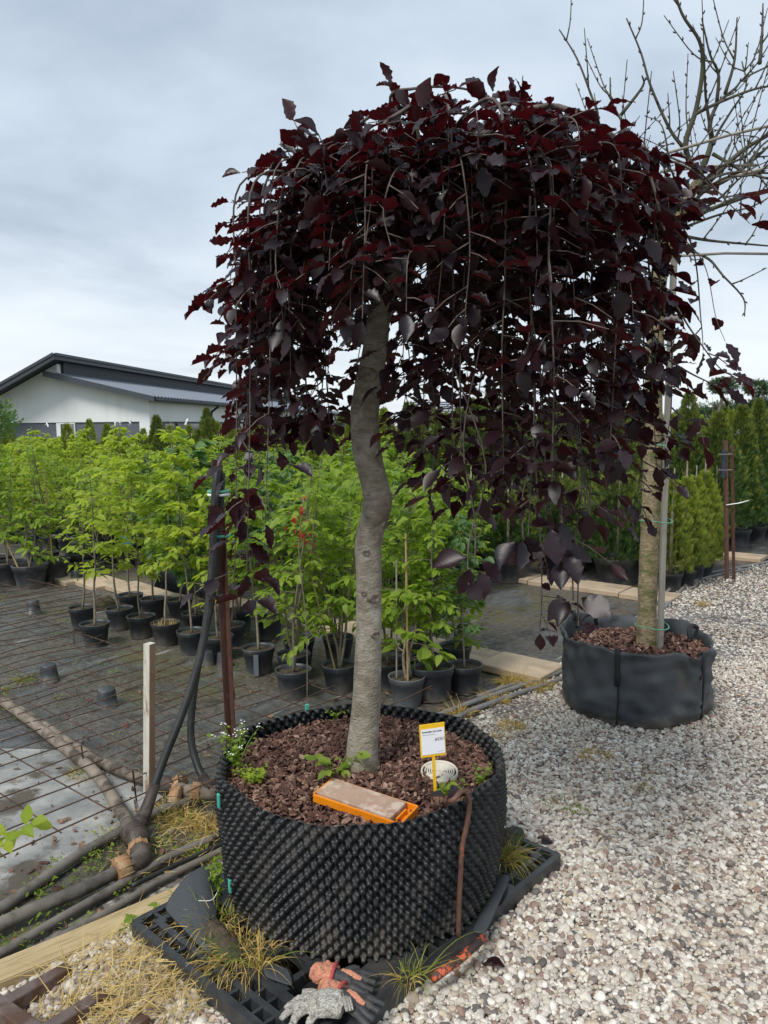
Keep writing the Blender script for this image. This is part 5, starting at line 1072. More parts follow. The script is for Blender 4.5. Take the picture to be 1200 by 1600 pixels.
pipe('water_pipe', 'thinnest dark pipe lying next to the pipe along the pine board', [(-.90, 2.53, .05), (-.80, 2.645, .045), (-.64, 2.815, .04), (-.5, 2.96, .035)], .009, 'hose')
GHR = 'pale grey hoses along the right edge of the bed'
pipe('grey_hose', 'pale grey hose of the pair past the woven bag, on the gravel side', [(-.1, 3.87, .02), (.25, 4.0, .02), (.52, 4.26, .02), (.79, 4.49, .02), (1.23, 4.87, .02), (1.94, 5.83, .02), (2.6, 6.85, .02), (2.98, 7.5, .02), (3.16, 7.72, .02), (3.65, 8.12, .02), (4.352, 8.56, .02), (5.2, 9.2, .02)], .016, 'hosegrey', GHR, 'hose')
pipe('grey_hose', 'pale grey hose of the pair past the woven bag, on the bed side', [(-.12, 3.93, .02), (.2, 4.09, .02), (.47, 4.33, .02), (.75, 4.56, .02), (1.18, 4.94, .02), (1.86, 5.9, .02), (2.5, 6.9, .02), (2.9, 7.55, .02), (3.10, 7.80, .02), (3.60, 8.21, .02), (4.3, 8.66, .02), (5.15, 9.3, .02)], .016, 'hosegrey', GHR, 'hose')
pipe('grey_hose', 'short grey pipe lying on the bed left of the pair of pale hoses', [(.55, 4.45, .02), (.72, 4.60, .02), (.86, 4.70, .02)], .014, 'hosegrey', GHR, 'hose')
# pine board along the bed edge
bm = bmesh.new(); bmesh.ops.create_cube(bm, size=1)
for v in bm.verts: v.co = Vector((v.co.x * 1.5, v.co.y * .105, v.co.z * .045))
bmesh.ops.subdivide_edges(bm, edges=[e for e in bm.edges if abs((e.verts[0].co - e.verts[1].co).x) > 1], cuts=20)
for v in bm.verts: v.co += Vector((0, .004 * mnoise.noise(v.co * 3), .003 * mnoise.noise(v.co * 4 + Vector((3, 3, 3)))))
bmesh.ops.bevel(bm, geom=[e for e in bm.edges if e.calc_face_angle(0) > .8], offset=.004, segments=2, affect='EDGES')
me = bpy.data.meshes.new('pine_board'); bm.to_mesh(me); bm.free(); me.materials.append(M['timber'])
o = link('pine_board', me, None, (-.845, 2.375, .027)); o.rotation_euler = (.02, 0, math.atan2(2.58 - 2.12, -.61 + 1.16)); tag(o, 'split pale pine board lying along the edge of the gravel by the pallet', 'board')
# brown steel frame, bottom left corner
fr = thing('steel_rack', 'brown square-tube steel frame with open prongs at the bottom left corner', 'rack', (0, 0, 0))
def sqtube(p0, p1, w, name):
    d = (Vector(p1) - Vector(p0)); q = d.to_track_quat('X', 'Z'); mb = MB(); h = w / 2
    mb.box((0, -h, -h), (d.length, h, h), 0); 
    o = mb.build(name, M['framesteel'], fr, bevel=.004); o.location = p0; o.rotation_euler = q.to_euler(); return o
sqtube((-1.12, 1.96, .085), (-.62, 1.63, .085), .042, 'spine')
for p0, p1 in (((-1.045, 1.925, .087), (-.928, 2.062, .087)), ((-.895, 1.828, .087), (-.784, 1.958, .087)), ((-.735, 1.722, .087), (-.648, 1.870, .087))): sqtube(p0, p1, .040, 'prong')
sqtube((-.60, 1.62, .085), (-.60, 1.62, .0), .04, 'foot'); sqtube((-1.10, 1.95, .085), (-1.10, 1.95, .0), .04, 'foot')

# ================================================================== PALLET AND ROUND PLANTER
def pallet():
    nx, ny, c = 120, 80, .01; hole = np.zeros((nx, ny), bool)
    def punch(i0, i1, j0, j1):
        chamfer = min(i1 - i0, j1 - j0) > 4
        for i in range(i0, i1):
            for j in range(j0, j1):
                if chamfer and i in (i0, i1 - 1) and j in (j0, j1 - 1): continue
                if 0 <= i < nx and 0 <= j < ny: hole[i, j] = True
    for side in (0, 1):
        for n_, put in ((nx, lambda a, b, d0, d1: punch(a, b, d0 if not side else ny - d1, d1 if not side else ny - d0)), (ny, lambda a, b, d0, d1: punch(d0 if not side else nx - d1, d1 if not side else nx - d0, a, b))):
            for c0 in list(range(3, 24, 5)) + list(range(n_ // 2 - 12, n_ // 2 + 9, 5)) + list(range(n_ - 27, n_ - 6, 5)):
                put(c0, c0 + 4, 2, 5)
                if c0 > 7 and c0 < n_ - 11: put(c0, c0 + 4, 7, 10)
    xs_ = [(13, 24), (26, 37), (39, 50)]; xs_ += [(nx - b, nx - a) for a, b in xs_]; ys_ = [(13, 23), (25, 35)]; ys_ += [(ny - b, ny - a) for a, b in ys_]
    for a, b in xs_:
        for p, q in ys_: punch(a, b, p, q)
    for a in (0, nx - 1):
        for b in (0, ny - 1): hole[a, b] = True
    mb = MB(); vid = {}
    H = .15; T = .118
    def vx(i, j, z):
        k = (i, j, z)
        if k not in vid: vid[k] = len(mb.v); mb.v.append(((i - nx / 2) * c, (j - ny / 2) * c, z))
        return vid[k]
    for i in range(nx):
        for j in range(ny):
            if hole[i, j]: continue
            edge = False
            mb.f.append((vx(i, j, H), vx(i + 1, j, H), vx(i + 1, j + 1, H), vx(i, j + 1, H))); mb.m.append(0)
            for di, dj, a, b in ((-1, 0, (i, j), (i, j + 1)), (1, 0, (i + 1, j + 1), (i + 1, j)), (0, -1, (i + 1, j), (i, j)), (0, 1, (i, j + 1), (i + 1, j + 1))):
                I, J = i + di, j + dj; outside = not (0 <= I < nx and 0 <= J < ny) or ((I in (0, nx - 1)) and (J in (0, ny - 1)))
                if outside or hole[I, J]:
                    zb = .0 if (outside and ((i // 28) % 2 == 0 or 48 < i < 72 or j < 12 or j > 66)) else (.06 if outside else T)
                    mb.f.append((vx(*a, H), vx(*b, H), vx(*b, zb), vx(*a, zb))[::-1]); mb.m.append(0)
    root = thing('pallet', 'black plastic pallet with slotted border lying on the gravel under the round planter', 'pallet', (PCX, PCY, 0), PA)
    mb.build('deck', M['blackplastic'], root, bevel=.0014)
    MB().box((-.585, -.385, .012), (.585, .385, .03)).build('bottom_board', M['blackplastic'], root)
    for x in (-.5, 0, .5):
        for y in (-.33, 0, .33): MB().box((x - .06, y - .05, .03), (x + .06, y + .05, T)).build('block', M['blackplastic'], root)
pallet()
PX, PY, PR, PZ0, PZ1 = -.09, 2.452, .472, .152, .562
def pot_rad(z): return lerp(.440, .458, (z - PZ0) / (PZ1 - PZ0))
def air_pot():
    root = thing('air_pot_planter', 'big round black planter whose plastic wall is covered in cone-shaped dimples', 'planter', (PX, PY, PZ0))
    ncol, rp = 78, 12; nA = ncol * rp; rows = 9.25; nZ = 116; V = np.zeros((nZ + 1, nA, 3)); A = np.arange(nA) / nA * 2 * PI
    for k in range(nZ + 1):
        f = k / nZ; z = f * (PZ1 - PZ0); u = A / (2 * PI) * ncol; v = f * rows
        s = np.cos(2 * PI * u / 1) * math.cos(2 * PI * v) if False else np.cos(2 * PI * (u + 0)) * np.cos(2 * PI * v)
        h = np.where(s > 0, np.abs(s) ** 1.25 * 1.25, -np.abs(s) ** .9)
        h = np.where(s > .86, h - .8 * np.clip((s - .86) / .08, 0, 1), h)
        rag = 1 if k < nZ else 1
        bulge = .008 * np.sin(3 * A + 1.0) + .006 * np.sin(7 * A + 3 * f) + .004 * np.sin(13 * A - 7 * f) + .010 * math.sin(PI * f) + np.where(True, .0, 0)
        r = pot_rad(PZ0 + z) + bulge + .0150 * h
        zz = z + (.004 * np.sin(2 * A + .6) + .003 * np.sin(5 * A)) * f
        V[k, :, 0] = r * np.cos(A); V[k, :, 1] = r * np.sin(A); V[k, :, 2] = zz
    Vl = V.reshape(-1, 3); i = np.arange(nZ)[:, None] * nA; j = np.arange(nA)[None, :]; jn = (j + 1) % nA
    F = np.stack([i + j, i + jn, i + nA + jn, i + nA + j], -1).reshape(-1, 4)
    me = npmesh('wall', Vl, [F], M['airpot']); w = link('wall', me, root)
    sd = w.modifiers.new('sheet', 'SOLIDIFY'); sd.thickness = .003; sd.offset = -1
    # overlapping end strip and its clips at the left
    for z, a in ((.355, math.radians(206)), (.10, math.radians(212)), (.40, math.radians(117))):
        r = pot_rad(PZ0 + z) + .020; q = MB(); q.box((-.004, -.008, -.022), (.004, .008, .022)); o = q.build('clip', M['teal'], root, bevel=.002); o.location = (r * math.cos(a), r * math.sin(a), z); o.rotation_euler = (0, 0, a)
    mb = MB(); n = 48; zt = .521 - PZ0
    for q, f in enumerate((0, .25, .5, .75, .97, 1.0)):
        for j in range(n):
            a = 2 * PI * j / n; x, y = .446 * f * math.cos(a), .446 * f * math.sin(a)
            mb.v.append((x, y, mulch_z(x + PX, y + PY) - PZ0 - .008))
    for q in range(5):
        for j in range(n): mb.f.append((q * n + j, q * n + (j + 1) % n, (q + 1) * n + (j + 1) % n, (q + 1) * n + j)); mb.m.append(0)
    mb.build('soil', M['mulchbase'], root, True)
def mulch_z(x, y):
    d = math.hypot(x - PX, y - PY) / .47
    return .512 + .022 * math.exp(-((x + .08) ** 2 + (y - 2.42) ** 2) / .03) - .006 * d + .010 * mnoise.noise(Vector((x * 6, y * 6, 1)))
air_pot()
CHIP = rampmat('bark_chip', [(0, (.045, .022, .016)), (.3, (.098, .048, .035)), (.6, (.15, .078, .058)), (.85, (.215, .125, .092)), (1, (.33, .22, .165))], rough=.85, nscale=6, namt=.35, bump=.5)
chips = [pebble_source('chip_shape_%d' % i, 20 + i, CHIP, f, .4, 1, True) for i, f in enumerate(((1, .6, .22), (1, .42, .2), (1, .8, .18), (1, .35, .3), (1, .55, .35), (1, .2, .16)))]
def mulch():
    P = []; Sz = []; R = []
    for k in range(9500):
        q = math.sqrt(random.random()) * .436; a = random.uniform(0, 2 * PI); x, y = PX + q * math.cos(a), PY + q * math.sin(a)
        P.append((x, y, mulch_z(x, y) + random.uniform(-.004, .012))); Sz.append(min(.048, .0195 * random.lognormvariate(0, .35))); R.append((random.gauss(0, .5), random.gauss(0, .5), random.uniform(0, 6.28)))
    tag(scatter('bark_mulch', P, Sz, R, chips), kind='stuff')
    P = []; Sz = []; R = []
    for k in range(1500):
        q = math.sqrt(random.random()) * .375; a = random.uniform(0, 2 * PI); x, y = BAGX + q * math.cos(a), BAGY + q * math.sin(a)
        P.append((x, y, .362 + .02 * (1 - q / .375) + random.uniform(-.004, .012))); Sz.append(.03 * random.lognormvariate(0, .35)); R.append((random.gauss(0, .5), random.gauss(0, .5), random.uniform(0, 6.28)))
    tag(scatter('bag_mulch', P, Sz, R, chips), kind='stuff')
    P = []; Sz = []; R = []          # stray chips and bits on the bed, around the pipes and the gravel edge
    for k in range(900):
        u, v = random.uniform(-.6, 3.3), abs(random.gauss(0, 1.1)) + .0; p = bed(u, v)
        if on_pallet(p.x, p.y): continue
        P.append((p.x, p.y, bed_z(u, v) + .012)); Sz.append(.016 * random.lognormvariate(0, .5)); R.append((random.gauss(0, .5), random.gauss(0, .5), random.uniform(0, 6.28)))
    tag(scatter('bark_litter', P, Sz, R, chips), kind='stuff')
mulch()

# ================================================================== THE COPPER BEECH
TREEC = Vector((-.083, 2.42, .50))
def beech():
    root = thing('copper_beech', 'weeping copper beech with a crooked grey trunk and a curtain of dark purple leaves', 'tree', TREEC)
    C = TREEC; rn = random.Random(21)
    tr = [(-.083, 2.42, .46), (-.080, 2.42, .60), (-.065, 2.42, .747), (-.054, 2.42, .961), (-.051, 2.42, 1.17), (-.052, 2.42, 1.273), (-.022, 2.42, 1.385), (-.022, 2.42, 1.436), (-.050, 2.42, 1.557), (-.058, 2.42, 1.676), (-.043, 2.42, 1.775), (-.024, 2.42, 1.872), (-.009, 2.42, 1.968), (.051, 2.43, 2.158), (.078, 2.43, 2.289), (.134, 2.44, 2.42)]
    sp = catmull(tr, 10); n = 28; V = []
    knots = [(.012, -.043, .985, .016), (.022, -.038, .90, .010), (-.045, -.03, 1.115, .012), (.025, -.035, 1.09, .018), (.045, -.02, 1.35, .014), (-.02, -.04, 1.79, .022)]
    for i, p in enumerate(sp):
        z = p.z; r = np.interp(z, [.46, .50, .56, .75, .98, 1.25, 1.38, 1.45, 1.7, 1.95, 2.2, 2.42], [.090, .066, .0525, .0465, .0415, .042, .0465, .045, .045, .037, .032, .028])
        r *= 1 + .035 * math.sin(z * 23) * mnoise.noise(Vector((z * 4, 0, 0)))
        for j in range(n):
            a = 2 * PI * j / n; q = r * (1 + .045 * mnoise.noise(Vector((math.cos(a) * 1.6, math.sin(a) * 1.6, z * 7))) + .018 * mnoise.noise(Vector((math.cos(a) * 4, math.sin(a) * 4, z * 22))))
            w = Vector((p.x + q * math.cos(a), p.y + q * math.sin(a), p.z)) - C
            V.append(w)
    F = np.array([(i * n + j, i * n + (j + 1) % n, (i + 1) * n + (j + 1) % n, (i + 1) * n + j) for i in range(len(sp) - 1) for j in range(n)])
    link('trunk', npmesh('trunk', V, [F], M['bark']), root)
    def trunk_at(z):
        for a, b in zip(sp, sp[1:]):
            if a.z <= z <= b.z: return a.lerp(b, (z - a.z) / (b.z - a.z + 1e-9))
        return sp[-1]
    for (ang, z, r) in ((-58, .985, .015), (-60, 1.105, .021), (-112, 1.12, .010), (-28, 1.335, .015), (-105, 1.80, .026), (-95, 1.25, .012)):
        c = trunk_at(z); a = math.radians(ang); rr_ = np.interp(z, [.46, .56, .75, .98, 1.25, 1.38, 1.7, 1.95], [.066, .0525, .0475, .0425, .043, .0475, .046, .037]); nrm = Vector((math.cos(a), math.sin(a), 0))
        mb = MB(); mb.lathe([(r * 1.25, -.006), (r * 1.05, .003), (r * .8, .006), (r * .55, .003), (r * .3, .005), (.0005, .002)], 14)
        for i, v in enumerate(mb.v): mb.v[i] = (v[0] * (1 + .25 * mnoise.noise(Vector(v) * 80)), v[1] * .8, v[2] * (1 + .4 * mnoise.noise(Vector(v) * 150)))
        o = mb.build('knot', M['knot'], root, True, c + nrm * rr_ * .97 - C); o.rotation_euler = nrm.to_track_quat('Z', 'Y').to_euler()
    cx, cy = .205, 2.43; RX, RYf, RYb = .585, .54, .58
    leaves = []                                                   # (pos, dir, normal, length, width, rnd)
    def leaf(p, d, L=None, up=None, hang=0.0):
        L = L or rn.uniform(.044, .078); d = Vector(d).normalized(); n_ = Vector((rn.gauss(0, .38), rn.gauss(0, .38), 1.0)) if up is None else up
        leaves.append((p + d * .003, d, n_, L, L * rn.uniform(.48, .65), rn.random()))
    def strand(pts, r0, r1, start=.25, step=.034, side=True, Lf=1.0):
        s = catmull(pts, 7); k = len(s) - 1; mb = MB(); mb.tube([p - C for p in s], [lerp(r0, r1, (i / k) ** .7) for i in range(k + 1)], 6, caps=False)
        L = 0; tot = sum((s[i + 1] - s[i]).length for i in range(k)); cum = 0; sgn = 1; nxt = start * tot
        for i in range(k):
            seg = (s[i + 1] - s[i]); l = seg.length; t = seg.normalized() if l else Vector((0, 0, -1))
            while cum + l > nxt and nxt < tot:
                p = s[i] + t * (nxt - cum); f = nxt / tot; nxt += step * rn.uniform(.7, 1.35); sgn = -sgn
                az = rn.uniform(0, 2 * PI)
                o = Vector((p.x - cx, p.y - cy, 0)); o = o.normalized() if o.length > .05 else Vector((1, 0, 0))
                sd = (Vector((-o.y, o.x, 0)) * sgn * rn.uniform(.3, 1.0) + o * rn.uniform(-.35, .9)).normalized()
                down = rn.uniform(-.35, .45) if t.z < -.4 else rn.uniform(-.55, .35)
                if side and rn.random() < .40:                   # side twig carrying three or four leaves
                    tl = rn.uniform(.05, .14); d0 = (sd + Vector((0, 0, -down * .8)) + t * .3).normalized(); q = [p, p + d0 * tl * .5, p + d0 * tl + Vector((0, 0, -.12 * tl))]
                    mb.tube([x - C for x in q], [.0022, .0018, .0013], 4, caps=False); m_ = rn.randint(2, 4)
                    for w in range(m_):
                        ff = (w + 1) / m_; b = q[0].lerp(q[1], ff * 2) if ff < .5 else q[1].lerp(q[2], ff * 2 - 1); cr = d0.cross(Vector((0, 0, 1))).normalized() * (1 if w % 2 else -1)
                        leaf(b, d0 * (.7 if ff < 1 else 1.2) + cr * (.8 if ff < 1 else .1) + Vector((0, 0, rn.uniform(-.6, .1))), rn.uniform(.046, .080) * Lf)
                else:
                    leaf(p, sd + Vector((0, 0, -down)) + t * .06, rn.uniform(.043, .079) * Lf)
            cum += l
        leaf(s[-1], (s[-1] - s[-2]).normalized() + Vector((rn.gauss(0, .2), rn.gauss(0, .2), 0)), .075 * Lf)
        mb.build('branch', M['twig'], root, True)
    def dome(x, y):
        h = float(np.interp(x, [-.52, -.43, -.34, -.24, -.06, .09, .32, .49, .65, .80, .90, 1.05], [2.20, 2.32, 2.40, 2.44, 2.47, 2.55, 2.56, 2.51, 2.45, 2.38, 2.26, 2.08]))
        return h - (.43 * (2.3 - y) if y < 2.3 else .25 * (y - 2.3))
    def zbot(x, y):
        xs = x / y * 2.42                                       # where it falls beside the trunk
        b = np.interp(xs, [-.55, -.42, -.30, -.16, -.05, .06, .15, .28, .42, .60, .72, .85, 1.0], [1.72, 1.52, 1.50, 1.60, 1.88, 1.74, 1.48, 1.36, 1.24, 1.30, 1.42, 1.52, 1.75])
        q = rn.random(); b += rn.uniform(.25, .48) if q < .36 else (rn.uniform(.06, .26) if q < .80 else rn.uniform(-.06, .08))
        b += .32 * max(0, 2.3 - y)
        if y > cy + .1 and -.2 < xs < .12: b = 1.62
        return float(b)
    top = Vector((.13, 2.44, 2.40)); N = 0
    specs = []
    for k in range(66):
        a = k * 2.39996 + rn.uniform(-.2, .2); rho = (.55 + .45 * math.sqrt(rn.random())) if k % 10 < 7 else rn.uniform(.2, .6); specs.append((a, rho))
    for a, rho in specs:
        x = cx + RX * rho * math.cos(a); y = cy + (RYf if math.sin(a) < 0 else RYb) * rho * math.sin(a); zt = dome(x, y) + rn.uniform(-.12, .0)
        if x < -.05 and rn.random() < .08: continue
        zb = zbot(x, y)
        if zb > zt - .15: zb = zt - .2
        base = top + Vector((rn.gauss(0, .03), rn.gauss(0, .03), rn.uniform(-.28, .02))); mid = base.lerp(Vector((x, y, zt)), .55); mid.z = max(mid.z, zt - .02) + rn.uniform(-.06, .03); mid += Vector((rn.gauss(0, .03), rn.gauss(0, .03), 0))
        pts = [base, mid, Vector((x, y, zt))]; m_ = max(2, int((zt - zb) / .2)); ox, oy = (x - cx) * .10, (y - cy) * .10
        for i in range(1, m_ + 1): f = i / m_; pts.append(Vector((x + ox * math.sin(f * 2) + rn.gauss(0, .014), y + oy * math.sin(f * 2) + rn.gauss(0, .014), lerp(zt, zb, f))))
        strand(pts, rn.uniform(.0035, .0062), .0014, .20, .0285)
    # short shoots that thicken the shell of the dome
    for k in range(100):
        a = rn.uniform(0, 2 * PI); rho = math.sqrt(rn.random()) * 1.0; x = cx + RX * rho * math.cos(a); y = cy + (RYf if math.sin(a) < 0 else RYb) * rho * math.sin(a); z = dome(x, y) - rn.random() ** 1.6 * .45
        o = Vector((math.cos(a), math.sin(a), 0)); l = rn.uniform(.14, .26)
        strand([Vector((x, y, z)) - o * l * .6 + Vector((0, 0, .03)), Vector((x, y, z)), Vector((x, y, z)) + o * l * .4 + Vector((0, 0, -.04)), Vector((x, y, z)) + o * l * .5 + Vector((0, 0, -.16))], .003, .001, .1, .034)
    # upright leafy shoots on top of the dome
    for k in range(46):
        a = rn.uniform(0, 2 * PI); rho = math.sqrt(rn.random()) * .96; x = cx + RX * rho * math.cos(a); y = cy + (RYf if math.sin(a) < 0 else RYb) * rho * math.sin(a); z = dome(x, y); o = Vector((math.cos(a), math.sin(a), 0)) * rho
        b = Vector((x, y, z - .10)); mb = MB(); tip = b + o * rn.uniform(.03, .08) + Vector((rn.gauss(0, .02), 0, rn.uniform(.07, .13))); mb.tube([p - C for p in (b, b.lerp(tip, .5) + Vector((rn.gauss(0, .008), 0, 0)), tip)], [.0026, .0020, .0014], 5, caps=False); mb.build('branch', M['twig'], root, True)
        for i in range(rn.randint(3, 5)):
            az = rn.uniform(0, 2 * PI); d = Vector((math.cos(az), math.sin(az), rn.uniform(.1, 1.4))) + o; leaf(b.lerp(tip, rn.uniform(.4, 1)), d, rn.uniform(.045, .075), Vector((rn.gauss(0, .6), rn.gauss(0, .6), .6)))
    for k in range(8):                                           # the even left edge of the curtain
        x = rn.uniform(-.43, -.33); y = rn.uniform(2.2, 2.7); zt = dome(max(x, -.40), y) - rn.uniform(.0, .1); zb = rn.uniform(1.52, 1.85)
        strand([top, Vector((x * .55, lerp(2.42, y, .5), zt + .06)), Vector((x + .03, y, zt)), Vector((x, y, lerp(zt, zb, .4))), Vector((x + rn.gauss(0, .015), y, zb))], .005, .0009, .35, .030)
    # named limbs seen in the silhouette
    def P(x, y, z): return Vector((x, y, z))
    strand([top, P(.10, 2.35, 2.53), P(.027, 2.30, 2.546), P(-.079, 2.3, 2.49), P(-.14, 2.3, 2.465), P(-.202, 2.3, 2.445), P(-.222, 2.3, 2.465), P(-.243, 2.3, 2.509)], .008, 0.0013, 2, .04)
    strand([top, P(.03, 2.28, 2.55), P(.10, 2.25, 2.575), P(.22, 2.25, 2.575), P(.30, 2.25, 2.55), P(.37, 2.22, 2.50)], .006, .002, .5, .06)      # bare twig on the left
    strand([top, P(.06, 2.30, 2.50), P(.04, 2.30, 2.57), P(.032, 2.30, 2.605)], .005, .001, .55, .022, False, .85)
    strand([top, P(.25, 2.32, 2.50), P(.31, 2.3, 2.54), P(.322, 2.3, 2.58)], .005, .001, .75, .03, False, .85)
    strand([top, P(.14, 2.2, 2.51), P(.05, 2.15, 2.47), P(.0, 2.1, 2.40), P(.02, 2.08, 2.25)], .011, .003, .3, .05)
    strand([top, P(.42, 2.2, 2.50), P(.60, 2.15, 2.42), P(.70, 2.12, 2.32), P(.75, 2.1, 2.15)], .013, .003, .35, .05)
    strand([P(.40, 2.2, 2.44), P(.40, 2.10, 2.40), P(.40, 2.06, 2.28), P(.43, 2.05, 2.14)], .012, .006, .2, .06)
    # left curtain: two long hanging shoots and the low clusters at their ends
    for x0, y0, zb, r in ((-.36, 2.16, 1.24, .006), (-.415, 2.25, 1.16, .005), (-.30, 2.14, 1.38, .0035), (-.40, 2.38, 1.36, .0035)):
        zt = dome(max(x0, -.38), y0) - .02
        strand([top, P(x0 * .5, y0 + .1, zt + .05), P(x0 + .02, y0, zt), P(x0, y0, zt - .3), P(x0 - .01, y0 - .01, lerp(zt, zb, .6)), P(x0 - .03, y0 - .02, zb)], r, .0012, .42, .058)
    for q in ((-.44, 2.22, 1.40), (-.41, 2.16, 1.34), (-.38, 2.15, 1.24), (-.395, 2.17, 1.17)):
        for i in range(4):
            d = Vector((rn.uniform(-1, .9), rn.uniform(-.8, .4), rn.uniform(-.6, .1))); leaf(Vector(q) + d * .03, d, rn.uniform(.07, .095))
    # right lower curtain with its big hanging leaves
    for x0, y0, zb in ((.30, 1.98, 1.52), (.36, 1.98, 1.36), (.46, 2.0, 1.33), (.55, 2.1, 1.40), (.64, 2.2, 1.55), (.18, 2.1, 1.50), (.40, 2.5, 1.42)):
        zt = dome(x0, y0) - .02
        strand([top, P(lerp(.15, x0, .6), lerp(2.44, y0, .6), zt + .08), P(x0, y0, zt), P(x0 + .01, y0, zt - .35), P(x0 + rn.gauss(0, .02), y0, lerp(zt, zb, .65)), P(x0 + rn.gauss(.015, .02), y0 - .01, zb)], .007, .0013, .35, .042, Lf=1.06)
    for q, nl in (((.36, 1.97, 1.37), 4), ((.235, 1.97, 1.31), 4), ((.22, 1.97, 1.24), 1), ((.46, 1.99, 1.33), 4), ((.50, 2.0, 1.20), 3), ((.515, 2.0, 1.13), 1), ((.42, 1.97, 1.42), 3)):
        q = Vector(q); mb = MB(); mb.tube([p - C for p in catmull([q + Vector((rn.gauss(0, .02), .05, .55)), q + Vector((rn.gauss(0, .02), .03, .3)), q + Vector((0, .01, .1)), q - Vector((0, 0, .02))], 4)], .0022, 5, caps=False); mb.build('branch', M['twig'], root, True)
        for i in range(nl):
            d = Vector((rn.uniform(-.8, .8), rn.uniform(-.9, .2), rn.uniform(-1.5, -.1))); leaf(Vector(q) + d * .025, d, rn.uniform(.072, .098), Vector((d.x * .3 + rn.gauss(0, .4), -1.0, .7)))
    # last thin twig hanging before the bare bed, with a few leaves
    strand([P(.42, 2.15, 1.60), P(.44, 2.15, 1.35), P(.45, 2.16, 1.16), P(.445, 2.16, 1.05)], .0030, .0016, .55, .05, True, .8)
    # arching shoots that reach out to the right
    for pts in ([(.45, 2.3, 2.46), (.72, 2.28, 2.42), (.88, 2.26, 2.36), (.98, 2.25, 2.26), (1.04, 2.24, 2.20)], [(.5, 2.4, 2.40), (.80, 2.38, 2.30), (.92, 2.36, 2.18), (.96, 2.36, 1.95), (.97, 2.36, 1.86)], [(.5, 2.3, 2.3), (.78, 2.25, 2.05), (.88, 2.22, 1.90), (.95, 2.2, 1.80), (1.0, 2.2, 1.77)],
                [(.5, 2.4, 2.35), (.78, 2.36, 2.15), (.86, 2.35, 1.95), (.875, 2.35, 1.70), (.86, 2.35, 1.58)], [(.6, 2.3, 2.0), (.84, 2.26, 1.82), (.94, 2.24, 1.76), (.98, 2.23, 1.74)], [(.6, 2.3, 2.42), (.84, 2.28, 2.38), (.96, 2.28, 2.30), (1.02, 2.28, 2.27)]):
        strand([Vector(p) for p in pts], .005, .0010, .40, .06)
    for pts in ([(.85, 2.3, 2.2), (.93, 2.28, 2.1), (.97, 2.28, 1.95), (1.0, 2.28, 1.88)], [(.8, 2.3, 1.9), (.88, 2.28, 1.78), (.93, 2.28, 1.66), (.95, 2.28, 1.58)]): strand([Vector(p) for p in pts], .002, .0008, .55, .10, False)
    # nearest leaves become parts of their own, the rest is one mass
    camp = Vector((0, 0, 1.65)); leaves.sort(key=lambda q: -(q[3] / (q[0] - camp).length))
    big, rest = leaves[:300], leaves[300:]
    pm_ = []
    for i, (v, t, q, uv) in enumerate(T_BEECH): pm_.append(npmesh('leaf', v * np.array([.65, 1, 1]), [t, q], M['beech'], uv, np.full(len(v), .0)))
    for i, (p, d, n_, L, Wd, r_) in enumerate(big):
        s_ = d.cross(n_).normalized(); n2 = s_.cross(d); mt = Matrix((s_, d, n2)).transposed().to_4x4(); o = link('leaf', pm_[i % 7], root); o.location = p - C; o.rotation_euler = mt.to_euler(); o.scale = (L * Wd / L / .65, L, L)
    P_ = np.array([tuple(q[0] - C) for q in rest]); o = link('leaves', leafmesh('leaves', P_, [tuple(q[1]) for q in rest], [tuple(q[2]) for q in rest], [q[3] for q in rest], [q[4] for q in rest], [q[5] for q in rest], T_BEECH, M['beech']), root); o['kind'] = 'stuff'
    print('beech leaves', len(leaves))
beech()

# ================================================================== THINGS IN AND ON THE PLANTER
def mz_(x, y): return mulch_z(x, y)
# plant label
def sign():
    x, y = .149, 2.228; root = thing('plant_label', 'yellow plant label on a yellow stick with printed white card standing in the mulch', 'plant label', (x, y, mz_(x, y) - .02), math.radians(17))
    MB().box((-.0045, -.003, 0), (.0045, .003, .155)).build('stick', M['yellow'], root, bevel=.001)
    MB().box((-.041, -.0035, .152), (.041, .0025, .252)).build('plate', M['yellow'], root, bevel=.0015)
    card = MB().box((-.0375, -.0048, .160), (.0375, -.0036, .238)).build('card', M['paper'], root)
    def text(s, size, x0, z0, m, bold=0):
        cu = bpy.data.curves.new('lettering', 'FONT'); cu.body = s; cu.size = size; cu.extrude = .0001; cu.offset = bold; o = bpy.data.objects.new('lettering', cu); COL.objects.link(o)
        dg = bpy.context.evaluated_depsgraph_get(); me = bpy.data.meshes.new_from_object(o.evaluated_get(dg)); bpy.data.objects.remove(o); me.materials.clear(); me.materials.append(M[m])
        t = link('lettering', me, card, (x0, -.0050, z0)); t.rotation_euler = (PI / 2, 0, 0)
    text('Pyramidalne lub zwisłe', .0071, -.0345, .2265, 'ink', .0002); text('#2351', .0125, .006, .200, 'ink', .0001)
    # lines too small to read on the card: short grey strokes
    x = -.0345
    for w in (.010, .004, .013, .006, .009): MB().box((x, -.0051, .2192), (x + w - .001, -.00485, .2209)).build('lettering', M['greyink'], card); x += w
    x = .012
    for w in (.009, .005, .007): MB().box((x, -.0051, .1660), (x + w - .001, -.00485, .1672)).build('lettering', M['greyink'], card); x += w
    root.rotation_euler = (math.radians(-8), 0, math.radians(17))
sign()
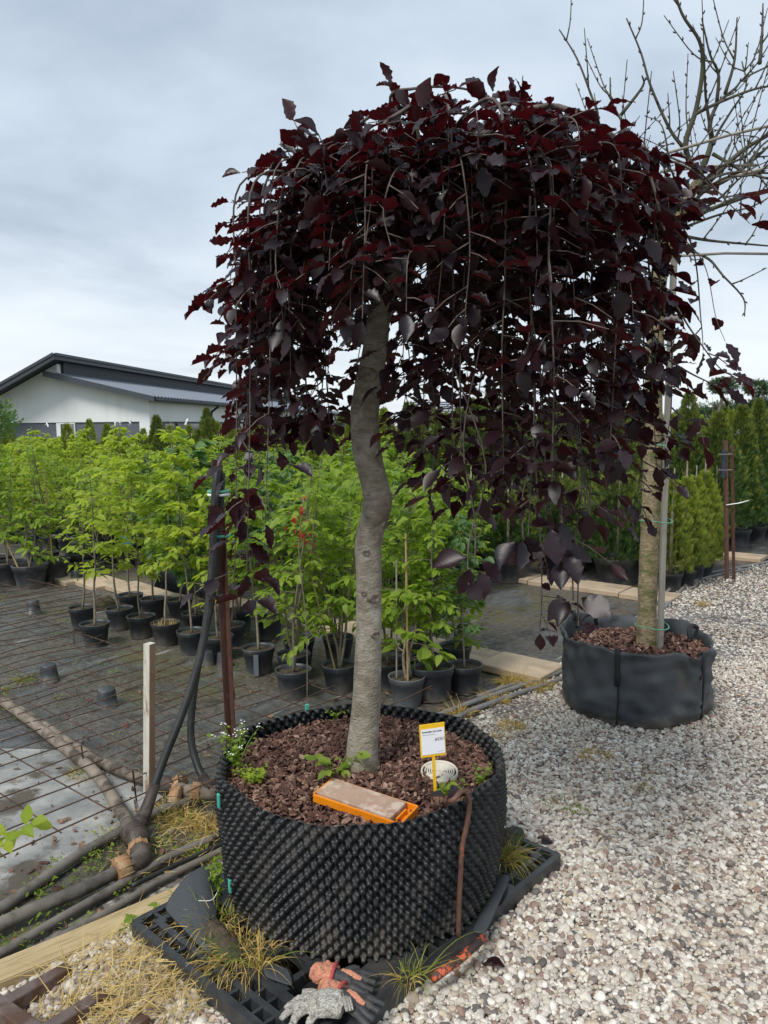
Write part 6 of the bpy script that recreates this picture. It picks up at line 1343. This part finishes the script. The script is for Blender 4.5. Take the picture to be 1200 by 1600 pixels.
# ivory drain cover with concentric rings
def disc():
    x, y = .171, 2.385; root = thing('ring_cover', 'ivory plastic cover with concentric ring slots lying on the mulch behind the label', 'drain cover', (x, y, mz_(x, y) + .012)); root.rotation_euler = (.10, -.04, .4)
    R = .061; mb = MB(); mb.lathe([(R, -.006), (R * 1.0, .008), (R * .97, .011), (R * .92, .010), (R * .90, .006), (R * .90, 0)], 48); mb.build('rim', M['ivory'], root, True)
    for r in (.047, .040, .033, .026, .019, .012): mb = MB(); mb.lathe([(r - .0018, .004), (r - .0018, .009), (r + .0018, .009), (r + .0018, .004)], 36); mb.build('ring', M['ivory'], root, True)
    for a in np.linspace(0, PI, 4)[:3]: mb = MB(); mb.box((-R * .92, -.0022, .003), (R * .92, .0022, .0075), 0, Matrix.Rotation(a, 4, 'Z')); mb.build('spoke', M['ivory'], root)
    MB().disc(R * .9, -.002, 32).build('back', M['fitting'], root)
disc()
# orange tray with a brown dusty block in it
def tray():
    c = Vector((-.066, 2.165, mz_(-.066, 2.165) + .006)); root = thing('orange_tray', 'orange plastic tray lying tilted on the mulch holding a brown dusty block', 'tray', c, math.radians(-31)); root.rotation_euler = (.06, .05, math.radians(-30.5))
    l, w, h, t = .150, .052, .026, .006
    mb = MB(); mb.box((-l, -w, 0), (l, w, t)); mb.build('base', M['orange'], root)
    for y in (-1, 1): MB().box((-l, y * w - t / 2, 0), (l, y * w + t / 2, h)).build('side_wall', M['orange'], root, bevel=.002)
    for x in (-1, 1): MB().box((x * l - t / 2, -w + .003, 0), (x * l + t / 2, w - .003, h + .001)).build('end_wall', M['orange'], root, bevel=.002)
    MB().box((l - .030, -.028, t), (l - .024, .028, h - .006)).build('rib', M['orange'], root)
    o = MB().box((-l + .006, -w + .006, t), (l - .034, w - .006, h + .006)).build('block', M['felt'], root, bevel=.003)
tray()
# bent rod hooked over the planter rim, with an orange-painted bar at its foot
def rod():
    y = PY - .472 - .018; root = thing('hooked_rod', 'bent brown rod with flaking orange paint hooked over the planter rim, foot on the pallet', 'rod', (.2, 1.99, 0))
    def W_(x, z, e=.022):
        dx = x - PX; return Vector((x, PY - math.sqrt(max(.01, (pot_rad(z) + e) ** 2 - dx ** 2)), z))
    C = Vector((.2, 1.99, 0)); pts = [Vector((.165, 2.09, .575)), Vector((.185, 2.05, .600)), W_(.212, .612), W_(.232, .585), W_(.236, .548), W_(.226, .49), W_(.214, .44), W_(.210, .36), W_(.206, .27), W_(.203, .165, .03)]
    MB().tube([p - C for p in catmull(pts, 6)], .0075, 10).build('shaft', M['brownrod'], root, True)
    MB().tube([Vector((.118, 1.915, .163)) - C, Vector((.20, 1.99, .165)) - C, Vector((.275, 2.07, .17)) - C], .0125, 12).build('foot_bar', M['orangepaint'], root, True)
rod()
# cloth on the pallet: woven fabric corner at the left, sheet edge at the right, soil
def cloth_patch(name, label, pts_grid, m='fabric', cat='fabric'):
    n, k = len(pts_grid), len(pts_grid[0]); mb = MB(); mb.v = [tuple(p) for r in pts_grid for p in r]
    for i in range(n - 1):
        for j in range(k - 1): mb.f.append((i * k + j, i * k + j + 1, (i + 1) * k + j + 1, (i + 1) * k + j)); mb.m.append(0)
    o = mb.build(name, M[m], None, True); sd = o.modifiers.new('thick', 'SOLIDIFY'); sd.thickness = .0025; ss = o.modifiers.new('smooth', 'SUBSURF'); ss.levels = ss.render_levels = 1
    return tag(o, label, cat)
g = [];
for i in range(6):
    f = i / 5; a = Vector((-.705, 2.235, .157)).lerp(Vector((-.50, 2.01, .157)), f); b = Vector((-.585, 2.36, .235)).lerp(Vector((-.525, 2.20, .166)), f)
    g.append([a.lerp(b, t / 5) + Vector((0, 0, .03 * math.sin(PI * t / 5) * (1 - f) + .004 * math.sin(t * 3 + i))) for t in range(6)])
cloth_patch('weed_fabric', 'frayed corner of black woven fabric draped over the left corner of the pallet', g)
g = [[Vector((-.34 + .045 * i, 1.93 - .018 * i, .156 + .004 * math.sin(i * 2 + j))) + Vector((-.012, .035, .004)) * j for j in range(3)] for i in range(3)]
cloth_patch('weed_fabric', 'strip of black woven fabric under the front foot of the planter, left of the gloves', g)
g = [[Vector((.235 + .032 * i, 2.10 + .075 * i, .158 + .012 * math.sin(j * 1.5))) + Vector((.022, -.014, .006)) * j for j in range(3)] for i in range(5)]
cloth_patch('weed_fabric', 'folded black fabric edge sticking out at the right foot of the planter', g)
MB().tube(catmull([(-.69, 2.262, .163), (-.60, 2.22, .196), (-.545, 2.215, .20), (-.53, 2.25, .21)], 4), .0012, 4).build('thread', M['whitetag'], bpy.data.objects['weed_fabric'], True)
def soilheap(loc, rx, ry, h, label, rz=0.):
    mb = MB(); n = 20
    for q in range(6):
        f = q / 5
        for j in range(n): a = 2 * PI * j / n; w = 1 + .25 * mnoise.noise(Vector((math.cos(a) * 1.5, math.sin(a) * 1.5, loc[0] * 9))); mb.v.append((rx * f * w * math.cos(a), ry * f * w * math.sin(a), h * (1 - f ** 1.6) + .006 * mnoise.noise(Vector((a * 2, q, loc[1] * 5)))))
    for q in range(5):
        for j in range(n): mb.f.append((q * n + j, q * n + (j + 1) % n, (q + 1) * n + (j + 1) % n, (q + 1) * n + j)); mb.m.append(0)
    o = mb.build('soil_heap', M['soil'], None, True, loc); o.rotation_euler = (0, 0, rz); tag(o, label, 'soil heap')
soilheap((-.50, 2.10, .152), .12, .05, .045, 'heap of soil and roots between planter and pallet edge at the left', math.radians(-50))
soilheap((.43, 2.62, .152), .10, .06, .035, 'heap of soil at the right foot of the planter on the pallet', math.radians(60))

# ---- grass, weeds, straw
def tuft(loc, n, h, label, mixg=.2, spread=.05, lean=None, kindname='grass_tuft', w=.0032, group=None):
    rn = np.random.default_rng(int(abs(loc[0] * 977 + loc[1] * 331) * 10) % 99991); a = rn.uniform(0, 2 * PI, n); q = rn.random(n) ** .7 * spread
    P = np.stack([q * np.cos(a), q * np.sin(a), np.zeros(n)], 1); D = np.stack([np.cos(a) * rn.uniform(.2, 1.3, n), np.sin(a) * rn.uniform(.2, 1.3, n), rn.uniform(.5, 1.3, n)], 1)
    if lean is not None: D += np.array(lean)[None] * rn.uniform(.4, 1.3, (n, 1))
    L = h * rn.uniform(.2, 1.0, n) ** 1.0 * 1.15; D += rn.normal(0, .35, (n, 3)) * np.array([1, 1, .5])
    me = leafmesh('blades', P, D, np.cross(D, rn.normal(0, 1, (n, 3))), L, np.full(n, w) * rn.uniform(.7, 1.4, n), rn.random(n), T_BLADE, [M['drygrass'], M['greengrass']], (rn.random(n) < mixg).astype(int), bend=rn.uniform(.2, 1.5, n))
    o = link(kindname, me, None, loc); tag(o, label, 'grass tuft', group); return o
tuft((-.43, 2.03, .155), 330, .125, 'large dry yellow grass tuft drooping over the pallet edge left of the planter', .15, .10, (-.1, -.5, .1), w=.0028)
tuft((-.52, 2.16, .16), 160, .12, 'small olive grass tuft beside the fabric corner on the pallet', .5, .07, (-.2, -.2, .2))
tuft((-.36, 1.975, .155), 30, .27, 'few long dry grass blades leaning up against the planter front', .2, .02, (.35, -.1, .8))
tuft((.05, 1.93, .155), 90, .12, 'green grass tuft spreading before the planter next to the gloves', .75, .03, (.0, -.3, .1), w=.0024)
tuft((.09, 1.94, .155), 16, .30, 'long seed-bearing grass blades reaching right along the planter foot', .85, .02, (.9, .0, .55), w=.0022)
tuft((.40, 2.50, .155), 200, .19, 'yellow-green grass tuft at the right side of the planter on the pallet', .55, .05, (.3, -.4, .3), w=.0028)
for x, y, n, h, mg, lab in ((1.03, 3.62, 200, .11, .03, 'straw-coloured grass tuft on the gravel in front of the woven bag'), (1.22, 3.45, 90, .05, .05, 'flat dry patch of grass on the gravel right of the straw-coloured tuft'), (.68, 4.0, 220, .12, .04, 'dry grass tuft left of the woven bag on the gravel'), (.57, 3.85, 140, .09, .1, 'low dry grass patch between planter and woven bag'),
                            (.75, 3.13, 110, .075, .85, 'small green grass tuft on the gravel right of the planter'), (.82, 3.08, 60, .05, .8, 'tiny green grass tuft beside the small green one on the gravel'), (1.15, 3.28, 70, .06, .15, 'thin dry grass patch in the middle of the gravel yard'), (2.86, 6.75, 160, .10, .02, 'orange-dry grass tuft on the gravel near the twin brown posts'),
                            (.80, 4.72, 320, .19, .12, 'dry grass clump growing against the end of the paver path'), (.95, 4.62, 260, .15, .15, 'dry grass under the front edge of the last paver'), (.66, 4.42, 160, .16, .12, 'dry grass tuft beside the rightmost sapling pot'), (.42, 4.20, 160, .17, .1, 'dry grass tuft behind the planter rim at the right'),
                            (1.45, 6.2, 90, .20, .9, 'green grass tuft growing from the wet bed before the second paver row'), (-2.35, 4.85, 100, .17, .9, 'upright green grass at the left edge on the muddy bed'), (-2.42, 4.65, 120, .10, .7, 'low grassy weed at the left edge below the upright grass'), (1.25, 4.72, 140, .10, .2, 'dry grass between the pale hoses and the woven bag'),
                            (-.85, 3.05, 260, .13, .06, 'dry brown weeds heaped by the tan pipe couplings'), (-.72, 2.98, 240, .15, .05, 'dry weeds between the pipe couplings and the planter'), (-.95, 3.12, 160, .12, .15, 'dry weeds beside the sleeve of the long brown pipe'), (-.70, 2.78, 120, .10, .3, 'dry weeds at the left wall of the planter over the pipes'),
                            (-1.10, 2.93, 90, .08, .5, 'small weeds along the half-sunk pipe left of the dark tee'), (-.98, 2.70, 90, .07, .5, 'small weeds under the elbow fitting'), (-1.45, 3.50, 120, .09, .5, 'weeds between the two brown pipes under the mesh'), (-.66, 2.40, 50, .10, .9, 'green grass blades growing at the far end of the pine board'), (1.75, 3.95, 30, .05, .9, 'few green blades at the right foot of the woven bag'), (1.95, 3.25, 40, .06, .95, 'green sprig of grass at the right edge of the photo on the gravel')):
    tuft((x, y, .012 + mound(x, y)), n, h, lab, mg, .07 if n > 100 else .05, None)
def strawmat(name, region, n, L, m, z=.03, w=.0028):
    rn = np.random.default_rng(12); P = []; 
    while len(P) < n:
        x, y = rn.uniform(region[0], region[1]), rn.uniform(region[2], region[3]); cxr, cyr = (region[0] + region[1]) / 2, (region[2] + region[3]) / 2
        if rn.random() < math.exp(-2.2 * (((x - cxr) / (region[1] - cxr)) ** 2 + ((y - cyr) / (region[3] - cyr)) ** 2)): P.append((x, y, z + mound(x, y) + rn.uniform(-.012, .02)))
    P = np.array(P); a = rn.normal(.7, .9, n); D = np.stack([np.cos(a), np.sin(a), rn.normal(.1, .22, n)], 1)
    o = link(name, leafmesh(name, P, D, rn.normal(0, .4, (n, 3)) + np.array([0, 0, 1]), L * rn.uniform(.4, 1.4, n), np.full(n, w), rn.random(n), T_BLADE, M[m], bend=rn.uniform(-.1, .35, n))); tag(o, kind='stuff')
strawmat('straw', (-1.05, -.46, 1.70, 2.24), 1100, .12, 'straw')
strawmat('dry_weeds', (-1.25, -.45, 2.6, 3.35), 500, .06, 'straw', .03, .0025)
def weeds(name, spots, m, n, rad, lsize, hz):
    rn = np.random.default_rng(31); P = []; D = []
    for (x, y, z, s) in spots:
        for i in range(int(n * s)):
            a = rn.uniform(0, 2 * PI); q = rad * s * math.sqrt(rn.random()); P.append((x + q * math.cos(a), y + q * math.sin(a), z + rn.uniform(0, hz * s))); D.append((math.cos(a) + rn.normal(0, .4), math.sin(a) + rn.normal(0, .4), rn.uniform(.0, .9)))
    k = len(P); L = lsize * rn.uniform(.5, 1.4, k); o = link(name, leafmesh(name, P, D, rn.normal(0, .4, (k, 3)) + np.array([0, 0, 1]), L, L * .62, rn.random(k), T_GREEN, M[m])); tag(o, kind='stuff')
rs = random.Random(17); sp = []
for k in range(95):
    u = rs.uniform(-.3, 1.05); v = rs.choice([.05, .11, .22, .30, .34]) + rs.gauss(0, .04); p = bed(u, v); 
    if not on_pallet(p.x, p.y): sp.append((p.x, p.y, .012, rs.uniform(.4, 1.0)))
for k in range(60):
    u, v = rs.uniform(.2, 3.2), rs.uniform(.4, 4.5); p = bed(u, v); sp.append((p.x, p.y, .01, rs.uniform(.25, .7)))
weeds('ground_weeds', sp, 'hornbeam', 16, .05, .017, .03)
rl = random.Random(19); P = [];
for k in range(420):
    u = rl.uniform(-.5, 3.2); v = abs(rl.gauss(0, .5)) if k < 260 else rl.uniform(0, 4); p = bed(u, v, bed_z(u, max(v, .02)) + .016)
    if not on_pallet(p.x, p.y): P.append(tuple(p))
k = len(P); o = link('leaf_litter', leafmesh('leaf_litter', P, RNG.normal(0, 1, (k, 3)) * np.array([1, 1, .15]), RNG.normal(0, .35, (k, 3)) + np.array([0, 0, 1]), RNG.uniform(.012, .05, k), RNG.uniform(.008, .028, k), RNG.random(k), T_GREEN, M['deadleaf'])); tag(o, kind='stuff')
P = []
for k in range(260):
    y = random.uniform(1.7, 7); x = random.uniform(-.2, .6) * y; u, v = tobed(x, y)
    if v < -.05 and not on_pallet(x, y): P.append((x, y, .022 + mound(x, y)))
k = len(P); o = link('gravel_litter', leafmesh('gravel_litter', P, RNG.normal(0, 1, (k, 3)) * np.array([1, 1, .12]), RNG.normal(0, .35, (k, 3)) + np.array([0, 0, 1]), RNG.uniform(.012, .06, k), RNG.uniform(.004, .02, k), RNG.random(k), T_GREEN, M['deadleaf'])); tag(o, kind='stuff')
# plants growing in the planter
def herb(name, label, loc, nst, h, nl, ls, m, spread, cat='weed', flowers=0, seed=1):
    rn = random.Random(seed); root = thing(name, label, cat, loc); mb = MB(); P = []; D = []; Nn = []; L = []; fl = MB()
    for s in range(nst):
        a = rn.uniform(0, 2 * PI); tip = Vector((math.cos(a) * spread * rn.uniform(.3, 1), math.sin(a) * spread * rn.uniform(.3, 1), h * rn.uniform(.5, 1))); pts = catmull([(0, 0, 0), tip * .5 + Vector((0, 0, h * .12)), tip], 4); mb.tube(pts, [lerp(.0022, .0009, i / (len(pts) - 1)) for i in range(len(pts))], 5)
        for i in range(nl):
            f = (i + 1) / nl; p = pts[min(len(pts) - 1, int(f * (len(pts) - 1)))]; az = rn.uniform(0, 2 * PI); d = Vector((math.cos(az), math.sin(az), rn.uniform(-.3, .5))); P.append(tuple(p + d * .006)); D.append(tuple(d)); Nn.append((rn.gauss(0, .4), rn.gauss(0, .4) - .3, 1)); L.append(ls * rn.uniform(.7, 1.3))
        if flowers:
            for q in range(4): c = pts[-1] + Vector((rn.gauss(0, .006), rn.gauss(0, .006), rn.uniform(0, .012))); fl.lathe([(.0005, 0), (.003, .001), (.0005, .003)], 6, tuple(c))
    mb.build('stem', M['hornbeam'], root, True); k = len(P); link('leaves', leafmesh('leaves', P, D, Nn, L, np.array(L) * .85, np.array([rn.random() for _ in range(k)]), T_GREEN, M[m]), root)['kind'] = 'stuff'
    if flowers: fl.build('flowers', M['whitetag'], root)
herb('ivy_plant', 'young leafy plant with bright green leaves sprouting at the foot of the grey trunk', (-.165, 2.36, mz_(-.165, 2.36)), 7, .085, 3, .042, 'hornbeam', .085, 'plant', 0, 5)
herb('bittercress', 'flowering weed with tiny white blossoms growing at the left rim of the planter', (-.50, 2.46, mz_(-.44, 2.46)), 11, .16, 8, .016, 'hornbeam', .10, 'weed', 1, 6)
herb('chickweed', 'low light green weed on the mulch inside the left rim of the planter', (-.435, 2.36, mz_(-.43, 2.36)), 14, .05, 9, .016, 'limeleaf', .09, 'weed', 0, 7)
herb('small_weed', 'small green weed beside the yellow label stick', (.185, 2.245, mz_(.185, 2.245)), 6, .05, 5, .024, 'hornbeam', .05, 'weed', 0, 8)
herb('small_weed', 'small weed on the mulch near the right rim of the planter', (.30, 2.33, mz_(.30, 2.33)), 6, .07, 5, .015, 'hornbeam', .05, 'weed', 0, 9)
herb('small_weed', 'weed sprouting at the far rim of the planter before the faded sapling pot', (-.20, 2.89, mz_(-.2, 2.88)), 6, .06, 6, .015, 'hornbeam', .06, 'weed', 0, 10)
herb('willowherb', 'upright green weed growing beside the pallet corner at the pine board', (-.73, 2.34, .01), 3, .13, 8, .034, 'hornbeam', .03, 'weed', 0, 11)
herb('broadleaf_weed', 'green weed in the gravel in front of the pallet corner', (-.80, 2.24, .06), 4, .08, 5, .034, 'hornbeam', .05, 'weed', 0, 12)
herb('creeping_weed', 'green creeping weed climbing the left wall of the planter by the fabric', (-.545, 2.30, .155), 8, .13, 8, .018, 'hornbeam', .04, 'weed', 0, 13)
# sprig of fresh hornbeam leaves reaching in at the left edge
def sprig():
    root = thing('hornbeam_sprig', 'sprig of fresh yellow-green leaves reaching in at the left edge above the ground cloth', 'sprig', (-1.185, 2.36, .03)); mb = MB(); pts = catmull([(-.25, .02, .0), (-.16, -.0, .18), (-.06, .0, .30), (.0, .0, .335), (.035, 0, .35)], 4); mb.tube(pts, [.004 - .0002 * i for i in range(len(pts))], 6); mb.build('stem', M['sapstem'], root, True); rn = random.Random(2)
    mesh_ = [npmesh('leaf', v * np.array([.65, 1, 1]), [t, q], M['limeleaf'], uv, np.full(len(v), .0)) for v, t, q, uv in T_BEECH]
    for i, (p, d) in enumerate((((.03, 0, .35), (1, -.2, .35)), ((.0, 0, .335), (.8, -.6, -.1)), ((-.02, 0, .325), (.2, -.9, .1)), ((-.04, 0, .31), (.4, -.7, -.6)), ((-.06, 0, .30), (-.3, -.8, -.2)), ((-.09, 0, .27), (.3, -.6, -.7)), ((-.05, 0, .31), (-.6, -.2, .4)), ((.02, 0, .345), (.7, .5, -.3)), ((-.10, 0, .26), (-.7, -.5, -.1)), ((.01, 0, .34), (.1, .2, .9)))):
        d = Vector(d).normalized(); n_ = Vector((rn.gauss(0, .2), -.5, 1)); s_ = d.cross(n_).normalized(); o = link('leaf', mesh_[i % 7], root, p); o.rotation_euler = Matrix((s_, d, s_.cross(d))).transposed().to_euler(); l = rn.uniform(.06, .085); o.scale = (l, l, l)
sprig()
# red young shoot among the saplings behind
def redshoot():
    root = thing('red_leaved_shoot', 'thin shoot with small bright red leaves among the saplings left of the trunk', 'shoot', (-.42, 3.9, 0)); mb = MB(); mb.tube(catmull([(0, 0, .0), (.01, 0, .6), (-.02, 0, 1.0), (.01, 0, 1.28)], 4), .003, 5); mb.build('stem', M['sapstem'], root, True); rn = np.random.default_rng(3); k = 26
    z = rn.uniform(1.0, 1.3, k); link('leaves', leafmesh('leaves', np.stack([rn.normal(0, .03, k), rn.normal(0, .03, k), z], 1), rn.normal(0, 1, (k, 3)), rn.normal(0, 1, (k, 3)), rn.uniform(.02, .045, k), rn.uniform(.014, .03, k), rn.random(k), T_GREEN, M['redleaf']), root)['kind'] = 'stuff'
redshoot()
# fallen copper leaves
fm = [npmesh('fallen_leaf', v * np.array([.65, 1, 1]), [t, q], M['beech'], uv, np.full(len(v), .0)) for v, t, q, uv in T_BEECH]
for i, (x, y, z, L, lab) in enumerate(((.165, 2.10, .585, .07, 'dark copper leaf lying on the planter rim by the hooked rod'), (.225, 2.115, .59, .08, 'curled copper leaf on the right rim of the planter'), (.42, 2.66, .17, .08, 'copper leaf on the pallet at the right of the planter'), (.55, 2.72, .10, .07, 'copper leaf on the gravel behind the pallet corner'), (.24, 1.72, .055, .06, 'dark fallen leaf on the gravel at the bottom edge of the photo'), (.33, 2.02, .115, .075, 'brown fallen leaf on the gravel by the orange foot bar'))):
    o = link('fallen_leaf', fm[i % 7], None, (x, y, z)); o.scale = (L,) * 3; o.rotation_euler = (random.uniform(-.4, .4), random.uniform(-.4, .4), random.uniform(0, 6)); tag(o, lab, 'leaf')

# ---- gloves
def skinned(name, chains, m, parent, sub=2, noise_=.0):
    """chains: lists of (point, radius); first chain is the body, the others start inside it"""
    objs = []
    for ch in chains:
        mb = MB(); pts = catmull([p for p, r in ch], 4); rs_ = np.interp(np.linspace(0, len(ch) - 1, len(pts)), range(len(ch)), [r for p, r in ch]); mb.tube(pts, list(rs_), 12); objs.append(mb)
    tot = MB()
    for o in objs: tot.add(o.v, o.f)
    bm = bmesh.new(); me = tot.mesh(name, m); bm.from_mesh(me); bm.to_mesh(me); bm.free()
    o = link(name, me, parent); rm = o.modifiers.new('fuse', 'REMESH'); rm.mode = 'VOXEL'; rm.voxel_size = .0032; rm.use_smooth_shade = True
    sm = o.modifiers.new('soft', 'SMOOTH'); sm.iterations = 3; sm.factor = .5
    tx = bpy.data.textures.new(name + '_folds', 'CLOUDS'); tx.noise_scale = .022; dm = o.modifiers.new('folds', 'DISPLACE'); dm.texture = tx; dm.strength = noise_; dm.mid_level = .5
    dg = bpy.context.evaluated_depsgraph_get(); me2 = bpy.data.meshes.new_from_object(o.evaluated_get(dg)); o.modifiers.clear(); o.data = me2
    me2.materials.clear(); me2.materials.append(m); me2.polygons.foreach_set('use_smooth', [True] * len(me2.polygons)); return o
def glove_white():
    root = thing('work_glove', 'dirty white knitted work glove lying flat on the pallet with its fingers to the left', 'glove', (-.17, 1.80, .175)); V3 = Vector
    chains = [[((.055, -.030, .010), .030), ((.03, -.015, .014), .034), ((-.01, .0, .016), .036), ((-.035, .005, .012), .028)], [((.055, .005, .012), .030), ((.02, .015, .016), .034), ((-.02, .02, .014), .030)],
              [((-.02, .032, .012), .014), ((-.055, .040, .018), .013), ((-.085, .034, .010), .011), ((-.105, .024, .004), .010)], [((-.03, .016, .012), .014), ((-.07, .018, .018), .013), ((-.105, .004, .008), .011), ((-.122, -.006, .004), .009)], [((-.03, .0, .010), .014), ((-.065, -.006, .012), .013), ((-.09, -.025, .004), .011), ((-.098, -.045, .0), .009)],
              [((-.015, -.015, .008), .014), ((-.04, -.035, .006), .012), ((-.052, -.060, .0), .010), ((-.05, -.078, -.004), .009)], [((.0, .035, .010), .014), ((-.02, .058, .012), .013), ((-.05, .066, .010), .010)]]
    skinned('knit', chains, M['glovewhite'], root, noise_=.009); 
    mb = MB()
    for k in range(3): mb.tube([(.062 + .008 * k, -.055 + .012 * i + .004 * k, .030 + .010 * math.sin(i * .8) - .006 * k) for i in range(8)], .0055, 6)
    mb.build('cuff', M['glovewhite'], root, True); root.rotation_euler = (.05, -.05, math.radians(14)); root.scale = (.88, .88, .62)
def glove_orange(loc, rz, label, fl, cz):
    root = thing('work_glove', label, 'glove', loc); root.rotation_euler = (0, 0, rz); root.scale = (.84, .84, .8)
    skinned('cuff', [[((-.075, .014, .012), .024), ((-.052, .006, .018), .031), ((-.022, .0, .022), .029), ((.0, -.004, .02), .024)], [((-.06, .036, .012), .022), ((-.025, .028, .016), .024), ((0, .014, .016), .02)]], M['glovecoral'], root, noise_=.020)
    mb = MB(); mb.tube([(-.006 + .004 * math.sin(a), .004 + .036 * math.cos(a), .024 + .030 * math.sin(a)) for a in np.linspace(0, 2 * PI, 20)], .006, 8, caps=False); mb.build('cuff_band', M['glovered'], root, True)
    skinned('coating', [[((-.002, -.002, .02), .026), ((.03, -.006, .02), .026), ((.06, -.012, .016), .024)]] + [[((.045, y, .016), .013), ((.08, y * 1.2 + dy, .018), .013), ((.11, y * 1.35 + dy * 2, .010), .0115), ((.13, y * 1.4 + dy * 2.6, .006), .010)] for y, dy in fl] + [[((.02, .02, .018), .013), ((.045, .042, .022), .012), ((.07, .05, .018), .010)]], M['glovedark'], root, noise_=.004)
    skinned('finger_back', [[((.02, .004, .036), .012), ((.055, -.002, .036), .012), ((.088, -.006, .026), .008)]], M['glovecoral'], root, noise_=.003)
glove_white()
glove_orange((-.145, 1.905, .165), math.radians(-12), 'coral and dark rubber work glove lying above the white knitted one', ((-.03, -.004), (-.012, -.002), (.008, .0), (.024, .004)), 0)
glove_orange((-.125, 1.845, .158), math.radians(-30), 'second coral and dark rubber work glove lying under the white knitted one', ((-.03, -.004), (-.012, -.002), (.008, .0), (.024, .004)), 0)
for o in S.objects: o.select_set(False)
print('objects', len(S.objects))
